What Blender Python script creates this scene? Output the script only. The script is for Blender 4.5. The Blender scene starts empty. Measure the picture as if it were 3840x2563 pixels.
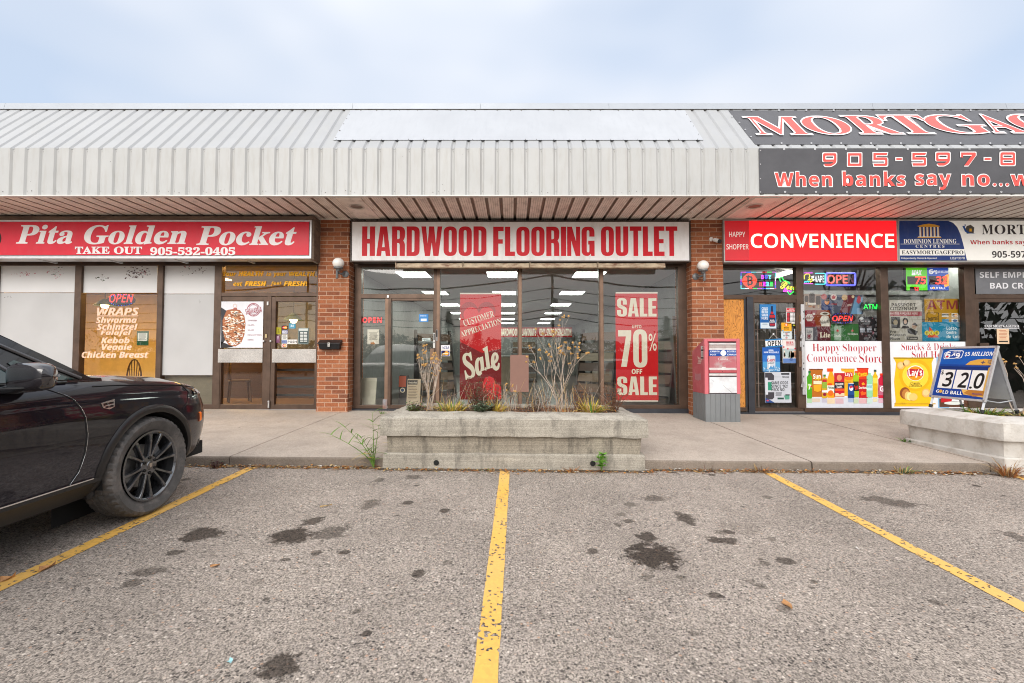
import bpy, bmesh, math, random
from math import sin, cos, pi, radians, sqrt, atan2
from mathutils import Vector, Matrix, noise as mnoise
random.seed(7)
SC = bpy.context.scene
COL = SC.collection
R = random.uniform

# ---------------------------------------------------------------- camera, sky, sun, exposure
F, PITCH, CZ = 1707.0, radians(2.0), 1.24          # focal length in pixels of the 3840 px wide photograph
cam = bpy.data.cameras.new('camera')
cam.sensor_width = 36.0
cam.lens = F / 3840 * 36
cam.clip_start, cam.clip_end = 0.05, 2000
camo = bpy.data.objects.new('camera', cam)
camo.location = (0, 0, CZ)
camo.rotation_euler = (pi / 2 + PITCH, 0, 0)
COL.objects.link(camo)
SC.camera = camo

SUN_EL, SUN_AZ = radians(30), radians(194)          # azimuth from +Y, clockwise: behind the camera, a little to the left
world = bpy.data.worlds.new('World')
SC.world = world
world.use_nodes = True
wn, wl = world.node_tree.nodes, world.node_tree.links
bg = wn['Background']
bg.inputs['Strength'].default_value = 0.1
sky = wn.new('ShaderNodeTexSky')
sky.sky_type = 'NISHITA'
sky.sun_disc = False
sky.sun_elevation, sky.sun_rotation = SUN_EL, SUN_AZ
sky.altitude, sky.air_density, sky.dust_density = 100, 1.0, 1.5
tc = wn.new('ShaderNodeTexCoord')
mp = wn.new('ShaderNodeMapping'); mp.inputs['Scale'].default_value = (1.0, 1.0, 2.4)
wl.new(tc.outputs['Generated'], mp.inputs['Vector'])
nz = wn.new('ShaderNodeTexNoise')
nz.inputs['Scale'].default_value = 1.15; nz.inputs['Detail'].default_value = 3; nz.inputs['Roughness'].default_value = 0.5
wl.new(mp.outputs['Vector'], nz.inputs['Vector'])
cr = wn.new('ShaderNodeMapRange')
cr.inputs[1].default_value, cr.inputs[2].default_value = 0.35, 0.56
cr.inputs[3].default_value, cr.inputs[4].default_value = 0.22, 1.0
wl.new(nz.outputs['Fac'], cr.inputs[0])
sx = wn.new('ShaderNodeSeparateXYZ'); wl.new(tc.outputs['Generated'], sx.inputs[0])
zr = wn.new('ShaderNodeMapRange')                    # an overcast sky is brighter overhead than low down
zr.inputs[1].default_value, zr.inputs[2].default_value = 0.0, 1.0
zr.inputs[3].default_value, zr.inputs[4].default_value = 5.75, 10.3
wl.new(sx.outputs['Z'], zr.inputs[0])
cc = wn.new('ShaderNodeVectorMath'); cc.operation = 'SCALE'; cc.inputs[0].default_value = (0.86, 0.88, 0.93)
dt = wn.new('ShaderNodeVectorMath'); dt.operation = 'DOT_PRODUCT'; dt.inputs[1].default_value = (sin(SUN_AZ) * cos(SUN_EL), cos(SUN_AZ) * cos(SUN_EL), sin(SUN_EL))
wl.new(tc.outputs['Generated'], dt.inputs[0])
dm_ = wn.new('ShaderNodeMapRange'); dm_.inputs[1].default_value, dm_.inputs[2].default_value, dm_.inputs[3].default_value, dm_.inputs[4].default_value = -.1, 1.0, 0.0, 7.5   # thinner cloud around the sun
wl.new(dt.outputs['Value'], dm_.inputs[0])
wl.new(zr.outputs[0], cc.inputs['Scale'])
ad_ = wn.new('ShaderNodeVectorMath'); ad_.operation = 'MULTIPLY_ADD'; ad_.inputs[1].default_value = (1.05, 0.98, 0.90)
wl.new(dm_.outputs[0], ad_.inputs[0]); wl.new(cc.outputs[0], ad_.inputs[2])
bl = wn.new('ShaderNodeVectorMath'); bl.operation = 'MULTIPLY_ADD'
bl.inputs[1].default_value = (0.6, 0.6, 0.6); bl.inputs[2].default_value = (2.9, 3.5, 4.35)
wl.new(sky.outputs[0], bl.inputs[0])
mx = wn.new('ShaderNodeMix'); mx.data_type = 'RGBA'
wl.new(cr.outputs[0], mx.inputs[0]); wl.new(bl.outputs[0], mx.inputs[6]); wl.new(ad_.outputs[0], mx.inputs[7])
wl.new(mx.outputs[2], bg.inputs['Color'])

sl = bpy.data.lights.new('sun', 'SUN')
sl.energy, sl.angle, sl.color = 1.5, radians(40), (1.0, 0.95, 0.88)
so = bpy.data.objects.new('sun', sl)
sd = Vector((sin(SUN_AZ) * cos(SUN_EL), cos(SUN_AZ) * cos(SUN_EL), sin(SUN_EL)))
so.rotation_euler = (-sd).to_track_quat('-Z', 'Y').to_euler()
so.location = (0, -10, 20)
COL.objects.link(so)
SC.view_settings.view_transform = 'Standard'
SC.view_settings.look = 'None'
SC.view_settings.exposure = 0.49
SC.view_settings.gamma = 1.0
SC.cycles.use_denoising = True
SC.cycles.filter_width = 1.05
SC.cycles.max_bounces = 8
SC.cycles.transparent_max_bounces = 16
SC.cycles.sample_clamp_indirect = 6
SC.cycles.caustics_reflective = False
SC.cycles.caustics_refractive = False

# ---------------------------------------------------------------- where a photographed point stands
CPt, SPt = cos(PITCH), sin(PITCH)
def ray(px, py):
    u, v = (px - 1920) / F, (1281.5 - py) / F
    return Vector((u, CPt - v * SPt, SPt + v * CPt))
def at(px, py, D):
    a = ray(px, py); return Vector((0, 0, CZ)) + a * (D / a.y)
def lot_z(x, y): return -0.03 * (5.14 - y) - 0.009 * x if y > -60 else -0.03 * 65.14 - 0.009 * x
def walk_z(x, y): return 0.10 + (y - 5.14) * 0.0284 - 0.009 * x
def on_lot(px, py):
    a = ray(px, py); s = (-.03 * 5.14 - CZ) / (a.z - .03 * a.y + .009 * a.x); return Vector((0, 0, CZ)) + a * s
def on_walk(px, py):
    a = ray(px, py); s = (0.10 - 5.14 * .0284 - CZ) / (a.z - .0284 * a.y + .009 * a.x); return Vector((0, 0, CZ)) + a * s
# views of the photograph the measurements were read from: origin and scale
VA = (0, 750, .5449); VB = (1180, 780, .52296); VC = (1900, 780, .52296); VD = (2600, 780, .52278); VE = (3200, 780, .52288)
VN = (2700, 980, .27246); VP = (2700, 1100, .30612); VH = (2980, 1260, .20434); VS = (3360, 1250, .35088); VM = (2560, 1230, .2551)
VR = (2500, 340, .57046); VF = (0, 0, 1.63474); VG = (1220, 1400, .55343); VZ = (1500, 1240, .34057); VT = (1200, 340, .55343)
def pp(v, x, y): return v[0] + x * v[2], v[1] + y * v[2]
def wx(v, x, y, D): return at(*pp(v, x, y), D).x
def wz(v, x, y, D): return at(*pp(v, x, y), D).z

# ---------------------------------------------------------------- materials
def lin(h):
    if not isinstance(h, str): return tuple(h)
    h = h.lstrip('#')
    o = []
    for i in (0, 2, 4):
        c = int(h[i:i + 2], 16) / 255
        o.append(c / 12.92 if c <= .04045 else ((c + .055) / 1.055) ** 2.4)
    return tuple(o)
MATS = {}
def newmat(name):
    m = bpy.data.materials.new(name); m.use_nodes = True
    n, l = m.node_tree.nodes, m.node_tree.links
    return m, n, l, n['Principled BSDF']
def nod(n, t, **k):
    x = n.new(t)
    for a, b in k.items():
        if a.startswith('i_'):
            a = a[2:]; a = int(a) if a.isdigit() else a.replace('_', ' ')
            x.inputs[a].default_value = b
        else: setattr(x, a, b)
    return x
def plain(name, colr, rough=.5, metal=0.0, vary=.12, scale=6.0, bump=0.0, bscale=60.0, spec=.5, coat=0.0, emit=0.0, stretch=(1, 1, 1), dirt=None):
    """a principled material whose colour wanders a little with noise; dirt = (colour, amount, scale, stretch)"""
    if name in MATS: return MATS[name]
    m, n, l, p = newmat(name)
    c = lin(colr)
    g = nod(n, 'ShaderNodeNewGeometry')
    mpn = nod(n, 'ShaderNodeMapping', i_Scale=stretch); l.new(g.outputs['Position'], mpn.inputs['Vector'])
    no = nod(n, 'ShaderNodeTexNoise', i_Scale=scale, i_Detail=6.0, i_Roughness=.6); l.new(mpn.outputs[0], no.inputs['Vector'])
    mr = nod(n, 'ShaderNodeMapRange', i_1=.3, i_2=.7, i_3=1 - vary, i_4=1 + vary); l.new(no.outputs['Fac'], mr.inputs[0])
    vm = nod(n, 'ShaderNodeVectorMath', operation='SCALE'); vm.inputs[0].default_value = c; l.new(mr.outputs[0], vm.inputs['Scale'])
    out = vm.outputs[0]
    if dirt:
        dc, da, ds, dst = dirt
        m2 = nod(n, 'ShaderNodeMapping', i_Scale=dst); l.new(g.outputs['Position'], m2.inputs['Vector'])
        n2 = nod(n, 'ShaderNodeTexNoise', i_Scale=ds, i_Detail=8.0, i_Roughness=.65); l.new(m2.outputs[0], n2.inputs['Vector'])
        r2 = nod(n, 'ShaderNodeMapRange', i_1=.48, i_2=.72, i_3=0.0, i_4=da); l.new(n2.outputs['Fac'], r2.inputs[0])
        mi = nod(n, 'ShaderNodeMix', data_type='RGBA'); mi.inputs[7].default_value = (*lin(dc), 1)
        l.new(r2.outputs[0], mi.inputs[0]); l.new(out, mi.inputs[6]); out = mi.outputs[2]
    l.new(out, p.inputs['Base Color'])
    p.inputs['Roughness'].default_value = rough; p.inputs['Metallic'].default_value = metal
    p.inputs['Specular IOR Level'].default_value = spec; p.inputs['Coat Weight'].default_value = coat
    if emit:
        l.new(out, p.inputs['Emission Color']); p.inputs['Emission Strength'].default_value = emit
    if bump:
        nb = nod(n, 'ShaderNodeTexNoise', i_Scale=bscale, i_Detail=4.0); l.new(g.outputs['Position'], nb.inputs['Vector'])
        b = nod(n, 'ShaderNodeBump', i_Strength=bump, i_Distance=.01); l.new(nb.outputs['Fac'], b.inputs['Height']); l.new(b.outputs[0], p.inputs['Normal'])
    MATS[name] = m
    return m
def ink(h, emit=0.0):
    """a printed colour"""
    return plain('ink_%s_%g' % (h, emit), h, rough=.45, vary=.05, scale=9, emit=emit, spec=.3)
def vinyl(h, emit=0.0): return plain('sign_face_%s_%g' % (h, emit), h, rough=.38, vary=.06, scale=3, emit=emit, spec=.35, dirt=('8f8a86', .08, 9, (1, 1, .25)))

def asphalt():
    m, n, l, p = newmat('asphalt')
    g = nod(n, 'ShaderNodeNewGeometry')
    P = g.outputs['Position']
    vo = nod(n, 'ShaderNodeTexVoronoi', i_Scale=62.0); l.new(P, vo.inputs['Vector'])
    v2 = nod(n, 'ShaderNodeTexVoronoi', i_Scale=150.0); l.new(P, v2.inputs['Vector'])
    sep = nod(n, 'ShaderNodeSeparateColor'); l.new(vo.outputs['Color'], sep.inputs[0])
    rp = nod(n, 'ShaderNodeValToRGB')
    e = rp.color_ramp.elements
    e[0].position, e[0].color = 0.0, (.05, .045, .043, 1); e[1].position, e[1].color = 1.0, (.72, .66, .60, 1)
    for pos, c in ((.16, (.13, .115, .105)), (.40, (.30, .27, .245)), (.66, (.43, .385, .35)), (.86, (.54, .48, .43)), (.9, (.48, .31, .22)), (.93, (.55, .50, .45))):
        x = e.new(pos); x.color = (*c, 1)
    l.new(sep.outputs[0], rp.inputs[0])
    s2 = nod(n, 'ShaderNodeSeparateColor'); l.new(v2.outputs['Color'], s2.inputs[0])
    r2 = nod(n, 'ShaderNodeMapRange', i_3=.12, i_4=.50); l.new(s2.outputs[1], r2.inputs[0])
    # stones stand out of the darker binder
    db = nod(n, 'ShaderNodeMapRange', i_1=.28, i_2=.55, i_3=1.0, i_4=0.0); l.new(vo.outputs['Distance'], db.inputs[0])
    pick = nod(n, 'ShaderNodeMath', operation='GREATER_THAN', i_1=.38); l.new(sep.outputs[2], pick.inputs[0])
    fm = nod(n, 'ShaderNodeMath', operation='MULTIPLY'); l.new(db.outputs[0], fm.inputs[0]); l.new(pick.outputs[0], fm.inputs[1])
    mi = nod(n, 'ShaderNodeMix', data_type='RGBA'); l.new(fm.outputs[0], mi.inputs[0])
    sc = nod(n, 'ShaderNodeVectorMath', operation='SCALE'); sc.inputs[0].default_value = (1.0, .89, .79); l.new(r2.outputs[0], sc.inputs['Scale'])
    l.new(sc.outputs[0], mi.inputs[6]); l.new(rp.outputs[0], mi.inputs[7])
    lo = nod(n, 'ShaderNodeTexNoise', i_Scale=.9, i_Detail=6.0, i_Roughness=.65); l.new(P, lo.inputs['Vector'])
    lr = nod(n, 'ShaderNodeMapRange', i_1=.3, i_2=.7, i_3=.74, i_4=1.13); l.new(lo.outputs['Fac'], lr.inputs[0])
    s3 = nod(n, 'ShaderNodeVectorMath', operation='SCALE'); l.new(mi.outputs[2], s3.inputs[0]); l.new(lr.outputs[0], s3.inputs['Scale'])
    s4 = nod(n, 'ShaderNodeVectorMath', operation='MULTIPLY'); s4.inputs[1].default_value = (1.02, .985, .95); l.new(s3.outputs[0], s4.inputs[0]); colr = s4.outputs[0]
    # oil stains: (x, y, half width, half depth) in the 2349 px view of the photograph
    wn_ = nod(n, 'ShaderNodeTexNoise', i_Scale=13.0, i_Detail=6.0, i_Roughness=.7); l.new(P, wn_.inputs['Vector'])
    acc = None
    for (x, y, hw, hd, st) in STAINS:
        q = pp(VF, x, y); c = on_lot(*q); k = (F / (c.y))
        rx = hw * 1.8 / k
        ry = max(.02, abs(on_lot(q[0], q[1] - hd * 1.8).y - c.y))
        mpn = nod(n, 'ShaderNodeMapping', i_Location=(-c.x / rx, -c.y / ry, 0), i_Scale=(1 / rx, 1 / ry, 0)); l.new(P, mpn.inputs['Vector'])
        ln = nod(n, 'ShaderNodeVectorMath', operation='LENGTH'); l.new(mpn.outputs[0], ln.inputs[0])
        a = nod(n, 'ShaderNodeMath', operation='MULTIPLY_ADD', i_1=2.7, i_2=-1.35); l.new(wn_.outputs['Fac'], a.inputs[0])
        b = nod(n, 'ShaderNodeMath', operation='ADD'); l.new(ln.outputs['Value'], b.inputs[0]); l.new(a.outputs[0], b.inputs[1])
        r = nod(n, 'ShaderNodeMapRange', i_1=.78, i_2=1.06, i_3=st, i_4=0.0); l.new(b.outputs[0], r.inputs[0])
        if acc is None: acc = r.outputs[0]
        else:
            mxn = nod(n, 'ShaderNodeMath', operation='MAXIMUM'); l.new(acc, mxn.inputs[0]); l.new(r.outputs[0], mxn.inputs[1]); acc = mxn.outputs[0]
    dv = nod(n, 'ShaderNodeTexVoronoi', i_Scale=5.5); l.new(P, dv.inputs['Vector'])          # a scatter of drips where engines park
    ds = nod(n, 'ShaderNodeSeparateColor'); l.new(dv.outputs['Color'], ds.inputs[0])
    dr = nod(n, 'ShaderNodeMapRange', i_1=.2, i_2=1.0, i_3=0.0, i_4=.30); l.new(ds.outputs[0], dr.inputs[0])
    d1 = nod(n, 'ShaderNodeMath', operation='MULTIPLY_ADD', i_1=.5, i_2=-.25); l.new(wn_.outputs['Fac'], d1.inputs[0])
    d2 = nod(n, 'ShaderNodeMath', operation='ADD'); l.new(dv.outputs['Distance'], d2.inputs[0]); l.new(d1.outputs[0], d2.inputs[1])
    d3 = nod(n, 'ShaderNodeMath', operation='SUBTRACT'); l.new(dr.outputs[0], d3.inputs[0]); l.new(d2.outputs[0], d3.inputs[1])
    d4 = nod(n, 'ShaderNodeMapRange', i_1=0.0, i_2=.06, i_3=0.0, i_4=.8); l.new(d3.outputs[0], d4.inputs[0])
    sp3 = nod(n, 'ShaderNodeSeparateXYZ'); l.new(P, sp3.inputs[0])
    wv = nod(n, 'ShaderNodeMath', operation='MULTIPLY_ADD', i_1=2.25, i_2=1.571 + .45); l.new(sp3.outputs[0], wv.inputs[0])
    sn = nod(n, 'ShaderNodeMath', operation='COSINE'); l.new(wv.outputs[0], sn.inputs[0])
    mk = nod(n, 'ShaderNodeMapRange', i_1=.1, i_2=.7); l.new(sn.outputs[0], mk.inputs[0])
    my = nod(n, 'ShaderNodeMapRange', i_1=1.8, i_2=2.6, i_3=.12, i_4=1.0); l.new(sp3.outputs[1], my.inputs[0])
    k5 = nod(n, 'ShaderNodeMath', operation='MULTIPLY'); l.new(d4.outputs[0], k5.inputs[0]); l.new(mk.outputs[0], k5.inputs[1])
    k6 = nod(n, 'ShaderNodeMath', operation='MULTIPLY'); l.new(k5.outputs[0], k6.inputs[0]); l.new(my.outputs[0], k6.inputs[1])
    mxd = nod(n, 'ShaderNodeMath', operation='MAXIMUM'); l.new(acc, mxd.inputs[0]); l.new(k6.outputs[0], mxd.inputs[1]); acc = mxd.outputs[0]
    ms = nod(n, 'ShaderNodeMix', data_type='RGBA'); dk = nod(n, 'ShaderNodeVectorMath', operation='MULTIPLY'); dk.inputs[1].default_value = (.12, .10, .085); l.new(colr, dk.inputs[0]); l.new(dk.outputs[0], ms.inputs[7])
    l.new(acc, ms.inputs[0]); l.new(colr, ms.inputs[6])
    l.new(ms.outputs[2], p.inputs['Base Color'])
    p.inputs['Roughness'].default_value = .85; p.inputs['Specular IOR Level'].default_value = .3
    bm_ = nod(n, 'ShaderNodeBump', i_Strength=.55, i_Distance=.006); l.new(fm.outputs[0], bm_.inputs['Height']); l.new(bm_.outputs[0], p.inputs['Normal'])
    return m
STAINS = [(468, 1225, 42, 15, .86), (668, 1229, 44, 16, .9), (716, 1197, 22, 9, .8), (762, 1222, 34, 16, .6), (850, 1157, 18, 11, .55), (645, 1530, 42, 30, .85),
          (405, 1268, 17, 7, .7), (345, 1312, 30, 9, .6), (305, 1338, 24, 9, .6), (1497, 1274, 56, 26, .93), (1482, 1230, 22, 10, .85), (1572, 1190, 20, 13, .8), (1557, 1178, 10, 6, .6),
          (1640, 1238, 17, 8, .85), (1672, 1240, 18, 8, .8), (1360, 1265, 13, 7, .75), (1800, 1286, 20, 8, .75), (1500, 1144, 24, 6, .6), (2010, 1145, 36, 6, .6),
          (2062, 1156, 44, 7, .65), (2335, 1232, 22, 12, .6), (1482, 1323, 16, 7, .5), (1640, 1366, 18, 6, .75), (840, 1455, 12, 8, .75), (948, 1095, 18, 5, .6),
          (870, 1102, 10, 5, .5), (1440, 1196, 12, 5, .7), (1416, 1205, 8, 4, .6), (1425, 1180, 10, 4, .5), (655, 1284, 12, 4, .7), (1560, 1325, 12, 5, .5), (1752, 1292, 12, 5, .5),
          (1445, 1158, 14, 5, .5), (1770, 1238, 10, 4, .55), (700, 1315, 9, 4, .4), (612, 1376, 9, 5, .6), (1590, 1455, 12, 7, .4), (1655, 1222, 14, 5, .5), (1700, 1212, 44, 14, .25)]

def concrete(name, c0, c1, stain=(.16, .14, .12), streak=0.0, spots=0):
    m, n, l, p = newmat(name)
    g = nod(n, 'ShaderNodeNewGeometry'); P = g.outputs['Position']
    a = nod(n, 'ShaderNodeTexNoise', i_Scale=2.2, i_Detail=8.0, i_Roughness=.65); l.new(P, a.inputs['Vector'])
    mi = nod(n, 'ShaderNodeMix', data_type='RGBA'); mi.inputs[6].default_value = (*c0, 1); mi.inputs[7].default_value = (*c1, 1)
    ra = nod(n, 'ShaderNodeMapRange', i_1=.32, i_2=.68); l.new(a.outputs['Fac'], ra.inputs[0]); l.new(ra.outputs[0], mi.inputs[0])
    sp = nod(n, 'ShaderNodeTexVoronoi', i_Scale=120.0); l.new(P, sp.inputs['Vector'])
    ss = nod(n, 'ShaderNodeSeparateColor'); l.new(sp.outputs['Color'], ss.inputs[0])
    sr = nod(n, 'ShaderNodeMapRange', i_3=.80, i_4=1.2); l.new(ss.outputs[0], sr.inputs[0])
    sc = nod(n, 'ShaderNodeVectorMath', operation='SCALE'); l.new(mi.outputs[2], sc.inputs[0]); l.new(sr.outputs[0], sc.inputs['Scale'])
    out = sc.outputs[0]
    b = nod(n, 'ShaderNodeTexNoise', i_Scale=3.2, i_Detail=10.0, i_Roughness=.72)
    mpn = nod(n, 'ShaderNodeMapping', i_Scale=(1, 1, 1) if not streak else (2.4, 2.4, .55)); l.new(P, mpn.inputs['Vector']); l.new(mpn.outputs[0], b.inputs['Vector'])
    rb = nod(n, 'ShaderNodeMapRange', i_1=.5, i_2=.75, i_3=0.0, i_4=.35 + streak); l.new(b.outputs['Fac'], rb.inputs[0])
    m2 = nod(n, 'ShaderNodeMix', data_type='RGBA'); m2.inputs[7].default_value = (*stain, 1)
    l.new(rb.outputs[0], m2.inputs[0]); l.new(out, m2.inputs[6]); out = m2.outputs[2]
    if spots:                                        # gum marks and drips
        gv = nod(n, 'ShaderNodeTexVoronoi', i_Scale=2.6); l.new(P, gv.inputs['Vector'])
        gr_ = nod(n, 'ShaderNodeMapRange', i_1=.035, i_2=.055, i_3=.55, i_4=0.0); l.new(gv.outputs['Distance'], gr_.inputs[0])
        m5 = nod(n, 'ShaderNodeMix', data_type='RGBA'); m5.inputs[7].default_value = (.10, .085, .07, 1); l.new(gr_.outputs[0], m5.inputs[0]); l.new(out, m5.inputs[6]); out = m5.outputs[2]
    if streak:                                       # form-board lines and small pits
        w = nod(n, 'ShaderNodeTexNoise', i_Scale=9.0, i_Detail=3.0); m3 = nod(n, 'ShaderNodeMapping', i_Scale=(.12, .12, 9)); l.new(P, m3.inputs['Vector']); l.new(m3.outputs[0], w.inputs['Vector'])
        rw = nod(n, 'ShaderNodeMapRange', i_1=.35, i_2=.65, i_3=.86, i_4=1.1); l.new(w.outputs['Fac'], rw.inputs[0])
        s2 = nod(n, 'ShaderNodeVectorMath', operation='SCALE'); l.new(out, s2.inputs[0]); l.new(rw.outputs[0], s2.inputs['Scale']); out = s2.outputs[0]
        k = nod(n, 'ShaderNodeTexNoise', i_Scale=30.0, i_Detail=6.0, i_Roughness=.7); l.new(P, k.inputs['Vector'])
        rk = nod(n, 'ShaderNodeMapRange', i_1=.66, i_2=.72, i_3=0.0, i_4=.6); l.new(k.outputs['Fac'], rk.inputs[0])
        m4 = nod(n, 'ShaderNodeMix', data_type='RGBA'); m4.inputs[7].default_value = (.09, .08, .07, 1)
        l.new(rk.outputs[0], m4.inputs[0]); l.new(out, m4.inputs[6]); out = m4.outputs[2]
    l.new(out, p.inputs['Base Color'])
    p.inputs['Roughness'].default_value = .9; p.inputs['Specular IOR Level'].default_value = .25
    nb = nod(n, 'ShaderNodeTexNoise', i_Scale=90.0, i_Detail=5.0); l.new(P, nb.inputs['Vector'])
    bb = nod(n, 'ShaderNodeBump', i_Strength=.35, i_Distance=.006); l.new(nb.outputs['Fac'], bb.inputs['Height']); l.new(bb.outputs[0], p.inputs['Normal'])
    return m

def brick():
    m, n, l, p = newmat('brick')
    g = nod(n, 'ShaderNodeNewGeometry'); s = nod(n, 'ShaderNodeSeparateXYZ'); l.new(g.outputs['Position'], s.inputs[0])
    ad = nod(n, 'ShaderNodeMath', operation='ADD'); l.new(s.outputs[0], ad.inputs[0]); l.new(s.outputs[1], ad.inputs[1])
    cx = nod(n, 'ShaderNodeCombineXYZ'); l.new(ad.outputs[0], cx.inputs[0]); l.new(s.outputs[2], cx.inputs[1])
    bt = nod(n, 'ShaderNodeTexBrick', i_Scale=1.0, i_Mortar_Size=.0065, i_Mortar_Smooth=.15, i_Bias=-.2, i_Brick_Width=.257, i_Row_Height=.080)
    bt.inputs['Color1'].default_value = (.0, .0, .0, 1); bt.inputs['Color2'].default_value = (1, 1, 1, 1); bt.inputs['Mortar'].default_value = (.5, .5, .5, 1)
    l.new(cx.outputs[0], bt.inputs['Vector'])
    rp = nod(n, 'ShaderNodeValToRGB'); e = rp.color_ramp.elements
    e[0].position, e[0].color = 0, (.33, .115, .052, 1); e[1].position, e[1].color = 1, (.10, .055, .04, 1)
    for pos, c in ((.3, (.37, .145, .068)), (.55, (.29, .095, .043)), (.75, (.22, .08, .043)), (.88, (.145, .068, .043))):
        x = e.new(pos); x.color = (*c, 1)
    l.new(bt.outputs['Color'], rp.inputs[0])
    no = nod(n, 'ShaderNodeTexNoise', i_Scale=38.0, i_Detail=6.0, i_Roughness=.7); l.new(g.outputs['Position'], no.inputs['Vector'])
    nr = nod(n, 'ShaderNodeMapRange', i_1=.3, i_2=.7, i_3=.72, i_4=1.25); l.new(no.outputs['Fac'], nr.inputs[0])
    sc = nod(n, 'ShaderNodeVectorMath', operation='SCALE'); l.new(rp.outputs[0], sc.inputs[0]); l.new(nr.outputs[0], sc.inputs['Scale'])
    mi = nod(n, 'ShaderNodeMix', data_type='RGBA'); mi.inputs[7].default_value = (.50, .33, .235, 1)
    l.new(bt.outputs['Fac'], mi.inputs[0]); l.new(sc.outputs[0], mi.inputs[6])
    l.new(mi.outputs[2], p.inputs['Base Color']); p.inputs['Roughness'].default_value = .85; p.inputs['Specular IOR Level'].default_value = .25
    iv = nod(n, 'ShaderNodeMath', operation='SUBTRACT', i_0=1.0); l.new(bt.outputs['Fac'], iv.inputs[1])
    hh = nod(n, 'ShaderNodeMath', operation='MULTIPLY_ADD', i_1=.25); l.new(no.outputs['Fac'], hh.inputs[0]); l.new(iv.outputs[0], hh.inputs[2])
    b = nod(n, 'ShaderNodeBump', i_Strength=.7, i_Distance=.008); l.new(hh.outputs[0], b.inputs['Height']); l.new(b.outputs[0], p.inputs['Normal'])
    return m

def glass(name, refl=.22, tint=(.86, .88, .86), rough=0.0):
    m, n, l, p = newmat(name); n.remove(p)
    o = n['Material Output']
    t = nod(n, 'ShaderNodeBsdfTransparent', i_Color=(*tint, 1)); gl = nod(n, 'ShaderNodeBsdfGlossy', i_Color=(1, 1, 1, 1), i_Roughness=rough)
    g = nod(n, 'ShaderNodeNewGeometry')
    nb = nod(n, 'ShaderNodeTexNoise', i_Scale=.9, i_Detail=1.0); l.new(g.outputs['Position'], nb.inputs['Vector'])
    b = nod(n, 'ShaderNodeBump', i_Strength=.10, i_Distance=.02); l.new(nb.outputs['Fac'], b.inputs['Height']); l.new(b.outputs[0], gl.inputs['Normal'])
    lw = nod(n, 'ShaderNodeLayerWeight', i_Blend=.25)
    mr = nod(n, 'ShaderNodeMapRange', i_3=refl, i_4=.95); l.new(lw.outputs['Fresnel'], mr.inputs[0])
    mr.inputs[1].default_value = .04
    mi = nod(n, 'ShaderNodeMixShader'); l.new(mr.outputs[0], mi.inputs[0]); l.new(t.outputs[0], mi.inputs[1]); l.new(gl.outputs[0], mi.inputs[2])
    l.new(mi.outputs[0], o.inputs['Surface'])
    return m

def paint_line():
    m, n, l, p = newmat('yellow_road_paint')
    g = nod(n, 'ShaderNodeNewGeometry'); P = g.outputs['Position']
    v = nod(n, 'ShaderNodeTexVoronoi', i_Scale=62.0); l.new(P, v.inputs['Vector'])
    s = nod(n, 'ShaderNodeSeparateColor'); l.new(v.outputs['Color'], s.inputs[0])
    a = nod(n, 'ShaderNodeTexNoise', i_Scale=3.0, i_Detail=5.0, i_Roughness=.7); l.new(P, a.inputs['Vector'])
    ar = nod(n, 'ShaderNodeMapRange', i_1=.42, i_2=.75, i_3=.03, i_4=.34); l.new(a.outputs['Fac'], ar.inputs[0])
    cmpn = nod(n, 'ShaderNodeMath', operation='LESS_THAN'); l.new(s.outputs[0], cmpn.inputs[0]); l.new(ar.outputs[0], cmpn.inputs[1])
    rr = nod(n, 'ShaderNodeMapRange', i_3=.86, i_4=1.12); l.new(s.outputs[1], rr.inputs[0])
    sc = nod(n, 'ShaderNodeVectorMath', operation='SCALE'); sc.inputs[0].default_value = (.80, .43, .045); l.new(rr.outputs[0], sc.inputs['Scale'])
    pa = nod(n, 'ShaderNodeMix', data_type='RGBA'); pa.inputs[7].default_value = (.72, .46, .17, 1)
    a2 = nod(n, 'ShaderNodeTexNoise', i_Scale=1.3, i_Detail=3.0); l.new(P, a2.inputs['Vector'])
    l.new(a2.outputs['Fac'], pa.inputs[0]); l.new(sc.outputs[0], pa.inputs[6])
    l.new(pa.outputs[2], p.inputs['Base Color']); p.inputs['Roughness'].default_value = .8
    t = nod(n, 'ShaderNodeBsdfTransparent'); mi = nod(n, 'ShaderNodeMixShader')
    l.new(cmpn.outputs[0], mi.inputs[0]); l.new(p.outputs[0], mi.inputs[1]); l.new(t.outputs[0], mi.inputs[2])
    l.new(mi.outputs[0], n['Material Output'].inputs['Surface'])
    return m

def emitter(name, colr, s):
    if name in MATS: return MATS[name]
    m, n, l, p = newmat(name)
    p.inputs['Base Color'].default_value = (*[min(.9, x) for x in lin(colr)], 1)
    p.inputs['Emission Color'].default_value = (*lin(colr), 1); p.inputs['Emission Strength'].default_value = s
    MATS[name] = m
    return m

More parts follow.
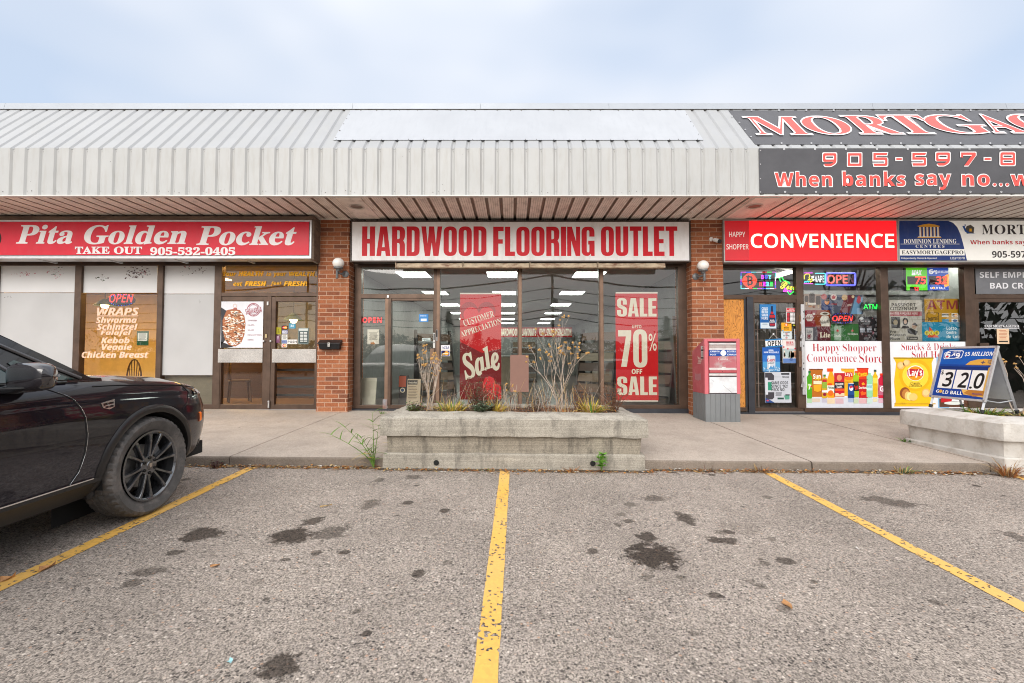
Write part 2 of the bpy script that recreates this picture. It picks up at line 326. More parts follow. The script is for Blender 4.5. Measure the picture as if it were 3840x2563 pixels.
# ---------------------------------------------------------------- mesh helpers
class MB:
    def __init__(self): self.v, self.f, self.m, self.mats, self.k = [], [], [], [], 0
    def mat(self, m):
        if m not in self.mats: self.mats.append(m)
        self.k = self.mats.index(m); return self
    def add(self, vs, fs):
        b = len(self.v); self.v += [tuple(p) for p in vs]
        for f in fs: self.f.append(tuple(b + i for i in f)); self.m.append(self.k)
        return b
    def box(self, x0, y0, z0, x1, y1, z1):
        if x0 > x1: x0, x1 = x1, x0
        if y0 > y1: y0, y1 = y1, y0
        if z0 > z1: z0, z1 = z1, z0
        self.add([(x0, y0, z0), (x1, y0, z0), (x1, y1, z0), (x0, y1, z0), (x0, y0, z1), (x1, y0, z1), (x1, y1, z1), (x0, y1, z1)],
                 [(0, 3, 2, 1), (4, 5, 6, 7), (0, 1, 5, 4), (1, 2, 6, 5), (2, 3, 7, 6), (3, 0, 4, 7)]); return self
    def poly(self, pts): self.add(pts, [tuple(range(len(pts)))]); return self
    def hexa(self, p):                               # eight corners: bottom ring of four, then top ring
        self.add(p, [(0, 3, 2, 1), (4, 5, 6, 7), (0, 1, 5, 4), (1, 2, 6, 5), (2, 3, 7, 6), (3, 0, 4, 7)]); return self
    def grid(self, rows, closed=False):
        nr, nc = len(rows), len(rows[0]); fs = []
        for i in range(nr - 1):
            for j in range(nc if closed else nc - 1):
                a, b = i * nc + j, i * nc + (j + 1) % nc
                fs.append((a, b, b + nc, a + nc))
        return self.add([p for r in rows for p in r], fs)
    def tube(self, pts, rad, n=6, cap=True):
        pts = [Vector(p) for p in pts]
        rads = rad if isinstance(rad, (list, tuple)) else [rad] * len(pts)
        rows, up = [], None
        for i, p in enumerate(pts):
            d = (pts[min(i + 1, len(pts) - 1)] - pts[max(i - 1, 0)]).normalized()
            if up is None or abs(up.dot(d)) > .99: up = Vector((0, 0, 1)) if abs(d.z) < .9 else Vector((0, 1, 0))
            a = d.cross(up).normalized(); b = a.cross(d)
            up = b
            rows.append([p + (a * cos(2 * pi * k / n) + b * sin(2 * pi * k / n)) * rads[i] for k in range(n)])
        b0 = self.grid(rows, True)
        if cap:
            self.f.append(tuple(b0 + k for k in reversed(range(n)))); self.m.append(self.k)
            e = b0 + (len(rows) - 1) * n
            self.f.append(tuple(e + k for k in range(n))); self.m.append(self.k)
        return self
    def lathe(self, prof, c=(0, 0, 0), axis='z', n=24):
        rows = []
        for r, h in prof:
            row = []
            for k in range(n):
                a = 2 * pi * k / n; x, y = r * cos(a), r * sin(a)
                row.append({'z': (c[0] + x, c[1] + y, c[2] + h), 'y': (c[0] + x, c[1] + h, c[2] + y), 'x': (c[0] + h, c[1] + x, c[2] + y)}[axis])
            rows.append(row)
        self.grid(rows, True); return self
    def ball(self, c, r, n=16, sc=(1, 1, 1)):
        rows = []
        for i in range(n // 2 + 1):
            t = pi * i / (n // 2)
            rows.append([(c[0] + sc[0] * r * max(1e-4, sin(t)) * cos(2 * pi * k / n), c[1] + sc[1] * r * max(1e-4, sin(t)) * sin(2 * pi * k / n), c[2] + sc[2] * r * cos(t)) for k in range(n)])
        self.grid(rows, True); return self
    def build(self, name, mat=None, parent=None, smooth=False, loc=None, bevel=0.0, fix=True):
        me = bpy.data.meshes.new(name)
        off = Vector(loc) if loc is not None else Vector((0, 0, 0))
        me.from_pydata([tuple(Vector(p) - off) for p in self.v], [], self.f)
        for m in (self.mats or [mat]): me.materials.append(m)
        me.polygons.foreach_set('material_index', self.m if self.mats else [0] * len(self.f))
        if fix:
            b = bmesh.new(); b.from_mesh(me); bmesh.ops.recalc_face_normals(b, faces=b.faces); b.to_mesh(me); b.free()
        if smooth:
            me.polygons.foreach_set('use_smooth', [True] * len(me.polygons))
            try: me.set_sharp_from_angle(angle=radians(38 if smooth is True else smooth))
            except Exception: pass
        me.update()
        o = bpy.data.objects.new(name, me); COL.objects.link(o)
        o.location = off
        if parent is not None:
            o.parent = parent
            if loc is None and parent.get('abs'): o.location = -Vector(parent['abs'])
            elif parent.get('abs'): o.location = off - Vector(parent['abs'])
        if bevel:
            bv = o.modifiers.new('bevel', 'BEVEL'); bv.width = bevel; bv.segments = 2; bv.limit_method = 'ANGLE'; bv.angle_limit = radians(40)
        return o
def tag(o, label, cat, group=None, kind=None):
    o['label'] = label; o['category'] = cat
    if group: o['group'] = group
    if kind: o['kind'] = kind
    return o
def root(name, label, cat, loc=(0, 0, 0), group=None, world_parts=True):
    """an Empty at a thing's base; parts given in world coordinates are set back by 'abs'"""
    o = bpy.data.objects.new(name, None); COL.objects.link(o); o.location = loc; o.empty_display_size = .2
    if world_parts: o['abs'] = [float(x) for x in loc]
    return tag(o, label, cat, group)
def sub(o, parent_abs): o['abs'] = parent_abs; return o
def structure(name, mb, m, **k):
    o = mb.build(name, m, **k); o['kind'] = 'structure'; return o

# ---------------------------------------------------------------- flat shapes, lettering
def uni(s, style):
    t = {'sb': (0x1D5D4, 0x1D5EE, 0x1D7EC), 'sbi': (0x1D63C, 0x1D656, 0x1D7EC), 'b': (0x1D400, 0x1D41A, 0x1D7CE), 'bi': (0x1D468, 0x1D482, 0x1D7CE),
         's': (0x1D5A0, 0x1D5BA, 0x1D7E2), 'si': (0x1D608, 0x1D622, 0x1D7E2), 'scr': (0x1D4D0, 0x1D4EA, None), 'tt': (0x1D670, 0x1D68A, 0x1D7F6), 'p': None}[style]
    if t is None: return s
    o = ''
    for c in s:
        if 'A' <= c <= 'Z': o += chr(t[0] + ord(c) - 65)
        elif 'a' <= c <= 'z': o += chr(t[1] + ord(c) - 97)
        elif c.isdigit() and t[2]: o += chr(t[2] + ord(c) - 48)
        else: o += c
    return o
TCACHE = {}
def curve_mesh(c):
    o = bpy.data.objects.new('t', c)
    me = bpy.data.meshes.new_from_object(o)
    vs = [(v.co.x, v.co.y) for v in me.vertices]; fs = [tuple(p.vertices) for p in me.polygons]
    bpy.data.objects.remove(o); bpy.data.meshes.remove(me); bpy.data.curves.remove(c)
    return vs, fs
def text_mesh(s, style, off=0.0, shear=0.0, space=1.0):
    k = (s, style, off, shear, space)
    if k not in TCACHE:
        c = bpy.data.curves.new('t', 'FONT'); c.body = uni(s, style); c.size = 1; c.offset = off; c.shear = shear; c.resolution_u = 4; c.space_character = space
        TCACHE[k] = curve_mesh(c)
    return TCACHE[k]
def fillet(pts):
    """a closed outline; a point may carry a corner radius as its third number"""
    o, n = [], len(pts)
    for i, p in enumerate(pts):
        if len(p) < 3 or p[2] <= 0: o.append((p[0], p[1])); continue
        a = Vector(pts[i - 1][:2]); b = Vector(p[:2]); c = Vector(pts[(i + 1) % n][:2])
        da, dc = (a - b), (c - b); r = min(p[2], da.length * .98, dc.length * .98)
        q0, q1 = b + da.normalized() * r, b + dc.normalized() * r
        for t in range(7):
            t /= 6; k = .45                              # a superelliptic corner
            o.append(tuple(q0 * (1 - t) ** 2 + b * (2 * t * (1 - t)) + q1 * t ** 2))
    return o
def shape_mesh(loops, off=0.0):
    c = bpy.data.curves.new('s', 'CURVE'); c.dimensions = '2D'; c.fill_mode = 'BOTH'; c.offset = off
    for lp in loops:
        s = c.splines.new('POLY'); s.points.add(len(lp) - 1)
        for i, q in enumerate(lp): s.points[i].co = (q[0], q[1], 0, 1)
        s.use_cyclic_u = True
    return curve_mesh(c)
S_, W_ = .184, .46
GL = {
 'H': (.46, [[(0,0),(S_,0),(S_,.42),(W_-S_,.42),(W_-S_,0),(W_,0),(W_,1),(W_-S_,1),(W_-S_,.58),(S_,.58),(S_,1),(0,1)]]),
 'A': (.50, [[(0,0),(.165,0),(.187,.17),(.313,.17),(.335,0),(.5,0),(.37,1),(.13,1)], [(.204,.30),(.296,.30),(.25,.74)]]),
 'R': (.47, [[(0,0),(S_,0),(S_,.44),(.25,.44,.03),(.276,.40,.05),(.276,0),(.46,0),(.46,.44,.08),(.40,.52),(.46,.60,.08),(.46,1,.20),(0,1)], [(S_,.57),(.276,.57,.06),(.276,.87,.06),(S_,.87)]]),
 'D': (.47, [[(0,0),(.46,0,.20),(.46,1,.20),(0,1)], [(S_,.13),(.276,.13,.07),(.276,.87,.07),(S_,.87)]]),
 'W': (.74, [[(.13,0),(.31,0),(.37,.46),(.43,0),(.61,0),(.74,1),(.575,1),(.515,.42),(.45,1),(.276,1),(.225,.42),(.165,1),(0,1)]]),
 'O': (.48, [[(0,0,.22),(.47,0,.22),(.47,1,.22),(0,1,.22)], [(S_,.12,.07),(.286,.12,.07),(.286,.88,.07),(S_,.88,.07)]]),
 'F': (.37, [[(0,0),(S_,0),(S_,.42),(.34,.42),(.34,.57),(S_,.57),(S_,.85),(.37,.85),(.37,1),(0,1)]]),
 'L': (.35, [[(0,0),(.35,0),(.35,.15),(S_,.15),(S_,1),(0,1)]]),
 'I': (.17, [[(0,0),(S_,0),(S_,1),(0,1)]]),
 'N': (.46, [[(0,0),(.145,0),(.145,.52),(.30,0),(.46,0),(.46,1),(.315,1),(.315,.50),(.17,1),(0,1)]]),
 'G': (.47, [[(.46,1,.20),(0,1,.20),(0,0,.20),(.26,0,.06),(.325,.08),(.34,0),(.46,0),(.46,.52),(.235,.52),(.235,.39),(.276,.39),(.276,.12,.06),(S_,.12,.06),(S_,.88,.06),(.276,.88,.06),(.276,.66),(.46,.66)]]),
 'U': (.47, [[(0,1),(0,0,.20),(.46,0,.20),(.46,1),(.276,1),(.276,.12,.06),(S_,.12,.06),(S_,1)]]),
 'T': (.42, [[(.125,0),(.295,0),(.295,.85),(.42,.85),(.42,1),(0,1),(0,.85),(.125,.85)]]),
 'E': (.38, [[(0,0),(.38,0),(.38,.15),(S_,.15),(S_,.43),(.35,.43),(.35,.57),(S_,.57),(S_,.85),(.38,.85),(.38,1),(0,1)]]),
 'S': (.46, [[(.46,.65),(.46,1,.20),(0,1,.20),(0,.52,.14),(.276,.38,.06),(.276,.12,.06),(S_,.12,.06),(S_,.35),(0,.35),(0,0,.20),(.46,0,.20),(.46,.50,.14),(S_,.63,.06),(S_,.88,.06),(.276,.88,.06),(.276,.65)]]),
 '7': (.44, [[(.09,0),(.28,0),(.44,.84),(.44,1),(0,1),(0,.83),(.26,.83)]]),
 '0': (.48, [[(0,0,.22),(.47,0,.22),(.47,1,.22),(0,1,.22)], [(S_,.12,.07),(.286,.12,.07),(.286,.88,.07),(S_,.88,.07)]]),
}
def block_mesh(s, gap=.055, space=.26):
    k = ('block', s, gap)
    if k not in TCACHE:
        x, vs, fs = 0, [], []
        for ch in s:
            if ch == ' ': x += space; continue
            w, lps = GL[ch]
            v, f = shape_mesh([fillet(p) for p in lps])
            b = len(vs); vs += [(a[0] + x, a[1]) for a in v]; fs += [tuple(b + i for i in q) for q in f]
            x += w + gap
        TCACHE[k] = (vs, fs)
    return TCACHE[k]

class Art(MB):
    """flat printed work on a plane: measured in a view of the photograph, laid at its real place; each layer stands a hair proud of the one below"""
    EPS = .0013
    def __init__(s, view, D=None, plane=None, eps=None):
        super().__init__(); s.view = view
        s.o, s.U, s.V = plane if plane else (Vector((0, D, 0)), Vector((1, 0, 0)), Vector((0, 0, 1)))
        s.N = s.U.cross(s.V).normalized()
        if eps: s.EPS = eps
    def uv(s, x, y):
        a = ray(*pp(s.view, x, y)); c = Vector((0, 0, CZ)); t = (s.o - c).dot(s.N) / a.dot(s.N); q = c + a * t - s.o
        return q.dot(s.U), q.dot(s.V)
    def put(s, vs, fs, layer, m):
        s.mat(m); n = s.N * (layer * s.EPS)
        s.add([s.o + s.U * a + s.V * b + n for a, b in vs], fs); return s
    def frame(s, x0, y0, x1, y1):
        xm, ym = (x0 + x1) / 2, (y0 + y1) / 2
        return s.uv(x0, ym)[0], s.uv(xm, y1)[1], s.uv(x1, ym)[0], s.uv(xm, y0)[1]
    def rect(s, m, x0, y0, x1, y1, layer=1):
        a, b, c, d = s.frame(x0, y0, x1, y1); return s.put([(a, b), (c, b), (c, d), (a, d)], [(0, 1, 2, 3)], layer, m)
    def slab(s, m, x0, y0, x1, y1, back=.01):
        """the panel itself, with thickness"""
        a, b, c, d = s.frame(x0, y0, x1, y1); s.mat(m); f = [s.o + s.U * p + s.V * q for p, q in ((a, b), (c, b), (c, d), (a, d))]; g = [p - s.N * back for p in f]
        s.add(g + f, [(3, 2, 1, 0), (4, 5, 6, 7), (0, 1, 5, 4), (1, 2, 6, 5), (2, 3, 7, 6), (3, 0, 4, 7)]); return s
    def poly(s, m, pts, layer=1):
        p = [s.uv(*q) for q in pts]; v, f = shape_mesh([p]); return s.put(v, f, layer, m)
    def ring(s, m, pts, inner, layer=1):
        v, f = shape_mesh([[s.uv(*q) for q in pts], [s.uv(*q) for q in inner]]); return s.put(v, f, layer, m)
    def ell(s, m, x, y, rx, ry, layer=1, n=20):
        return s.put([s.uv(x + rx * cos(2 * pi * k / n), y - ry * sin(2 * pi * k / n)) for k in range(n)], [tuple(range(n))], layer, m)
    def rrect(s, m, x0, y0, x1, y1, r, layer=1):
        p = fillet([(x0, y0, r), (x1, y0, r), (x1, y1, r), (x0, y1, r)]); return s.poly(m, p, layer)
    def fit(s, vf, box, layer, m, rot=0.0, uniform=False, grow=0.0):
        vs, fs = vf
        if not vs: return s
        xs, ys = [v[0] for v in vs], [v[1] for v in vs]
        a, b, c, d = s.frame(*box)
        kx, ky = (c - a) / max(1e-6, max(xs) - min(xs)), (d - b) / max(1e-6, max(ys) - min(ys))
        if uniform: kx = ky = min(kx, ky)
        mx_, my_ = (max(xs) + min(xs)) / 2, (max(ys) + min(ys)) / 2
        ux, uy = (a + c) / 2, (b + d) / 2
        out = []
        for x, y in vs:
            X, Y = (x - mx_) * kx, (y - my_) * ky
            out.append((ux + X * cos(rot) - Y * sin(rot), uy + X * sin(rot) + Y * cos(rot)))
        return s.put(out, fs, layer, m)
    def text(s, m, t, style, x0, y0, x1, y1, layer=2, rot=0.0, off=0.0, shear=0.0, uniform=False, space=1.0):
        return s.fit(text_mesh(t, style, off, shear, space), (x0, y0, x1, y1), layer, m, rot, uniform)
    def block(s, m, t, x0, y0, x1, y1, layer=2, gap=.055, space=.26):
        return s.fit(block_mesh(t, gap, space), (x0, y0, x1, y1), layer, m)
    def lines(s, m, x0, y0, x1, y1, n, layer=2, fill=.4):
        """lines of print too small to read"""
        h = (y1 - y0) / n
        for i in range(n): s.rect(m, x0 + R(0, .12) * (x1 - x0), y0 + i * h, x1 - R(0, .2) * (x1 - x0), y0 + i * h + h * fill, layer)
        return s
    def thing(s, name, label, cat, group=None):
        c = sum((Vector(p) for p in s.v), Vector()) / len(s.v); c.z = min(p[2] for p in s.v)
        return tag(s.build(name, loc=c, fix=False), label, cat, group)
    def part(s, name, parent): return s.build(name, parent=parent, fix=False)

# ================================================================ the setting
M_ASPH = asphalt()
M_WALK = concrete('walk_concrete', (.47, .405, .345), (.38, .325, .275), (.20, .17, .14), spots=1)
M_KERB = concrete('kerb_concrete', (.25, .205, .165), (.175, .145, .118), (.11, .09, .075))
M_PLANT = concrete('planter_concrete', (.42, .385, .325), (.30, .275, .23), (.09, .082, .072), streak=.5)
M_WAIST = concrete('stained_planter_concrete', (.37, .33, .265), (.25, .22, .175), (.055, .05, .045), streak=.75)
M_WHITEC = plain('white_painted_concrete', (.58, .555, .515), .8, 0, .10, 2.5, .5, 45, spec=.25, dirt=('8a7d6c', .75, 4, (1, 1, .8)))
M_BRICK = brick()
M_GLASS = glass('window_glass', .078, (.93, .94, .92))
M_GLASS2 = glass('dark_window_glass', .16, (.5, .5, .5))
M_BRONZE = plain('bronze_aluminium', (.105, .070, .052), .38, .55, .25, 5, spec=.4, dirt=('6a5040', .3, 14, (1, 1, .3)))
M_BRONZE_L = plain('worn_bronze_aluminium', (.20, .125, .085), .42, .45, .2, 5)
M_BLACK = plain('black_rubber', (.018, .017, .017), .6, 0, .2)
M_DARKMET = plain('dark_blue_grey_metal', (.045, .048, .058), .45, .4, .2)
M_STEEL = plain('brushed_steel', (.58, .58, .58), .38, .85, .1, 20)
M_ALU = plain('aluminium', (.62, .62, .63), .42, .6, .1, 12)
M_PANEL = plain('white_ribbed_metal', (.455, .462, .455), .45, .0, .05, 1.4, spec=.4, dirt=('9a948a', .35, 5, (2.2, 2.2, .35)))
M_PANEL_R = plain('white_roof_metal', (.37, .38, .39), .42, .0, .05, 1.4, spec=.4, dirt=('a9a9a4', .35, 4, (2.0, .5, .5)))
M_SOFFIT = plain('beige_soffit_metal', (.84, .755, .68), .5, .0, .10, 2.2, dirt=('5e4e42', .4, 5, (1.5, .8, 1)))
M_FLASH = plain('grey_blue_flashing', (.38, .41, .45), .4, .2, .06, 2)
M_SCREW = plain('screw_heads', (.13, .12, .11), .5, .4)

lot = MB()
for (a, b) in (((-90, -60), (90, 5.14)),):
    lot.grid([[(x, y, lot_z(x, y)) for x in (-90, -30, -12, 12, 30, 90)] for y in (-59.99, -30, -8, -2, 0, 5.2)])
lot.grid([[(x, y, lot_z(x, -60.5)) for x in (-900, 900)] for y in (-900, -59.99)])
lot.grid([[(x, y, -.35) for x in (-900, -90)] for y in (-59.99, 900)])
lot.grid([[(x, y, -.65) for x in (90, 900)] for y in (-59.99, 900)])
structure('parking_lot', lot, M_ASPH)

# walkway: slabs with a rounded kerb edge and open joints between them
def slab(x0, x1, mb, yf=5.14):
    prof = [(yf, -.25)] + [(yf + .018, lambda x, y: walk_z(x, y) - .06)]
    rows = []
    nx = max(2, int((x1 - x0) / .25))
    for i in range(nx + 1):
        x = x0 + (x1 - x0) * i / nx
        w = .006 * mnoise.noise(Vector((x * 2.3, 1.7, 0))); r = .028
        zt = walk_z(x, yf)
        pr = [(yf + w, lot_z(x, yf) - .12), (yf + .012 + w, zt - r)] + [(yf + .012 + w + r * (1 - cos(a)), zt - r + r * sin(a)) for a in (.4, .8, 1.2, 1.57)]
        pr += [(y, walk_z(x, y)) for y in (5.6, 6.6, 7.6, 8.6, 9.3)]
        rows.append([(x, y, z) for y, z in pr])
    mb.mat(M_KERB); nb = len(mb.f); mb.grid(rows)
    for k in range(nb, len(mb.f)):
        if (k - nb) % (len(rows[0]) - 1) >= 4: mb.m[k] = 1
    for row in (rows[0], rows[-1]): mb.mat(M_KERB).poly(row + [(row[0][0], 9.3, -.25)])
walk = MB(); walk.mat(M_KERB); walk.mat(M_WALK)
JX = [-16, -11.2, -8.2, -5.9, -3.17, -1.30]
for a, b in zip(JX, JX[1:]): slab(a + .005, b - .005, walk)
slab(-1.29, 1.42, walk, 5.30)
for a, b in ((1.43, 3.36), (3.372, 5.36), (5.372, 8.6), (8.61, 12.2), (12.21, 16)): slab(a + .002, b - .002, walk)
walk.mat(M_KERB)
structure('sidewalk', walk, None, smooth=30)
base = MB(); base.box(-16, 5.2, -.6, 16, 9.4, -.14)
structure('sidewalk_base', base, M_KERB)

# painted lines: both edges read off the photograph, at the kerb and far toward the camera
M_LINE = paint_line()
def stripe(pa, pb, ext=1.0):
    """pa, pb: (x left, x right, y) near the kerb and near the bottom of the picture, in the 2349 px view"""
    A = [on_lot(*pp(VF, pa[0], pa[2])), on_lot(*pp(VF, pa[1], pa[2]))]; B = [on_lot(*pp(VF, pb[0], pb[2])), on_lot(*pp(VF, pb[1], pb[2]))]
    am, bm_ = (A[0] + A[1]) / 2, (B[0] + B[1]) / 2
    d = (bm_ - am).normalized(); w = .0525
    n = Vector((-d.y, d.x, 0)).normalized()
    L = 5.4; rows = []
    for i in range(55):
        q = am + d * (L * i / 54); j = .006 * mnoise.noise(Vector((q.x * 9, q.y * 9, 3))); k = .006 * mnoise.noise(Vector((q.x * 9, q.y * 9, 8)))
        row = []
        for s in (-w + j, w + k):
            p = q + n * s; row.append((p.x, p.y, lot_z(p.x, p.y) + .004))
        rows.append(row)
    mb = MB(); mb.grid(rows); return mb
structure('painted_line', stripe((560, 597, 1073), (-20, 32, 1345)), M_LINE)
structure('painted_line', stripe((1141, 1176, 1079), (1079, 1146, 1567)), M_LINE)
structure('painted_line', stripe((1748, 1782, 1087), (2300, 2349, 1382)), M_LINE)
structure('painted_line', stripe((2318, 2352, 1094), (2500, 2536, 1156)), M_LINE)

# ================================================================ the building
bld = root('strip_mall', 'low brick shopping plaza with white ribbed metal mansard roof over a row of shopfronts', 'building', (0, 8.8, .19))
D_PIL, D_FR, D_GL, D_SG, D_PITA, D_FA, D_TOP = 8.49, 8.74, 8.80, 8.43, 8.20, 7.28, 8.29
XL, XR = -13.0, 13.0
z_fa_b = wz(VT, 1200, 716, D_FA); z_fa_t = wz(VT, 1200, 389, D_FA); z_top = wz(VT, 1200, 124, D_TOP); z_flash = z_top + .095
z_sof_w = z_fa_b                                     # a level soffit
# ribbed profile: pans with narrow sloped channels between
PER = .2385
def ribs(x0, x1, pan=.172, slope=.014, depth=.027, phase=0.0):
    o, x = [], x0 + phase
    while x < x1:
        o += [(x, 0), (x + pan, 0), (x + pan + slope, depth), (x + PER - slope, depth)]
        x += PER
    return o
xph = -13.0
def X_groove0():
    return wx(VT, 905 - 50, 550, D_FA)
phase = (X_groove0() - pan_off - XL) % PER if False else ((wx(VT, 914, 550, D_FA) - XL) % PER)
PR = ribs(XL - PER, XR + PER, pan=.168, slope=.026, depth=.025, phase=phase)
nrm = Vector((0, -(z_top - z_fa_t), (D_TOP - D_FA))).normalized()   # outward normal of the mansard slope
def keep(o): return o
fascia = MB().mat(M_PANEL)
fascia.grid([[(x, D_FA + d, z) for x, d in PR] for z in (z_fa_b + .012, z_fa_t)])
sc_m = M_SCREW
fascia.mat(sc_m)
for i in range(0, len(PR), 4):
    gx = PR[i + 2][0] + .018
    for zz in (z_fa_t - .055, z_fa_b + .09):
        fascia.ball((gx, D_FA + .025, zz), .0065, 6)
    if random.random() < .45: fascia.ball((PR[i][0] + R(.02, .15), D_FA, z_fa_b + R(.05, .09)), R(.004, .009), 6)
    if random.random() < .25: fascia.ball((PR[i][0] + R(.02, .15), D_FA, z_fa_b + R(.1, .7)), R(.003, .005), 6)
keep(fascia.build('fascia', parent=bld, fix=False))
roof = MB().mat(M_PANEL_R)
rows = []
for y, z in ((D_FA, z_fa_t), ((D_FA + D_TOP) / 2, (z_fa_t + z_top) / 2), (D_TOP, z_top)):
    rows.append([(x, y - nrm.y * d, z - nrm.z * d) for x, d in PR])
roof.grid(rows)
roof.build('mansard_roof', parent=bld, fix=False)
deck = MB(); deck.box(XL, D_TOP + .12, z_top - .05, XR, 30, z_top + .0)
deck.build('roof_deck', plain('roof_membrane', (.2, .2, .2), .8), bld)
fl = MB(); x = XL
cuts = [XL] + [wx(VT, q, 100, D_TOP) for q in (225 - 2349, 225, 1088, 1955)] + [wx(VR, q, 90, D_TOP) for q in (1345, 2220)] + [XR]
for a, b in zip(cuts, cuts[1:]):
    fl.hexa([(a + .002, D_TOP - .045, z_top - .028), (b - .002, D_TOP - .045, z_top - .028), (b - .002, D_TOP + .2, z_top + .05), (a + .002, D_TOP + .2, z_top + .05),
             (a + .002, D_TOP - .02, z_flash), (b - .002, D_TOP - .02, z_flash), (b - .002, D_TOP + .2, z_flash + .012), (a + .002, D_TOP + .2, z_flash + .012)])
fl.build('roof_flashing', M_FLASH, bld)
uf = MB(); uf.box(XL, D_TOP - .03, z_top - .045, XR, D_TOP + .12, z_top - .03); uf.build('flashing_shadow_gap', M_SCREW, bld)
de = MB(); de.box(XL, D_FA - .022, z_fa_b - .008, XR, D_FA + .05, z_fa_b + .012)
de.build('drip_edge', plain('white_trim', (.6, .59, .56), .4), bld)
SP = ribs(XL - PER, XR + PER, pan=.184, slope=.010, depth=.045, phase=(wx(VT, 722, 722, D_FA) - .205 - XL) % PER)
sof = MB().mat(M_SOFFIT)
b0 = len(sof.f); sof.grid([[(x, y, z_sof_w + d) for x, d in SP] for y in (D_FA + .03, 7.9, 8.95)])
sof.mat(plain('soffit_groove_shade', (.36, .28, .235), .6))  # channels get a darker colour: shade painted into the recesses
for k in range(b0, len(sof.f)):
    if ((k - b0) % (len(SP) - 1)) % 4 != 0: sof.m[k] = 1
for i in range(0, len(SP), 4):                       # fine pressed lines on the pans, drawn as strips of the dark groove colour
    for k in (.037, .074, .111, .148):
        xx = SP[i][0] + k; sof.add([(xx, D_FA + .05, z_sof_w - .001), (xx + .004, D_FA + .05, z_sof_w - .001), (xx + .004, 8.9, z_sof_w - .001), (xx, 8.9, z_sof_w - .001)], [(0, 1, 2, 3)])
sof.build('soffit', parent=bld, fix=False)
sb = MB(); sb.box(XL, D_FA + .03, z_sof_w + .05, XR, 9.0, z_sof_w + .09); sb.build('soffit_backing', M_BLACK, bld)
PX = {'l': (wx(VB, 22, 760, D_PIL), wx(VB, 243, 760, D_PIL)), 'r': (wx(VC, 1330, 760, D_PIL), wx(VC, 1557, 760, D_PIL))}
for k in 'lr':
    p = MB(); p.box(PX[k][0], D_PIL, walk_z(PX[k][0], 8.5) - .1, PX[k][1], 9.35, z_sof_w - .005)
    p.build('brick_pillar', M_BRICK, bld)
    t = MB(); t.box(PX[k][0] - .03, D_PIL - .022, z_sof_w - .022, PX[k][1] + .02, D_PIL + .12, z_sof_w + .001); t.build('pillar_flashing', M_SOFFIT, bld)
# wall above the shopfronts, behind the signs
zh = wz(VB, 700, 412, D_FR)                          # underside of the shopfront head
hw = MB(); hw.box(XL, 8.62, zh + .14, XR, 9.0, z_sof_w + .03); hw.build('head_wall', plain('dark_head_panel', (.05, .042, .036), .6), bld)

# ---- rooms behind the glass
def room(x0, x1, depth, zc, wallm, floorm, ceilm):
    zf = walk_z((x0 + x1) / 2, 8.8) + .02
    w = MB(); t = .06
    w.box(x0 - t, 8.9, zf - .2, x0, 8.9 + depth, zc + .1); w.box(x1, 8.9, zf - .2, x1 + t, 8.9 + depth, zc + .1); w.box(x0 - t, 8.9 + depth, zf - .2, x1 + t, 9 + depth, zc + .1)
    w.build('room_wall', wallm, bld)
    f = MB(); f.box(x0, 8.87, zf - .2, x1, 8.9 + depth, zf); f.build('room_floor', floorm, bld)
    c = MB(); c.box(x0, 8.87, zc, x1, 8.9 + depth, zc + .08); c.build('room_ceiling', ceilm, bld)
    return zf
M_CEIL = plain('ceiling_tile', (.62, .62, .60), .8, vary=.03)
XP, XH0, XH1, XC1 = XL, (PX['l'][0] + PX['l'][1]) / 2, (PX['r'][0] + PX['r'][1]) / 2, wx(VE, 840, 800, D_GL)
ZCE = CZ + 1.86
zf_p = room(XL, XH0 - .08, 4.6, ZCE, plain('amber_wall', (.72, .52, .18), .7, vary=.08), plain('brown_floor_tile', (.16, .09, .05), .4), plain('amber_ceiling', (.50, .40, .22), .8))
zf_h = room(XH0 + .05, XH1 - .08, 17.0, ZCE, plain('grey_showroom_wall', (.22, .22, .21), .7), plain('dark_showroom_floor', (.06, .045, .035), .35), M_CEIL)
zf_c = room(XH1 + .05, XC1 - .04, 7.0, ZCE, plain('shop_wall', (.50, .49, .46), .7), plain('grey_floor_tile', (.22, .22, .21), .4), M_CEIL)
zf_m = room(XC1 + .03, XR, 5.0, ZCE, plain('office_wall', (.09, .085, .08), .7), plain('office_floor', (.06, .06, .06), .6), plain('office_ceiling', (.12, .12, .12), .8))

# ---- shopfront bars, read off the photograph
def vbar(mb, v, x0, x1, y0, y1, yc=None, d0=D_FR, d1=8.86, D=D_FR):
    yc = yc or (y0 + y1) / 2; xc = (x0 + x1) / 2
    mb.box(wx(v, x0, yc, D), d0, wz(v, xc, y1, D), wx(v, x1, yc, D), d1, wz(v, xc, y0, D))
def hbar(mb, X0, X1, v, y0, y1, d0=D_FR + .004, d1=8.855, D=D_FR, x=700):
    mb.box(X0, d0, wz(v, x, y1, D), X1, d1, wz(v, x, y0, D))
def pane(v, x0, y0, x1, y1, m=None, D=D_GL, name='window_pane', parent=None):
    mb = MB(); xm, ym = (x0 + x1) / 2, (y0 + y1) / 2
    a, b, c, d = wx(v, x0, ym, D), wz(v, xm, y1, D), wx(v, x1, ym, D), wz(v, xm, y0, D)
    mb.add([(a - .02, D, b - .02), (c + .02, D, b - .02), (c + .02, D, d + .02), (a - .02, D, d + .02)], [(0, 1, 2, 3)])
    return mb.build(name, m or M_GLASS, parent or bld, fix=False)
def kick(v, X0, X1, y0, y1, x, m=None):
    mb = MB(); mb.box(X0, D_FR - .02, min(wz(v, x, y1, D_FR), walk_z(X0, 8.7)) - .03, X1, 8.84, wz(v, x, y0, D_FR)); mb.build('kick_plate', m or M_DARKMET, bld)

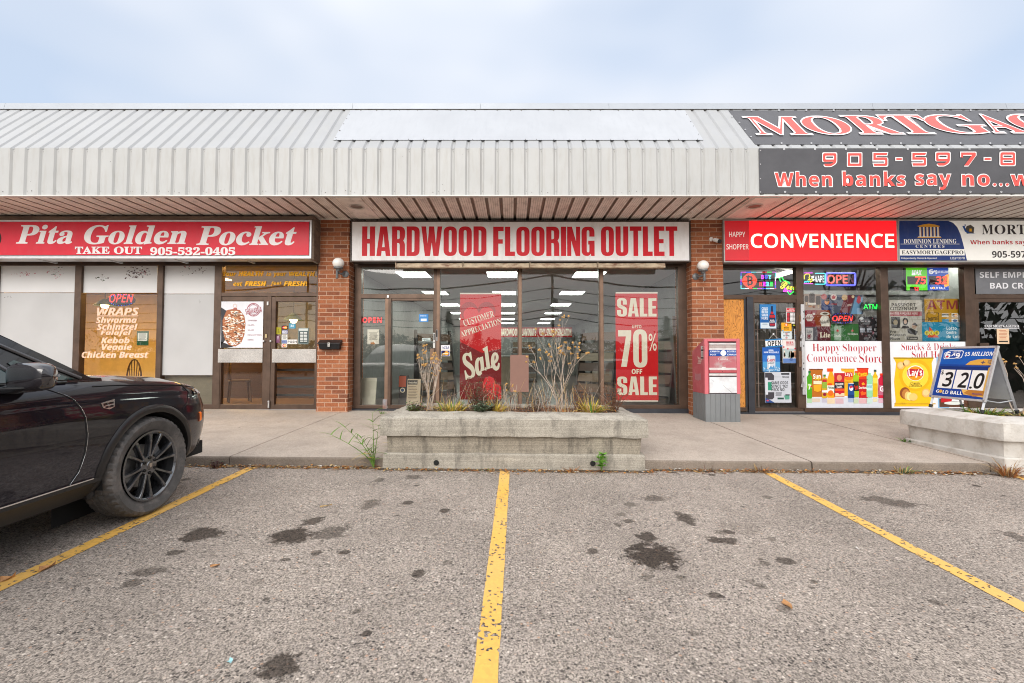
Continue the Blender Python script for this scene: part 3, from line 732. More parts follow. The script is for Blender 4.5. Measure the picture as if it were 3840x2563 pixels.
# pita shop
fr = MB()
XPl, XPr = XL, PX['l'][0] + .03
hbar(fr, XPl, XPr, VA, 405, 452, D_FR - .004)
for a, b in ((-610, -565), (-70, -25), (506, 551), (1078, 1113), (1470, 1520)): vbar(fr, VA, a, b, 452, 1440, 800)
vbar(fr, VA, 1835, 1862, 664, 1445, 1000); vbar(fr, VA, 2176, 2200, 452, 1445, 800)
hbar(fr, wx(VA, 1520, 650, D_FR), XPr - .02, VA, 638, 664, x=1800)
hbar(fr, XPl, wx(VA, 1490, 1200, D_FR), VA, 1408, 1442, x=1400)
fr.build('pita_shop_frame', M_BRONZE, bld, bevel=.004)
kick(VA, XPl, XPr, 1442, 1466, 1700, plain('grey_sill', (.30, .29, .29), .5))
for a, b in ((-565, -70), (-25, 506), (551, 1078), (1113, 1470)): pane(VA, a, 452, b, 1410)
pane(VA, 1525, 452, 2176, 640)
def door(v, x0, x1, y0, y1, l, r, t, b, label=None, hand=None, mid=None, m=None, gm=None):
    """a glazed door leaf: frame with stiles l, r and rails t, b (in view pixels), its pane a sub-part"""
    d = MB(); yc = (y0 + y1) / 2; D = D_FR + .012
    X = [wx(v, q, yc, D) for q in (x0, x0 + l, x1 - r, x1)]; Z = [wz(v, (x0 + x1) / 2, q, D) for q in (y1, y1 - b, y0 + t, y0)]
    d0, d1 = D - .002, 8.83
    d.box(X[0], d0, Z[0], X[1], d1, Z[3]); d.box(X[2], d0, Z[0], X[3], d1, Z[3])
    d.box(X[1], d0 + .003, Z[0], X[2], d1 - .003, Z[1]); d.box(X[1], d0 + .003, Z[2], X[2], d1 - .003, Z[3])
    o = d.build('door', m or M_BRONZE, bld, bevel=.003)
    if label: o['label'] = label
    pane(v, x0 + l, y0 + t, x1 - r, y1 - b, gm, name='glass_pane', parent=o)
    return o
dA = door(VA, 1502, 1836, 666, 1442, 22, 28, 30, 34, 'glazed door with a meat poster in its upper half')
dB = door(VA, 1862, 2178, 668, 1446, 30, 12, 32, 36, 'glazed door with card stickers and a PUSH sign')
M_MARB = concrete('scratched_marble_film', (.55, .53, .50), (.40, .38, .36), (.16, .15, .14), streak=.0)
for o, a, b in ((dA, 1500, 1806), (dB, 1872, 2174)):
    k = Art(VA, D_FR - .006); k.slab(M_MARB, a, 1027, b, 1120); k.part('push_plate', o)
for o, x, y in ((dA, 1818, 972), (dB, 1866, 972)):
    q = at(*pp(VA, x, y), D_FR); h = MB(); h.lathe([(0, -.03), (.016, -.03), (.018, -.012), (.018, .01)], q, 'y', 14); h.build('lock_cylinder', M_STEEL, o, True)
k = MB(); q = at(*pp(VA, 1833, 938), D_FR); k.box(q.x - .018, D_FR - .018, q.z - .035, q.x + .018, D_FR + .01, q.z + .035); k.build('latch_plate', plain('brass', (.45, .36, .2), .4, .7), dA, bevel=.003)
k = MB(); q = at(*pp(VA, 1852, 1410), D_FR); k.box(q.x - .012, D_FR - .03, q.z - .06, q.x + .016, D_FR, q.z + .05); k.ball((q.x, D_FR - .02, q.z + .06), .022, 10); k.build('floor_bolt', M_STEEL, dB, bevel=.003)
k = MB(); q = at(*pp(VA, 1845, 712), D_FR); k.box(q.x - .016, D_FR - .02, q.z - .04, q.x + .016, D_FR, q.z + .03); k.build('door_contact', plain('white_plastic', (.7, .7, .68), .4), dA, bevel=.003)

# hardwood shop
fr = MB()
X0, X1 = PX['l'][1], PX['r'][0]
hbar(fr, X0 - .1, X1 + .1, VB, 395, 425, D_FR - .004)
vbar(fr, VB, 283, 332, 425, 1415, 760); vbar(fr, VC, 1232, 1300, 425, 1415, 760)
vbar(fr, VB, 852, 898, 425, 1415, 800); vbar(fr, VB, 1455, 1486, 425, 1415, 800); vbar(fr, VC, 663, 696, 425, 1415, 800)
vbar(fr, VB, 502, 546, 650, 1415, 1000)
hbar(fr, wx(VB, 330, 640, D_FR), wx(VB, 860, 640, D_FR), VB, 617, 650)
hbar(fr, X0, wx(VB, 502, 1430, D_FR), VB, 1415, 1440); hbar(fr, wx(VB, 855, 1430, D_FR), X1, VB, 1415, 1442)
fr.build('flooring_shop_frame', M_BRONZE, bld, bevel=.004)
for v, a, b in ((VB, 1464, 1484), (VC, 672, 694), (VB, 875, 896), (VB, 505, 528)):   # lighter worn faces of the mullions
    fc = MB(); vbar(fc, v, a, b, 655 if b == 528 else 430, 1412, 800, D_FR - .003, D_FR + .01); fc.build('mullion_cover', M_BRONZE_L, bld)
kick(VB, X0 - .02, X1 + .05, 1441, 1475, 900)
pane(VB, 332, 425, 852, 617); pane(VB, 318, 650, 503, 1415)
pane(VB, 898, 425, 1455, 1415); pane(VC, 107, 425, 663, 1415); pane(VC, 696, 425, 1232, 1415)
dH = door(VB, 530, 872, 640, 1440, 18, 24, 26, 26, 'glazed shop door with blue sticker and wooden pull plate')
k = MB(); q0, q1 = at(*pp(VB, 827, 1120), D_FR), at(*pp(VB, 857, 1010), D_FR)
k.box(q0.x, D_FR - .02, q0.z, q1.x, D_FR + .012, q1.z); k.build('pull_plate', M_BRONZE_L, dH, bevel=.004)
k = MB(); q0, q1 = at(*pp(VB, 488, 1455), D_FR), at(*pp(VB, 522, 1372), D_FR)
k.box(q0.x, D_FR - .012, q0.z, q1.x, D_FR + .01, q1.z); k.build('hinge_patch', plain('rusty_hinge', (.22, .11, .08), .6, dirt=('8a8f94', .9, 4, (1, 1, 1))), dH, bevel=.003)
k = MB(); q = at(*pp(VB, 527, 637), D_FR); k.box(q.x - .02, D_FR - .022, q.z - .025, q.x + .02, D_FR + .01, q.z + .025); k.build('pivot_block', M_ALU, dH, bevel=.004)

# convenience shop and mortgage office
fr = MB()
X0, X1 = PX['r'][1], XR
hbar(fr, X0 - .03, X1, VD, 395, 426, D_FR - .004)
vbar(fr, VD, 748, 798, 426, 1440, 900); vbar(fr, VE, 203, 258, 426, 1440, 800); vbar(fr, VE, 806, 880, 426, 1440, 800)
hbar(fr, X0 - .02, wx(VD, 760, 640, D_FR), VD, 624, 654)
hbar(fr, wx(VE, 870, 640, D_FR), X1, VE, 620, 650, x=1000)
hbar(fr, wx(VD, 800, 1450, D_FR), wx(VE, 806, 1450, D_FR), VD, 1438, 1470, x=1100)
hbar(fr, X0 - .02, wx(VD, 390, 1450, D_FR), VD, 1432, 1462, x=300)
vbar(fr, VE, 1420, 1470, 426, 1440, 800)
fr.build('convenience_shop_frame', M_BRONZE, bld, bevel=.004)
po = MB(); vbar(po, VD, 386, 431, 640, 1500, 1000, D_FR - .03); vbar(po, VD, 372, 388, 655, 1470, 1000, D_FR + .01); po.build('door_post', M_DARKMET, bld, bevel=.004)
kick(VD, X0 - .02, X1, 1466, 1500, 1000)
pane(VD, 222, 426, 748, 624); pane(VD, 798, 426, 1360, 1440); pane(VE, 258, 426, 806, 1440); pane(VE, 880, 436, 1420, 620, M_GLASS2); pane(VE, 1470, 436, 2300, 1440, M_GLASS2)
ply = Art(VD, D_FR + .03)
def plywood():
    m, n, l, p = newmat('plywood')
    g = nod(n, 'ShaderNodeNewGeometry'); mpn = nod(n, 'ShaderNodeMapping', i_Scale=(3.2, 1, .75)); l.new(g.outputs['Position'], mpn.inputs['Vector'])
    a = nod(n, 'ShaderNodeTexNoise', i_Scale=2.6, i_Detail=3.0, i_Distortion=.9); l.new(mpn.outputs[0], a.inputs['Vector'])
    s = nod(n, 'ShaderNodeMath', operation='MULTIPLY', i_1=26.0); l.new(a.outputs['Fac'], s.inputs[0])
    f = nod(n, 'ShaderNodeMath', operation='PINGPONG', i_1=1.0); l.new(s.outputs[0], f.inputs[0])
    rp = nod(n, 'ShaderNodeValToRGB'); e = rp.color_ramp.elements
    e[0].position, e[0].color = .05, (.36, .13, .02, 1); e[1].position, e[1].color = .5, (.66, .28, .05, 1)
    l.new(f.outputs[0], rp.inputs[0]); l.new(rp.outputs[0], p.inputs['Base Color']); p.inputs['Roughness'].default_value = .6
    return m
ply.slab(plywood(), 216, 655, 384, 1432, .02)
K = ink('3a2412')
for x, y in ((282, 672), (338, 664), (300, 850), (345, 770), (262, 907), (330, 905), (290, 830), (240, 960)): ply.ell(K, x, y, 3, 3, 1, 8)
ply.part('plywood_panel', bld)
dC = door(VD, 431, 782, 652, 1462, 14, 40, 28, 28, 'shop door plastered with beer posters, steel lock bar at its edge')
k = Art(VD, D_FR - .03)
k.slab(M_ALU, 779, 692, 803, 1340, .03)
for y in (740, 790, 985, 1110, 1150, 1205): k.rect(M_BLACK, 789, y, 795, y + 12, 1)
k.part('lock_bar', dC)
k = Art(VD, D_FR - .012); k.slab(plain('worn_brass_plate', (.22, .12, .06), .45, .5), 762, 768, 781, 882, .02); k.ell(M_STEEL, 772, 824, 8, 8, 2, 14); k.part('lock_plate', dC)
k = Art(VD, D_FR - .012); k.slab(M_ALU, 768, 955, 782, 998, .02); k.ell(M_BLACK, 775, 977, 3.5, 4, 2, 10); k.part('latch_plate', dC)
k = Art(VD, D_FR - .02); k.slab(M_BRONZE_L, 757, 1028, 784, 1140, .02); k.part('pull_plate', dC)
k = Art(VD, D_FR - .01); k.slab(M_ALU, 440, 1464, 798, 1482, .04)
for x in (464, 535, 605, 676, 747): k.ell(M_BLACK, x, 1473, 2.5, 2.5, 1, 8)
k.part('threshold', dC)
dM = door(VE, 882, 1440, 650, 1462, 30, 40, 26, 26, 'dark glazed office door behind the lottery board', gm=M_GLASS2)
k = MB(); q0, q1 = at(*pp(VE, 892, 1005), D_FR), at(*pp(VE, 955, 970), D_FR); k.box(q0.x, D_FR - .05, q0.z, q1.x, D_FR, q1.z); k.build('lock_box', M_BRONZE, dM, bevel=.005)
for x, y in ((787, 912), (792, 1262)):               # padlocks hang from the lock bar
    q = at(*pp(VD, x - 8, y + 12), D_FR - .06); p = root('padlock', ('steel padlock hanging by the brass lock plate' if y < 1000 else 'steel padlock hanging low by the green bottle picture'), 'padlock', (q.x, q.y, q.z - .03), 'padlocks on the shop door')
    b = MB(); b.hexa([(q.x - .034, q.y - .012, q.z - .034), (q.x + .014, q.y - .012, q.z - .042), (q.x + .014, q.y + .012, q.z - .042), (q.x - .034, q.y + .012, q.z - .034),
                      (q.x - .022, q.y - .012, q.z + .03), (q.x + .03, q.y - .012, q.z + .02), (q.x + .03, q.y + .012, q.z + .02), (q.x - .022, q.y + .012, q.z + .03)])
    b.build('lock_body', M_STEEL, p, bevel=.004)
    s_ = MB(); s_.tube([(q.x - .012, q.y, q.z + .025), (q.x - .006, q.y, q.z + .055), (q.x + .012, q.y, q.z + .066), (q.x + .026, q.y, q.z + .05), (q.x + .022, q.y, q.z + .02)], .0055, 6); s_.build('shackle', M_STEEL, p, True)

# ================================================================ signs on the building
WHITE, CREAM, BLK = 'f2f0ee', 'efe6d2', '1a1718'
def signbox(name, label, v, x0, y0, x1, y1, D, depth, framem, fw, xfar=None, group=None):
    """a shallow lit-sign case: returns its root and world rectangle of the face"""
    X0, X1 = wx(v, x0, (y0 + y1) / 2, D), (xfar if xfar is not None else wx(v, x1, (y0 + y1) / 2, D))
    xm = (x0 + x1) / 2
    Z0, Z1 = wz(v, xm, y1, D), wz(v, xm, y0, D)
    r = root(name, label, 'sign', ((X0 + X1) / 2, D, Z0), group)
    c = MB()
    c.box(X0, D - .012, Z0, X0 + fw, D + .02, Z1); c.box(X1 - fw, D - .012, Z0, X1, D + .02, Z1)
    c.box(X0 + fw, D - .010, Z0, X1 - fw, D + .02, Z0 + fw); c.box(X0 + fw, D - .010, Z1 - fw, X1 - fw, D + .02, Z1)
    c.box(X0 + .004, D + .02, Z0 + .004, X1 - .004, D + depth, Z1 - .004)
    c.build('sign_case', framem, r, bevel=.003)
    return r, X0, X1, Z0, Z1
# pita takeaway sign
M_WOODC = plain('weathered_dark_wood', (.16, .115, .085), .8, 0, .3, 5, .4, 30, dirt=('3a2c24', .7, 6, (.4, 1, 3)), stretch=(.3, 1, 2))
r, X0, X1, Z0, Z1 = signbox('pita_shop_sign', 'long red fascia sign reading Pita Golden Pocket, take out, in white', VA, -900, 140, 2145, 405, D_PITA, .28, M_ALU, .03)
zt_ = z_sof_w - .03
c = MB(); c.hexa([(XL, D_PITA - .005, Z1 + .004), (X1 + .0, D_PITA - .005, Z1 + .004), (X1 + .03, 8.5, Z1 + .004), (XL, 8.5, Z1 + .004),
                  (XL, D_PITA + .02, zt_), (X1 + .03, D_PITA + .02, zt_), (X1 + .03, 8.5, zt_), (XL, 8.5, zt_)])
c.hexa([(X1 + .002, D_PITA + .005, Z0 - .015), (X1 + .035, D_PITA + .02, Z0 - .015), (X1 + .035, 8.62, Z0 - .015), (X1 + .002, 8.62, Z0 - .015),
        (X1 + .002, D_PITA + .005, Z1 + .002), (X1 + .035, D_PITA + .02, Z1 + .002), (X1 + .035, 8.62, Z1 + .002), (X1 + .002, 8.62, Z1 + .002)])
c.build('wooden_surround', M_WOODC, r, bevel=.006)
c = MB().mat(plain('dark_soffit_board', (.055, .045, .038), .7)); c.box(XL, D_PITA + .29, Z0 + .03, X1, 8.62, Z0 + .05)
c.mat(M_ALU)
for x in (-700, -230, 245, 715, 1185, 1665, 2120):
    q = wx(VA, x, 402, D_PITA + .03); c.hexa([(q, D_PITA + .03, Z0 - .006), (q + .035, D_PITA + .03, Z0 - .006), (q + .035, 8.6, Z0 - .012), (q, 8.6, Z0 - .012), (q, D_PITA + .03, Z0 + .003), (q + .035, D_PITA + .03, Z0 + .003), (q + .035, 8.6, Z0 + .02), (q, 8.6, Z0 + .02)])
c.build('underside', None, r)
a = Art(VA, D_PITA - .004)
W = vinyl('f0eced'); RED = vinyl('d81c36')
a.slab(RED, -880, 152, 2125, 380, .02)
for t, x0, y0, x1, y1 in (('Pita', 112, 172, 500, 305), ('Golden', 580, 174, 1285, 308), ('Pocket', 1352, 182, 2042, 314)):
    a.text(W, t, 'b', x0, y0, x1, y1, shear=.22, off=.012)
for t, x0, y0, x1, y1 in (('TAKE', 516, 322, 756, 372), ('OUT', 785, 322, 978, 374), ('905-532-0405', 1034, 326, 1620, 382)):
    a.text(W, t, 'b', x0, y0, x1, y1, off=.022)
YEL = vinyl('e8d21c')
a.ell(ink('1a1a1a'), -40, 265, 50, 62, 1, 28); a.ell(YEL, -40, 265, 40, 52, 2, 28)
a.part('sign_face', r)
# flooring shop sign
r, X0, X1, Z0, Z1 = signbox('flooring_shop_sign', 'long white fascia sign reading HARDWOOD FLOORING OUTLET in red block capitals', VB, 258, 92, 1, 388, D_SG, .2, plain('dark_sign_frame', (.09, .07, .06), .5, .4), .022, xfar=wx(VC, 1318, 238, D_SG))
a = Art(VB, D_SG - .003)
xe = (VC[0] + 1308 * VC[2] - VB[0]) / VB[2]
a.slab(plain('white_sign_acrylic', (.80, .79, .79), .3, 0, .03, 2, dirt=('b9b2ab', .5, 5, (1, 1, .4)), spec=.5), 268, 102, xe, 378, .02)
RB = ink('cc0a22')
sx_ = lambda x: (VC[0] + x * VC[2] - VB[0]) / VB[2]
a.block(RB, 'HARDWOOD', 340, 134, 1232, 346, 2, .05); a.block(RB, 'FLOORING', 1280, 136, sx_(630), 346, 2, .05); a.block(RB, 'OUTLET', sx_(676), 134, sx_(1224), 346, 2, .05)
a.part('sign_face', r)
# rusty light strip below it
X0, X1 = wx(VB, 580, 412, 8.46), wx(VC, 1140, 412, 8.46); za, zb = wz(VB, 1300, 430, 8.46), wz(VB, 1300, 397, 8.46)
r = root('light_strip', 'rusty cream light strip slung under the red and white flooring sign', 'light fixture', ((X0 + X1) / 2, 8.46, za))
M_RUST = plain('rusty_cream_metal', (.50, .40, .28), .6, .1, .25, 7, dirt=('6b2f10', .95, 5, (1.4, 1, 4)))
cu = [X0, wx(VB, 1062, 412, 8.46), wx(VB, 1541, 412, 8.46), wx(VC, 650, 412, 8.46), X1]
for p, q in zip(cu, cu[1:]):
    m = MB(); m.hexa([(p + .008, 8.44, za), (q - .008, 8.44, za), (q - .008, 8.56, za), (p + .008, 8.56, za), (p + .008, 8.46, zb), (q - .008, 8.46, zb), (q - .008, 8.56, zb), (p + .008, 8.56, zb)])
    m.box(p, 8.43, za - .012, p + .016, 8.56, zb + .01); m.build('strip_housing', M_RUST, r, bevel=.004)
# convenience and mortgage sign
M_GREYF = plain('grey_sign_frame', (.42, .41, .40), .45, .5)
r, X0, X1, Z0, Z1 = signbox('convenience_sign', 'backlit red fascia sign reading HAPPY SHOPPER CONVENIENCE', VD, 216, 84, 1, 392, D_SG, .2, M_GREYF, .022, xfar=wx(VE, 318, 238, D_SG))
a = Art(VD, D_SG - .003)
ex = lambda x: (VE[0] + x * VE[2] - VD[0]) / VD[2]
LR = emitter('lit_red_acrylic', 'f0121c', 0.85); LW = emitter('lit_cream_letters', 'fff3cf', 1.15)
a.slab(plain('dim_red_acrylic', 'd0202c', .35, emit=.18, vary=.04), 226, 94, 403, 378, .02)
a.slab(LR, 404, 94, ex(314), 378, .021)
for t, y0, y1, x0, x1 in (('HAPPY', 172, 210, 256, 372), ('SHOPPER', 261, 299, 237, 396)): a.text(ink('f4ece4', .15), t, 's', x0, y0, x1, y1, off=.012)
a.text(LW, 'CONVENIENCE', 's', 412, 186, ex(292), 288, off=.018, space=1.06)
a.part('sign_face', r)
r, X0, X1, Z0, Z1 = signbox('mortgage_sign', 'white and blue fascia sign with a columned building emblem reading DOMINION LENDING CENTRES', VE, 319, 84, 1, 392, D_SG, .2, M_GREYF, .022, xfar=XR)
a = Art(VE, D_SG - .003)
WH = plain('lit_white_acrylic', (.84, .84, .80), .3, emit=.12, vary=.03); NAVY = vinyl('17377c'); GOLD = vinyl('e0a030')
a.slab(WH, 328, 94, 2300, 378, .02)
a.poly(NAVY, [(328, 94), (680, 94), (715, 108), (745, 140), (768, 190), (785, 250), (815, 378), (328, 378)], 1)
a.rect(WH, 332, 297, 797, 342, 2); a.text(ink('252932'), 'EASYMORTGAGEPRO', 'b', 346, 306, 788, 334, 3)
a.text(WH, 'DOMINION LENDING', 'b', 360, 224, 738, 256, 2); a.rect(WH, 338, 259, 760, 261.5, 2); a.text(WH, 'C E N T R E S', 'b', 446, 266, 652, 286, 2)
a.text(WH, 'Independently Owned & Operated', 's', 342, 355, 598, 371, 2, off=.01); a.text(WH, 'LIC#13318', 's', 695, 353, 798, 371, 2, off=.01)
a.poly(GOLD, [(458, 132), (500, 120), (541, 114), (582, 120), (622, 132), (612, 137), (468, 137)], 2)
for k in range(6):
    x = 473 + k * 25.5; a.rect(ink('efe9da'), x, 138, x + 10, 206, 2); a.rect(GOLD, x + 10, 138, x + 14, 206, 2)
a.rect(ink('efe9da'), 464, 206, 626, 211, 2); a.rect(GOLD, 460, 211, 630, 216, 2)
BL = ink('1d4f9c')
a.poly(ink('55524c'), [(803, 152), (812, 132), (840, 122), (866, 142), (862, 184), (812, 186)], 2); a.rect(ink('f0b428'), 831, 150, 848, 170, 3)
a.poly(BL, [(780, 130), (790, 152), (800, 172), (822, 184), (876, 186), (830, 178), (808, 160), (798, 138), (806, 124), (796, 132)], 3); a.ell(BL, 800, 124, 4, 5, 3)
DK = ink('3a3436')
for ch, x0, x1 in (('M', 920, 1003), ('O', 1012, 1090), ('R', 1098, 1170), ('T', 1172, 1236), ('G', 1244, 1318), ('A', 1322, 1400), ('G', 1408, 1482), ('E', 1490, 1550)): a.text(DK, ch, 'b', x0, 122, x1, 190, 2)
a.text(vinyl('c02830'), 'When banks say no...we', 'sb', 838, 230, 1420, 272, 2); a.text(DK, '905-597', 'sb', 994, 310, 1236, 358, 2)
a.part('sign_face', r)
# banners on the roof
O_M = Vector((0, D_FA, z_fa_t)); Vm = Vector((0, D_TOP - D_FA, z_top - z_fa_t)).normalized(); Um = Vector((1, 0, 0)); Nm = Um.cross(Vm)
PLm = (O_M + Nm * .012, Um, Vm)
M_BAN = plain('charcoal_banner_vinyl', (.075, .075, .083), .42, 0, .12, 3, .5, 2.2, spec=.4)
CORAL = vinyl('f2524a')
def grommets(a, pts, r=7):
    for x, y in pts: a.ell(M_ALU, x, y, r, r * .9, 2, 12); a.ell(M_BLACK, x, y, r * .4, r * .4, 3, 8)
a = Art(VR, plane=PLm)
a.mat(M_BAN)
u0, v0, u1, v1 = a.uv(585, 352)[0], a.uv(500, 352)[1], XR - 2.6, a.uv(500, 128)[1]
u0b = a.uv(405, 128)[0]
n = 40
a.grid([[a.o + a.U * ((u0 if j == 0 else u0b) * .5 + (u0 + u0b) * .25 + ((u1 - (u0 + u0b) / 2) * i / n)) + a.V * (v0 + (v1 - v0) * j / 4) + a.N * (.004 * mnoise.noise(Vector((i * .8, j * 1.3, 2))) - .008) for i in range(n + 1)] for j in range(5)])
for t, x0, y0, x1, y1 in (('M', 541, 171, 905, 296), ('O', 893, 168, 1202, 296), ('R', 1200, 164, 1490, 292), ('T', 1450, 161, 1742, 290), ('G', 1712, 159, 2084, 290), ('A', 2050, 155, 2285, 285), ('G', 2270, 155, 2610, 285), ('E', 2630, 155, 2880, 285)):
    # each letter is measured on the slope; width from its foot to keep it upright on the banner
    a.text(W, t, 'b', x0, y0, x1, y1, 5, off=.022); a.text(CORAL, t, 'b', x0 + 8, y0 + 6, x1 - 8, y1 - 6, 6, off=-.006)
grommets(a, [(558 + i * 180, 130) for i in range(12)], 6); grommets(a, [(755 + i * 196, 347) for i in range(10)], 6)
grommets(a, [(430, 170), (478, 212), (517, 258), (555, 304)], 5)
a.thing('roof_banner', 'charcoal banner with MORTGAGE in coral serif letters on the sloping roof', 'banner')
a = Art(VR, D_FA - .014)
a.mat(M_BAN)
x0, z0, x1, z1 = a.frame(608, 380, 2200, 677)
a.grid([[Vector((x0 + (XR - 2.6 - x0) * i / n, D_FA - .012 + .003 * mnoise.noise(Vector((i * .7, j * .9, 5))), z0 + (z1 - z0) * j / 5)) for i in range(n + 1)] for j in range(6)])
def techno(a, m, ch, x0, y0, x1, y1, layer, g):
    """wide squared figures"""
    w, h, t = x1 - x0, y1 - y0, 17 + g * 2
    P = lambda *l: [fillet([(x0 + u * w, y0 + v * h, rr) for u, v, rr in l])]
    x0, y0, x1, y1 = x0 - g, y0 - g, x1 + g, y1 + g; w, h = x1 - x0, y1 - y0
    tx, ty = t / w, t / h
    H = lambda u0, v0, u1, v1: P((u0, v0, 0), (u1, v0, 0), (u1, v1, 0), (u0, v1, 0))[0]
    B = lambda u0, v0, u1, v1, r: fillet([(x0 + u0 * w, y0 + v0 * h, r), (x0 + u1 * w, y0 + v0 * h, r), (x0 + u1 * w, y0 + v1 * h, r), (x0 + u0 * w, y0 + v1 * h, r)])
    if ch == '0': lp = [B(0, 0, 1, 1, 5), B(tx, ty, 1 - tx, 1 - ty, 2)]
    elif ch == '8': lp = [B(0, 0, 1, 1, 14), B(tx, ty, 1 - tx, .5 - ty / 2.4, 4), B(tx, .5 + ty / 2.4, 1 - tx, 1 - ty, 4)]
    elif ch == '9': lp = [P((0, 0, 12), (1, 0, 12), (1, .75, 20), (.6, 1, 8), (.2, 1, 0), (.1, .92, 0), (.1, .82, 0), (.6, .82, 8), (.82, .66, 0), (0, .66, 12))[0], B(tx, ty, 1 - tx, .66 - ty, 5)]
    elif ch == '5': lp = [P((0, 0, 0), (1, 0, 0), (.94, ty, 0), (tx, ty, 0), (tx, .36, 0), (1, .36, 12), (1, 1, 14), (.06, 1, 0), (0, 1 - ty, 0), (1 - tx, 1 - ty, 4), (1 - tx, .36 + ty, 4), (0, .36 + ty, 0))[0]]
    elif ch == '7': lp = [P((0, 0, 0), (1, 0, 8), (1, .25, 0), (.5, 1, 0), (.22, 1, 0), (.76, ty, 0), (.14, ty, 0), (.12, .38, 0), (0, .38, 0))[0]]
    else: lp = [H(0, 0, 1, 1)]
    v, f = shape_mesh([[a.uv(*q) for q in l] for l in lp]); a.put(v, f, layer, m)
for ch, x0, y0, x1, y1 in (('9', 1025, 413, 1115, 500), ('0', 1188, 413, 1280, 498), ('5', 1356, 411, 1450, 498), ('-', 1506, 445, 1544, 460), ('5', 1612, 410, 1704, 496), ('9', 1768, 408, 1860, 496), ('7', 1932, 408, 2030, 496), ('-', 2086, 444, 2128, 460), ('8', 2190, 407, 2288, 494)):
    techno(a, W, ch, x0, y0, x1, y1, 4, 5); techno(a, CORAL, ch, x0, y0, x1, y1, 6, -1)
for t, x0, y0, x1, y1 in (('When', 708, 534, 1086, 634), ('banks', 1154, 532, 1568, 632), ('say', 1632, 550, 1868, 656), ('no...we', 1938, 552, 2480, 630)):
    a.text(W, t, 'sb', x0 - 4, y0 - 4, x1 + 4, y1 + 4, 4, off=.034, space=1.12); a.text(CORAL, t, 'sb', x0 + 2, y0 + 2, x1 - 2, y1 - 2, 6, off=.006, space=1.12)
grommets(a, [(772 + i * 203, 386) for i in range(9)]); grommets(a, [(778 + i * 203, 667) for i in range(9)]); grommets(a, [(616, 395), (616, 485), (616, 580), (616, 668)], 4)
a.thing('fascia_banner', 'charcoal banner with 905-597-8 and When banks say no in coral on the upright fascia', 'banner')
# the blank panel on the roof
a = Art(VT, plane=(O_M + Nm * .012, Um, Vm))
BP = plain('blank_white_panel', (.42, .44, .47), .4, 0, .06, 1.1, spec=.5, dirt=('a4a8ae', .6, 4, (3, .6, .6)))
vl, vh = a.uv(700, 335)[1], a.uv(700, 134)[1]; ul = (a.uv(82, 335)[0] + a.uv(215, 133)[0]) / 2
b2 = Art(VR, plane=a and (a.o, a.U, a.V)); ur = (b2.uv(112, 126)[0] + b2.uv(248, 328)[0]) / 2
a.mat(BP); f0 = [(ul, vl), (ur, vl), (ur, vh), (ul, vh)]
a.add([a.o + a.U * p + a.V * q - a.N * .006 for p, q in f0] + [a.o + a.U * p + a.V * q for p, q in f0], [(3, 2, 1, 0), (4, 5, 6, 7), (0, 1, 5, 4), (1, 2, 6, 5), (2, 3, 7, 6), (3, 0, 4, 7)])
def dots(a, u0, v0, u1, v1, n, r=.012):
    for i in range(n):
        t = (i + R(.2, .8)) / n; u, v = u0 + (u1 - u0) * t, v0 + (v1 - v0) * t; q = a.o + a.U * u + a.V * v
        a.mat(M_SCREW).ball(q, r * R(.5, 1), 6)
dots(a, ul, vh - .02, ur, vh - .02, 22, .014); dots(a, ul, vl + .02, ur, vl + .02, 26, .010); dots(a, ul + .02, vl, ul + .02, vh, 5, .014); dots(a, ur - .02, vl, ur - .02, vh, 4, .014)
a.thing('roof_panel', 'blank white sheet screwed flat over the roof ribs, rows of dark screws at its edges', 'panel')

# recessed lights in the soffit
for k, (v, x, y, lab) in enumerate(((VT, 248, 783, 'round recessed light in the soffit above the pillar with the black letter box'), (VR, 578, 757, 'round recessed light in the pinkish soffit by the lit red sign'))):
    a = ray(*pp(v, x, y)); q = Vector((0, 0, CZ)) + a * ((z_sof_w - .004 - CZ) / a.z)
    r = root('recessed_light', lab, 'ceiling light', (q.x, q.y, q.z), 'recessed soffit lights')
    m = MB(); m.box(q.x - .20, D_FA + .04, q.z - .012, q.x + .20, 8.48, q.z + .004); m.build('cover_plate', M_SOFFIT, r)
    m = MB(); m.lathe([(.125, -.018), (.135, -.020), (.115, -.024), (.10, -.016), (.10, -.0125)], q, 'z', 28); m.build('trim_ring', plain('grey_trim_ring', (.55, .5, .45), .5), r, True)
    m = MB(); m.lathe([(.0, -.0135), (.10, -.0135)], q, 'z', 24); m.build('lamp_recess', plain('dark_lamp_recess', (.16, .11, .08), .5), r)
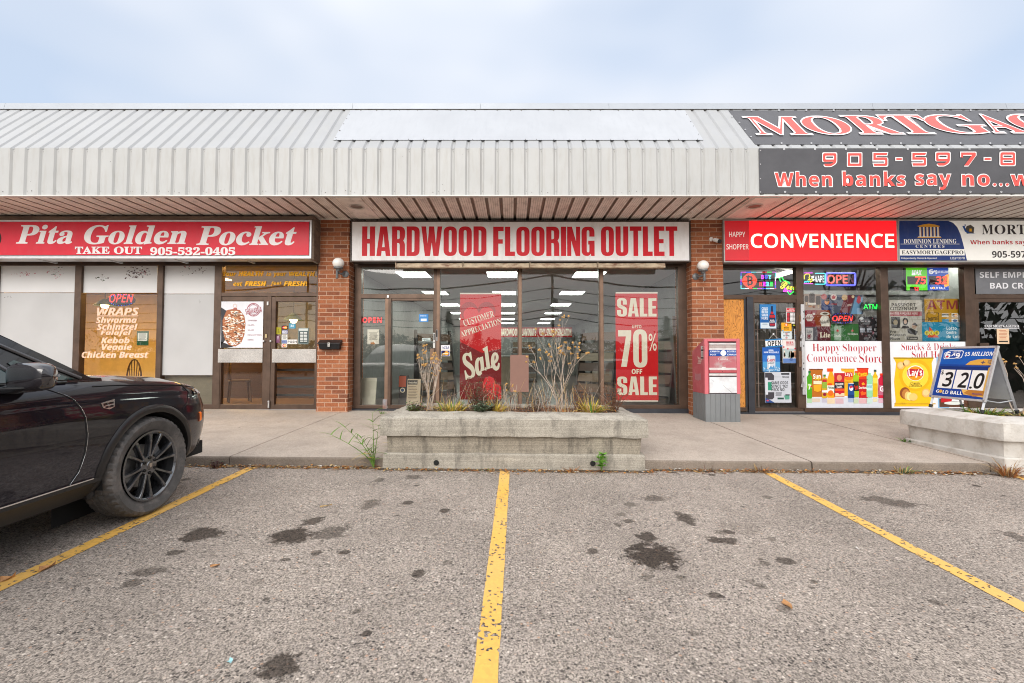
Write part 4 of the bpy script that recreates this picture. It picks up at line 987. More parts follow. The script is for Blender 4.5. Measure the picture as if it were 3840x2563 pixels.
# globe lamps on the pillars
M_GLOBE = plain('white_globe_glass', (.90, .88, .84), .25, 0, .03, spec=.5, dirt=('9a958c', .25, 6, (1, 1, 1)))
M_GREYARM = plain('grey_lamp_arm', (.16, .165, .17), .5, .4, .2)
for v, x, y, side, lab in ((VB, 170, 397, 1, 'white globe lamp on grey arm on the brick pillar above the black letter box'), (VC, 1408, 415, -1, 'white globe lamp on grey arm on the brick pillar below the security camera')):
    q = at(*pp(v, x, y), D_PIL - .16)
    r = root('wall_lamp', lab, 'wall lamp', (q.x, D_PIL, q.z - .2), 'globe lamps on the pillars')
    m = MB(); m.ball(q, .104, 28, (1, 1, .93)); m.build('globe', M_GLOBE, r, True)
    m = MB(); m.lathe([(0, -.075), (.085, -.078), (.085, -.1), (.05, -.112), (.035, -.13), (.03, -.15), (.0, -.15)], q, 'z', 20); m.build('collar', M_GREYARM, r, True)
    m = MB(); m.tube([(q.x - side * .02, q.y, q.z - .12), (q.x - side * .02, q.y, q.z - .27), (q.x - side * .02, q.y, q.z - .285)], [.022, .026, .02], 10)
    m.tube([(q.x - side * .02, q.y, q.z - .17), (q.x + side * .03, q.y + .05, q.z - .19), (q.x + side * .075, D_PIL, q.z - .175)], .018, 8); m.build('arm', M_GREYARM, r, True)
    m = MB(); c = (q.x + side * .075, D_PIL, q.z - .175); m.lathe([(0, -.028), (.04, -.026), (.062, -.012), (.066, .004)], c, 'y', 20); m.build('wall_plate', M_GREYARM, r, True)
# security camera
q = at(*pp(VC, 1466, 226), D_PIL)
r = root('security_camera', 'small white bullet security camera on the right brick pillar beside the red sign', 'security camera', (q.x, D_PIL, q.z))
MW = plain('white_plastic', (.70, .70, .68), .35)
m = MB(); m.lathe([(0, -.02), (.036, -.018), (.042, 0)], q, 'y', 16); m.build('mount', MW, r, True)
e = at(*pp(VC, 1536, 243), D_PIL - .16); s0 = at(*pp(VC, 1486, 228), D_PIL - .06); d = (e - s0)
m = MB(); m.tube([q, q + (s0 - q) * .6 + Vector((0, -.01, 0)), s0 + d * .3], .014, 8)
m.tube([s0, s0 + d * .05, s0 + d * .7], [.028, .036, .038], 14); m.build('camera_body', MW, r, True)
m = MB(); m.tube([s0 + d * .7, s0 + d * .98, s0 + d], [.0385, .0385, .03], 14); m.build('lens_hood', M_BLACK, r, True)
# letter box on the left pillar
q0, q1 = at(*pp(VB, 26, 1016), D_PIL - .06), at(*pp(VB, 188, 945), D_PIL - .06)
r = root('letter_box', 'black metal letter box with a white 2 on the brick pillar', 'letter box', ((q0.x + q1.x) / 2, D_PIL, q0.z))
m = MB(); m.hexa([(q0.x + .03, D_PIL - .085, q0.z), (q1.x - .02, D_PIL - .085, q0.z), (q1.x - .02, D_PIL, q0.z), (q0.x + .03, D_PIL, q0.z), (q0.x + .01, D_PIL - .11, q1.z - .07), (q1.x, D_PIL - .11, q1.z - .07), (q1.x, D_PIL, q1.z - .07), (q0.x + .01, D_PIL, q1.z - .07)])
m.build('box_body', plain('black_enamel', (.018, .018, .020), .3, .3, .2), r, bevel=.012)
m = MB(); m.hexa([(q0.x, D_PIL - .125, q1.z - .085), (q1.x + .008, D_PIL - .125, q1.z - .085), (q1.x + .008, D_PIL, q1.z - .06), (q0.x, D_PIL, q1.z - .06), (q0.x, D_PIL - .105, q1.z - .06), (q1.x + .008, D_PIL - .105, q1.z - .06), (q1.x + .008, D_PIL, q1.z), (q0.x, D_PIL, q1.z)])
m.build('lid', MATS['black_enamel'], r, bevel=.008)
a = Art(VB, D_PIL - .128); a.slab(ink('d8d6d0'), 93, 967, 107, 996, .01); a.text(ink(BLK), '2', 'b', 96, 970, 104, 993); a.part('number_plate', r)

# ================================================================ boards, posters and lettering in the shopfronts
D_OUT, D_IN = 8.788, 8.835                           # just outside and just inside the glass
def board_dirt(name, lo_, hi_):
    m, n, l, p = newmat(name)
    g = nod(n, 'ShaderNodeNewGeometry')
    a = nod(n, 'ShaderNodeTexNoise', i_Scale=2.0, i_Detail=4.0); l.new(g.outputs['Position'], a.inputs['Vector'])
    r = nod(n, 'ShaderNodeMapRange', i_3=lo_, i_4=hi_); l.new(a.outputs['Fac'], r.inputs[0])
    sc = nod(n, 'ShaderNodeVectorMath', operation='SCALE'); sc.inputs[0].default_value = (1, 1.0, 1.0); l.new(r.outputs[0], sc.inputs['Scale'])
    l.new(sc.outputs[0], p.inputs['Base Color']); p.inputs['Roughness'].default_value = .5
    b = nod(n, 'ShaderNodeTexNoise', i_Scale=1.2, i_Detail=3.0); l.new(g.outputs['Position'], b.inputs['Vector'])
    bb = nod(n, 'ShaderNodeBump', i_Strength=.25, i_Distance=.02); l.new(b.outputs['Fac'], bb.inputs['Height']); l.new(bb.outputs[0], p.inputs['Normal'])
    return m
M_WB, M_WB2 = board_dirt('white_film_board', .42, .53), board_dirt('white_strip_board', .60, .72)
def scuff(a, cx, cy, rx, ry, n, ms):
    for i in range(n):
        x, y = random.gauss(cx, rx / 2), random.gauss(cy, ry / 2); s = R(1.5, 7)
        k = random.randint(4, 7); a.poly(random.choice(ms), [(x + s * R(.5, 1.6) * cos(2 * pi * j / k), y + s * R(.25, .8) * sin(2 * pi * j / k)) for j in range(k)], 1)
BRN, PNK, GRN = ink('4a2a2c'), ink('b8606c'), ink('4a5a44')
for x0, y0, x1, y1, lab, sc in ((-20, 446, 516, 638, 'white strip board behind the leftmost shop window above the black car', [(180, 510, 60, 14, 14, [PNK]), (120, 510, 40, 12, 6, [PNK]), (380, 500, 60, 40, 30, [GRN, PNK, BRN])]),
                            (562, 448, 1083, 640, 'white strip board above the OPEN sign, with brown peeled patches', [(700, 540, 60, 24, 24, [BRN, GRN]), (940, 505, 80, 50, 90, [BRN]), (1000, 500, 50, 14, 16, [PNK, BRN])]),
                            (1124, 452, 1484, 646, 'white strip board with small stains left of the yellow slogan', [(1380, 480, 40, 26, 16, [BRN]), (1300, 500, 60, 40, 14, [GRN, BRN]), (1280, 462, 30, 6, 4, [PNK])]),
                            (-20, 642, 505, 1430, 'tall grey white board covering the leftmost shop window behind the car', [(50, 665, 30, 12, 6, [ink('6a6666')])]),
                            (1108, 650, 1478, 1207, 'tall grey white board between the wraps window and the shop door', [(1375, 690, 6, 20, 3, [ink('8a8a88')])])):
    a = Art(VA, D_OUT, eps=.0008); a.slab(M_WB2 if y1 < 660 else M_WB, x0, y0, x1, y1, .004)
    for s in sc: scuff(a, *s)
    a.thing('window_board', lab, 'board', 'white boards over the pita shop windows')
# wraps window lettering
a = Art(VA, D_OUT)
P1, P1b = ink('efc9b0'), ink('f6ddc8')
for t, x0, y0, x1, y1 in (('WRAPS', 668, 742, 955, 795), ('Shwarma', 660, 806, 940, 848), ('Schintzel', 668, 852, 945, 895), ('Falafel', 692, 898, 900, 940), ('Kebob', 696, 945, 890, 988), ('Veggie', 700, 992, 905, 1046), ('Chicken Breast', 562, 1044, 1020, 1088)):
    a.text(P1, t, 'sbi', x0, y0, x1, y1, 1, off=.008); a.text(P1, t, 'sbi', x0 + 3, y0, x1 + 3, y1, 2, off=.004)
a.rect(P1, 668, 797, 952, 802, 1)
a.thing('window_lettering', 'pale pink list of wraps, shwarma and falafel on the amber window', 'lettering')
a = Art(VA, D_OUT)
Y1 = ink('ffbe2a')
for t, st, x0, y0, x1, y1 in (('Your', 'si', 1535, 494, 1626, 526), ('HEALTH', 'si', 1640, 492, 1812, 526), ('is', 'si', 1832, 494, 1866, 524), ('your', 'si', 1880, 500, 1970, 534), ('WEALTH', 'si', 1988, 494, 2168, 526), ('eat', 'si', 1606, 565, 1668, 592), ('FRESH', 'si', 1684, 560, 1832, 594), ('feel', 'si', 1862, 562, 1936, 592), ('FRESH!', 'si', 1952, 560, 2112, 594)):
    cap = t.isupper() or '!' in t
    a.text(Y1, t, 'sbi', x0, y0, x1, y1, 1, off=.004 if not cap else .03)
a.rect(Y1, 2172, 524, 2180, 530, 1); a.rect(Y1, 1842, 588, 1848, 594, 1)
a.thing('window_lettering', 'yellow slogan Your HEALTH is your WEALTH above the shop doors', 'lettering')
# shawarma poster
a = Art(VA, D_FR - .006)
a.slab(ink('dfe0e6'), 1520, 700, 1810, 1018, .004)
a.poly(ink('3a3a3e'), [(1522, 740), (1560, 765), (1555, 960), (1522, 1000)], 1); a.poly(ink('2e2c2e'), [(1520, 975), (1610, 1012), (1560, 1018), (1520, 1018)], 1)
body_ = [(1560, 760), (1600, 752), (1650, 758), (1682, 800), (1690, 850), (1682, 930), (1660, 985), (1620, 1010), (1575, 1000), (1548, 960), (1534, 900), (1532, 830)]
a.poly(ink('a86844'), body_, 2)
cols = [ink(c) for c in ('f0e4d4', 'c89068', 'dcb894', 'f8f2ea', 'f4ece0', '8a4a2c')]
for i in range(260):
    t, u = R(0, 2 * pi), sqrt(R(0, 1)); x, y = 1611 + 74 * u * cos(t), 880 + 122 * u * sin(t)
    w, h = R(5, 17), R(2.5, 6); s = R(-4, 4); a.poly(random.choice(cols), [(x - w, y - s), (x, y - h), (x + w, y + s), (x, y + h)], 3 + i % 3)
a.ring(ink('d8b8a8'), [(1618 + 14 * cos(k * .4), 730 - 14 * sin(k * .4)) for k in range(16)], [(1618 + 11 * cos(k * .4), 730 - 11 * sin(k * .4)) for k in range(16)], 3); a.poly(ink('a8605a'), [(1605, 756), (1608, 744), (1630, 744), (1634, 756)], 3)
ST = ink('a04a58')
a.ring(ST, [(1745 + 46 * cos(k * .21), 757 - 46 * sin(k * .21)) for k in range(30)], [(1745 + 42 * cos(k * .21), 757 - 42 * sin(k * .21)) for k in range(30)], 1)
a.ring(ST, [(1745 + 34 * cos(k * .21), 757 - 34 * sin(k * .21)) for k in range(30)], [(1745 + 32 * cos(k * .21), 757 - 32 * sin(k * .21)) for k in range(30)], 1)
a.poly(ink('dfe0e6'), [(1688, 758), (1800, 738), (1803, 768), (1690, 786)], 2); a.text(ST, 'SHAWARMA', 'sb', 1690, 744, 1802, 782, 3, rot=.16)
for k in range(9): t = .6 + k * .24; a.rect(ST, 1744 + 38 * cos(t) - 2.5, 757 - 38 * sin(t) - 3, 1744 + 38 * cos(t) + 2.5, 757 - 38 * sin(t) + 3, 2); a.rect(ST, 1744 + 38 * cos(t + pi) - 2.5, 757 - 38 * sin(t + pi) - 3, 1744 + 38 * cos(t + pi) + 2.5, 757 - 38 * sin(t + pi) + 3, 2)
for t, x1, y in (('SHAWARMA', 1770, 826), ('FALAFEL', 1752, 857), ('SALADS', 1748, 892), ('FRESH CUT FRIES', 1800, 926), ('DRINKS', 1745, 959)): a.text(ink('8a4a54'), t, 's', 1705, y, x1, y + 10, 1, off=.012)
a.thing('door_poster', 'white shawarma poster with a roasted meat cone on the left pita shop door', 'poster')
# stickers on the right pita door
def sticker(v, D, x0, y0, x1, y1, bgc, lab, cat='sticker', group=None, name='sticker', draw=None):
    a = Art(v, D); a.slab(ink(bgc), x0, y0, x1, y1, .003)
    if draw: draw(a, x0, y0, x1, y1)
    return a.thing(name, lab, cat, group)
def t1(s, c, st='sb', k=.15, off=0): return lambda a, x0, y0, x1, y1: a.text(ink(c), s, st, x0 + (x1 - x0) * k, y0 + (y1 - y0) * .25, x1 - (x1 - x0) * k, y1 - (y1 - y0) * .25, 1, off=off)
def circ2(a, x0, y0, x1, y1):
    w, h = x1 - x0, y1 - y0
    a.ell(ink('d02030'), x0 + .36 * w, y0 + .5 * h, .25 * w, .34 * h, 1); a.ell(ink('f0a020'), x0 + .64 * w, y0 + .5 * h, .25 * w, .34 * h, 2); a.rect(ink('f2e8e0'), x0 + .2 * w, y0 + .46 * h, x1 - .2 * w, y0 + .56 * h, 3)
DS = D_OUT
G = 'stickers on the pita shop door'
sticker(VA, DS, 1900, 878, 1935, 925, 'a8a022', 'yellow green sticker on the pita shop door', group=G, draw=t1('L', '3a3a20', 'b', .3))
sticker(VA, DS, 1938, 866, 1982, 894, '241c24', 'dark card sticker with two circles above a VISA sticker', group=G, draw=circ2)
sticker(VA, DS, 1940, 898, 1980, 922, '2c3c8c', 'blue VISA sticker on white ground, upper of two', group=G, draw=lambda a, *b: (a.rect(ink('e4e4e8'), b[0] + 3, b[1] + 3, b[2] - 2, b[3] - 2, 1), a.text(ink('203080'), 'VISA', 'sbi', b[0] + 6, b[1] + 7, b[2] - 5, b[3] - 7, 2)))
sticker(VA, DS, 1988, 850, 2034, 886, '4a94b0', 'light blue sticker on the pita shop door', group=G, draw=t1('ma', 'd8e8f0', 'scr', .25))
sticker(VA, DS, 1900, 934, 1925, 984, '7a4a6a', 'purple sticker on the pita shop door', group=G, draw=lambda a, *b: a.lines(ink('d8c8d8'), b[0] + 5, b[1] + 6, b[2] - 4, b[3] - 20, 3, 1))
sticker(VA, DS, 1938, 928, 1978, 964, 'd8d8d4', 'white notice above the PUSH sign', group=G, draw=lambda a, *b: a.lines(ink('707070'), b[0] + 5, b[1] + 6, b[2] - 4, b[3] - 4, 4, 1))
sticker(VA, DS, 1938, 966, 1976, 988, '8c9cc4', 'VISA sticker left of the PUSH sign, lower of two', group=G, draw=t1('VISA', '1c2c7c', 'sbi', .1))
sticker(VA, DS, 1938, 990, 1976, 1016, 'e0d8d0', 'card sticker with two overlapping circles under the PUSH sign', group=G, draw=circ2)
sticker(VA, DS - .002, 1976, 962, 2046, 992, 'e4e2de', 'white PUSH sign in black capitals on the pita door', 'sign', None, 'push_sign', draw=t1('PUSH', '141414', 'sb', .06))
sticker(VA, DS, 2052, 882, 2124, 994, '6a7a7a', 'grey opening hours sign on the pita shop door', 'sign', None, 'hours_sign', draw=lambda a, *b: (a.rect(ink('c8d0cc'), b[0] + 4, b[1] + 4, b[2] - 4, b[1] + 20, 1), a.rect(ink('3c4848'), b[0] + 6, b[1] + 24, b[2] - 6, b[3] - 8, 1), [a.rect(ink('d8dcd8'), b[0] + (14 if k % 2 else 38), b[1] + 28 + (k // 2) * 10, b[0] + (34 if k % 2 else 62), b[1] + 34 + (k // 2) * 10, 2) for k in range(14)]))
a = Art(VA, D_IN); a.slab(ink('1f5a38'), 942, 904, 1022, 1002, .004); a.rect(ink('e8e8dc'), 948, 916, 1014, 972, 1); a.lines(ink('8a8a80'), 956, 920, 1008, 968, 7, 2); a.lines(ink('0f3a22'), 950, 976, 1012, 998, 3, 1)
a.thing('permit', 'green framed inspection certificate in the amber window', 'notice')
# neon-like LED signs
E_RED, E_RED2 = emitter('led_red', 'ff3028', 1.5), emitter('led_dim_red', 'e02028', 1.0); E_BLUE = emitter('led_blue', '3050ff', 1.4); E_GRN = emitter('led_green', '20f050', 1.2)
E_CYAN, E_MAG, E_YEL, E_WHT, E_ORG = emitter('led_cyan', '60f0f8', 1.0), emitter('led_magenta', 'e838f0', 1.1), emitter('led_yellow', 'f4e428', 1.0), emitter('led_white', 'f0f4ff', 1.0), emitter('led_orange', 'ff4a10', 1.1)
def dotline(a, m, pts, r, layer=2):
    for x, y in pts: a.ell(m, x, y, r, r, layer, 6)
def ovalsign(v, cx, cy, rx, ry, t, lab, tb, D=D_IN, back='17131a', ringy=True):
    a = Art(v, D); a.ell(ink(back), cx, cy, rx, ry, 0, 32)
    a.text(E_RED, t, 'si', *tb, 1, off=.006)
    n = int(28)
    if ringy: dotline(a, E_BLUE, [(cx + rx * .88 * cos(2 * pi * k / n), cy + ry * .86 * sin(2 * pi * k / n)) for k in range(n) if abs(sin(2 * pi * k / n)) > .55], rx * .022)
    return a.thing('open_sign', lab, 'neon sign')
ovalsign(VA, 836, 690, 98, 44, 'OPEN', 'oval red and blue lit OPEN sign above the wraps list', (752, 648, 918, 706))
ovalsign(VN, 1690, 785, 178, 78, 'OPEN', 'oval lit OPEN sign with blue dots beside the red beer poster', (1545, 752, 1832, 826), back='2a2230')
a = Art(VB, D_IN); 
a.slab(ink('3a2626'), 334, 780, 486, 830, .01); a.text(E_RED2, 'OPEN', 'sb', 342, 786, 482, 824, 1, off=.004)
a.thing('open_sign', 'red dotted lit OPEN sign in the narrow side window of the flooring shop', 'neon sign')
a = Art(VN, D_IN)
bw = [E_MAG, E_BLUE, E_CYAN, E_WHT, E_RED2, E_GRN]
a.ring(ink('101014'), [(280, 140), (775, 140), (775, 388), (280, 388)], [(312, 172), (742, 172), (742, 358), (312, 358)], 0)
n = 34
for k in range(n):
    x = 286 + k * 14.5; c = bw[(k // 5) % 6]; a.rect(c, x, 147, x + 9, 158, 1); a.rect(bw[(k // 4 + 2) % 6], x, 372, x + 9, 383, 1)
for k in range(15):
    y = 160 + k * 14.5; a.rect(bw[(k // 3 + 1) % 3], 284, y, 294, y + 10, 1); a.rect(bw[(k // 4 + 2) % 4], 756, y, 768, y + 10, 1)
for i in range(-8, 9):
    for j in range(-8, 9):
        if i * i + j * j <= 70: a.rect(E_ORG if (i + j) % 3 else E_RED2, 408 + i * 12 - 4.6, 268 + j * 12 - 4.6, 408 + i * 12 + 4.6, 268 + j * 12 + 4.6, 1)
a.text(ink('2a1418'), 'B', 'sb', 374, 205, 450, 332, 2); a.rect(ink('2a1418'), 352, 208, 400, 222, 2); a.rect(ink('2a1418'), 384, 192, 396, 345, 3)
for t, cs, x0, y0, x1, y1 in (('BUY', (E_MAG, E_BLUE, E_CYAN), 560, 190, 710, 248), ('HERE', (E_RED2, E_MAG, E_CYAN, E_GRN), 532, 286, 732, 346)):
    w = (x1 - x0) / len(t)
    for i, ch in enumerate(t): a.text(cs[i], ch, 'tt', x0 + i * w + 4, y0, x0 + (i + 1) * w - 4, y1, 1, off=.02)
a.thing('bitcoin_sign', 'multicoloured LED sign with orange coin emblem reading BUY HERE', 'neon sign')
def tubes(name, lab, v, D, strokes, texts, cat='neon sign', rad=.011):
    """bent glass tubes: strokes = (material, view points)"""
    mb = MB()
    for m, pts, *rr in strokes: mb.mat(m).tube([at(*pp(v, *q), D) for q in pts], rr[0] if rr else rad, 5)
    a = Art(v, D - .006)
    for m, t, st, b, o, rot in texts: a.text(m, t, st, *b, 1, off=o, rot=rot)
    mb.mats = mb.mats + [m for m in a.mats if m not in mb.mats]
    bi = len(mb.v); mb.v += [tuple(p) for p in a.v]
    for f, k in zip(a.f, a.m): mb.f.append(tuple(bi + i for i in f)); mb.m.append(mb.mats.index(a.mats[k]))
    c = sum((Vector(p) for p in mb.v), Vector()) / len(mb.v)
    return tag(mb.build(name, loc=c, fix=False), lab, cat)
tubes('beer_sign', 'green neon bottle with yellow Beer and magenta Time lettering', VN, D_IN, [(E_GRN, [(815, 235), (852, 215), (872, 262), (940, 290), (960, 312)]), (E_GRN, [(815, 235), (838, 285)]), (E_GRN, [(1005, 375), (1025, 410), (960, 462), (930, 420)])],
      [(E_YEL, 'Beer', 'scr', (832, 286, 1040, 392), .012, -.12), (E_MAG, 'Time', 'scr', (868, 370, 985, 428), .014, -.1)])
tubes('vape_sign', 'cyan and white neon VAPE sign with a yellow smoking figure', VN, D_IN, [(E_MAG, [(1155, 163), (1275, 163)]), (E_MAG, [(1155, 310), (1275, 310)]), (E_CYAN, [(1310, 168), (1440, 168), (1448, 180), (1448, 305), (1440, 317), (1310, 317)]),
      (E_YEL, [(1160, 250), (1158, 200), (1185, 178), (1225, 178), (1240, 205), (1225, 222), (1232, 250), (1210, 262)]), (E_WHT, [(1262, 215), (1282, 205), (1290, 225), (1270, 235), (1262, 215)]), (E_WHT, [(1282, 250), (1298, 250), (1290, 270), (1275, 262)]), (E_YEL, [(1235, 265), (1262, 240), (1275, 268), (1240, 292)]),
      (E_CYAN, [(1162, 295), (1170, 275), (1185, 292), (1200, 272), (1215, 292), (1230, 275)])], [(E_WHT, 'VAPE', 's', (1305, 200, 1436, 292), .0, 0)], rad=.008)
rr_ = fillet([(1462, 165, 24), (1862, 165, 24), (1862, 332, 24), (1462, 332, 24)])
E_VIO = emitter('led_violet', '6468ff', 1.0); E_SAL = emitter('led_salmon', 'ff5a54', 1.1)
a_ = tubes('open_sign', 'rectangular neon OPEN sign with blue violet tube border', VN, D_IN, [(E_VIO, rr_ + [rr_[0], rr_[1]], .017)], [(E_SAL, 'OPE', 's', (1474, 190, 1756, 308), .022, 0), (ink('8a5a78'), 'N', 's', (1768, 192, 1838, 308), .022, 0)])
a = Art(VN, D_IN); a.slab(ink('2c3a38'), 1945, 568, 2185, 680, .01); a.text(E_GRN, 'ATM', 's', 1974, 592, 2168, 660, 1, off=.005); a.thing('atm_sign', 'green lit ATM letters on a dark panel in the shop window', 'neon sign')

# flooring shop window: banners and stickers
D_BN = 8.90
a = Art(VB, D_BN)
BR = ink('cc0814'); DR = ink('7c0a14'); LRd = ink('e02030')
a.slab(BR, 1042, 618, 1338, 1375, .003); a.rect(ink('e4ddd0'), 1042, 610, 1338, 620, 1)
a.poly(DR, [(1042, 960), (1120, 1000), (1200, 1040), (1338, 1010), (1338, 1375), (1042, 1375)], 1)
def heart(a, m, cx, cy, s, layer, n=36):
    a.poly(m, [(cx + s * .0625 * 16 * sin(t) ** 3, cy - s * .0625 * (13 * cos(t) - 5 * cos(2 * t) - 2 * cos(3 * t) - cos(4 * t))) for t in [2 * pi * k / n for k in range(n)]], layer)
heart(a, ink('a80c18'), 1170, 770, 128, 1); heart(a, LRd, 1178, 795, 112, 2); 
a.poly(LRd, [(1206, 1375), (1206, 1260), (1222, 1218), (1252, 1208), (1285, 1222), (1295, 1262), (1325, 1268), (1338, 1290), (1338, 1375)], 2)
CR = ink('e9e0cc')
a.text(CR, 'CUSTOMER', 'b', 1062, 770, 1290, 818, 3, rot=.32); a.text(CR, 'APPRECIATION', 'b', 1040, 838, 1346, 880, 3, rot=.33)
a.text(CR, 'Sale', 'bi', 1050, 1010, 1325, 1200, 3, rot=.30, off=.022)
a.thing('sale_banner', 'tall red banner with a heart reading CUSTOMER APPRECIATION Sale in the window', 'banner', None)
a = Art(VC, D_BN)
a.slab(BR, 782, 614, 1085, 1382, .003); a.rect(ink('e4ddd0'), 782, 604, 1083, 615, 1); a.rect(ink('e4ddd0'), 784, 1381, 1085, 1390, 1)
a.block(CR, 'SALE', 791, 648, 1074, 780, 2, .05); a.block(CR, 'SALE', 793, 1210, 1078, 1343, 2, .05)
a.text(CR, 'UPTO', 'sb', 899, 840, 966, 864, 2); a.text(CR, 'OFF', 'sb', 896, 1156, 972, 1192, 2, off=.02)
a.block(CR, '7', 800, 878, 894, 1140, 2); a.block(CR, '0', 907, 872, 1008, 1146, 2); a.text(CR, '%', 'sb', 1018, 902, 1075, 1026, 2)
a.thing('sale_banner', 'tall red banner reading SALE UPTO 70% OFF SALE in the window', 'banner', None)
a = Art(VB, D_IN); a.slab(ink('e4dfd2'), 378, 872, 462, 978, .002); a.lines(ink('8a8478'), 388, 894, 452, 950, 8, 1); a.poly(ink('b87840'), [(400, 978), (402, 964), (412, 966), (420, 958), (432, 972), (430, 980)], 1); a.thing('window_notice', 'cream typed notice taped in the narrow side window', 'notice')
sticker(VB, DS, 749, 763, 815, 818, '3f86c8', 'light blue sticker on the flooring shop door', draw=lambda a, *b: (a.rect(ink('dfe8f0'), b[0] + 12, b[1] + 32, b[2] - 12, b[3] - 5, 1), a.text(ink('cfe0f0'), 'Interac', 'sb', b[0] + 8, b[1] + 6, b[2] - 14, b[1] + 16, 1)))
sticker(VB, DS, 770, 934, 830, 957, 'c4d0cc', 'pale security alarm sticker on the flooring shop door', draw=lambda a, *b: (a.text(ink('203830'), 'LIBERTY', 'sb', b[0] + 4, b[1] + 4, b[2] - 14, b[1] + 13, 1), a.text(ink('203830'), 'ALARMS', 'sb', b[0] + 14, b[1] + 13, b[2] - 3, b[1] + 20, 1)))
sticker(VB, D_FR - .014, 849, 897, 864, 1005, 'c8c8c4', 'narrow white sticker strip on the flooring shop door frame', draw=lambda a, *b: (a.rect(ink('303030'), b[0] + 3, b[1] + 6, b[2] - 3, b[1] + 52, 1), a.ell(ink('303030'), b[0] + 7, b[1] + 68, 4, 5, 1)))
sticker(VB, D_FR - .01, 869, 874, 882, 955, '8a8684', 'small grey black sticker strip on the mullion by the flooring shop door', draw=lambda a, *b: a.rect(ink('1c1c1c'), b[0] + 2, b[1] + 4, b[2] - 2, b[1] + 52, 1))
sticker(VB, DS, 905, 985, 970, 1064, 'e8e8ea', 'white and blue card sticker with VISA over two circles', draw=lambda a, *b: (a.text(ink('1a2c78'), 'VISA', 'sbi', b[0] + 12, b[1] + 9, b[2] - 6, b[1] + 27, 1), a.rect(ink('e0a030'), b[0] + 2, b[1] + 33, b[2] - 2, b[1] + 37, 1), a.rect(ink('1d3a80'), b[0] + 3, b[1] + 40, b[2] - 3, b[3] - 3, 1), circ2(a, b[0] + 2, b[1] + 36, b[2] - 2, b[3] + 2)))
a = Art(VZ, D_FR - .02); a.slab(plain('plain_brown_board', (.235, .125, .095), .6, vary=.05), 1214, 270, 1417, 678, .012); a.thing('stand_in_board', 'plain blank brown board fixed to the window mullion above the planter', 'board')  # stand-in for a masked rectangle; what it covers is unknown

# things behind the glass of the flooring shop
def card(name, lab, cat, v, x0, y0, x1, y1, D, lean=.12, c='b8b4a4', draw=None, th=.03):
    X0, X1 = wx(v, x0, (y0 + y1) / 2, D), wx(v, x1, (y0 + y1) / 2, D); Z1 = wz(v, (x0 + x1) / 2, y0, D); Z0 = zf_h + .002
    h = Z1 - Z0
    V_ = Vector((0, lean, h)).normalized(); a = Art(v, plane=(Vector((0, D, Z0)), Vector((1, 0, 0)), V_))
    L = sqrt(lean * lean + h * h); a.mat(ink(c)); b = [(X0, 0), (X1, 0), (X1, L), (X0, L)]
    f = [a.o + a.U * p + a.V * q for p, q in b]; g = [p - a.N * th for p in f]
    a.add(g + f, [(3, 2, 1, 0), (4, 5, 6, 7), (0, 1, 5, 4), (1, 2, 6, 5), (2, 3, 7, 6), (3, 0, 4, 7)])
    if draw: draw(a)
    return a.thing(name, lab, cat)
card('leaning_board', 'plain cream board leaning inside the narrow side window', 'board', VB, 308, 1222, 432, 1412, 9.0, c='c2beac')
card('display_board', 'dark flooring sample board with orange top leaning inside the door', 'display board', VB, 600, 1203, 662, 1400, 9.05, c='2a2422',
     draw=lambda a: (a.rect(ink('a0482c'), 604, 1206, 655, 1285, 1), a.ell(ink('c8bca0'), 630, 1308, 18, 18, 1), a.ell(ink('344a6a'), 630, 1308, 12, 12, 2)))
card('display_board', 'tan printed flooring sample board leaning inside the door', 'display board', VB, 656, 1230, 752, 1400, 9.0, c='b8a68c',
     draw=lambda a: (a.rect(ink('3a342e'), 668, 1236, 738, 1268, 1), a.text(ink('d8ccb8'), 'Handcrafted', 'sb', 674, 1246, 734, 1260, 2), a.lines(ink('6a5a48'), 668, 1280, 742, 1380, 9, 1, .3)))
# wall sign hung deep inside
a = Art(VC, 20.0); a.slab(ink('a81c20'), -60, 858, 470, 928, .05)
for t, x0, x1 in (('HARDWOOD', -50, 92), ('LAMINATE', 108, 210), ('VINYL·STAIRS·INSTALLATION', 232, 464)): a.text(ink('efe6d0'), t, 'sb', x0, 866, x1, 918, 1, off=.025)
a.thing('hanging_sign', 'red hanging sign reading HARDWOOD LAMINATE VINYL STAIRS INSTALLATION deep inside the shop', 'sign')
M_LIT = emitter('lit_diffuser', 'f4fff6', 11.0)
k = 0
for i, y in enumerate((10.15, 13.05, 16.0, 19.0, 22.0, 24.6)):
    for j, x in enumerate((-2.2, -.22, 1.72)):
        r = root('ceiling_light', 'square lit ceiling panel inside the flooring shop, seen through the big windows', 'ceiling light', (x, y, ZCE - .03), 'lit ceiling panels in the flooring shop')
        m = MB(); m.box(x - .33, y - .36, ZCE - .006, x + .33, y + .36, ZCE - .0005); m.build('diffuser', M_LIT, r)
        m = MB()
        for b in ((-.36, -.39, -.33, .39), (.33, -.39, .36, .39), (-.33, -.39, .33, -.36), (-.33, .36, .33, .39)): m.box(x + b[0], y + b[1], ZCE - .012, x + b[2], y + b[3], ZCE - .0005)
        m.build('panel_frame', plain('white_enamel', (.75, .75, .75), .4), r)
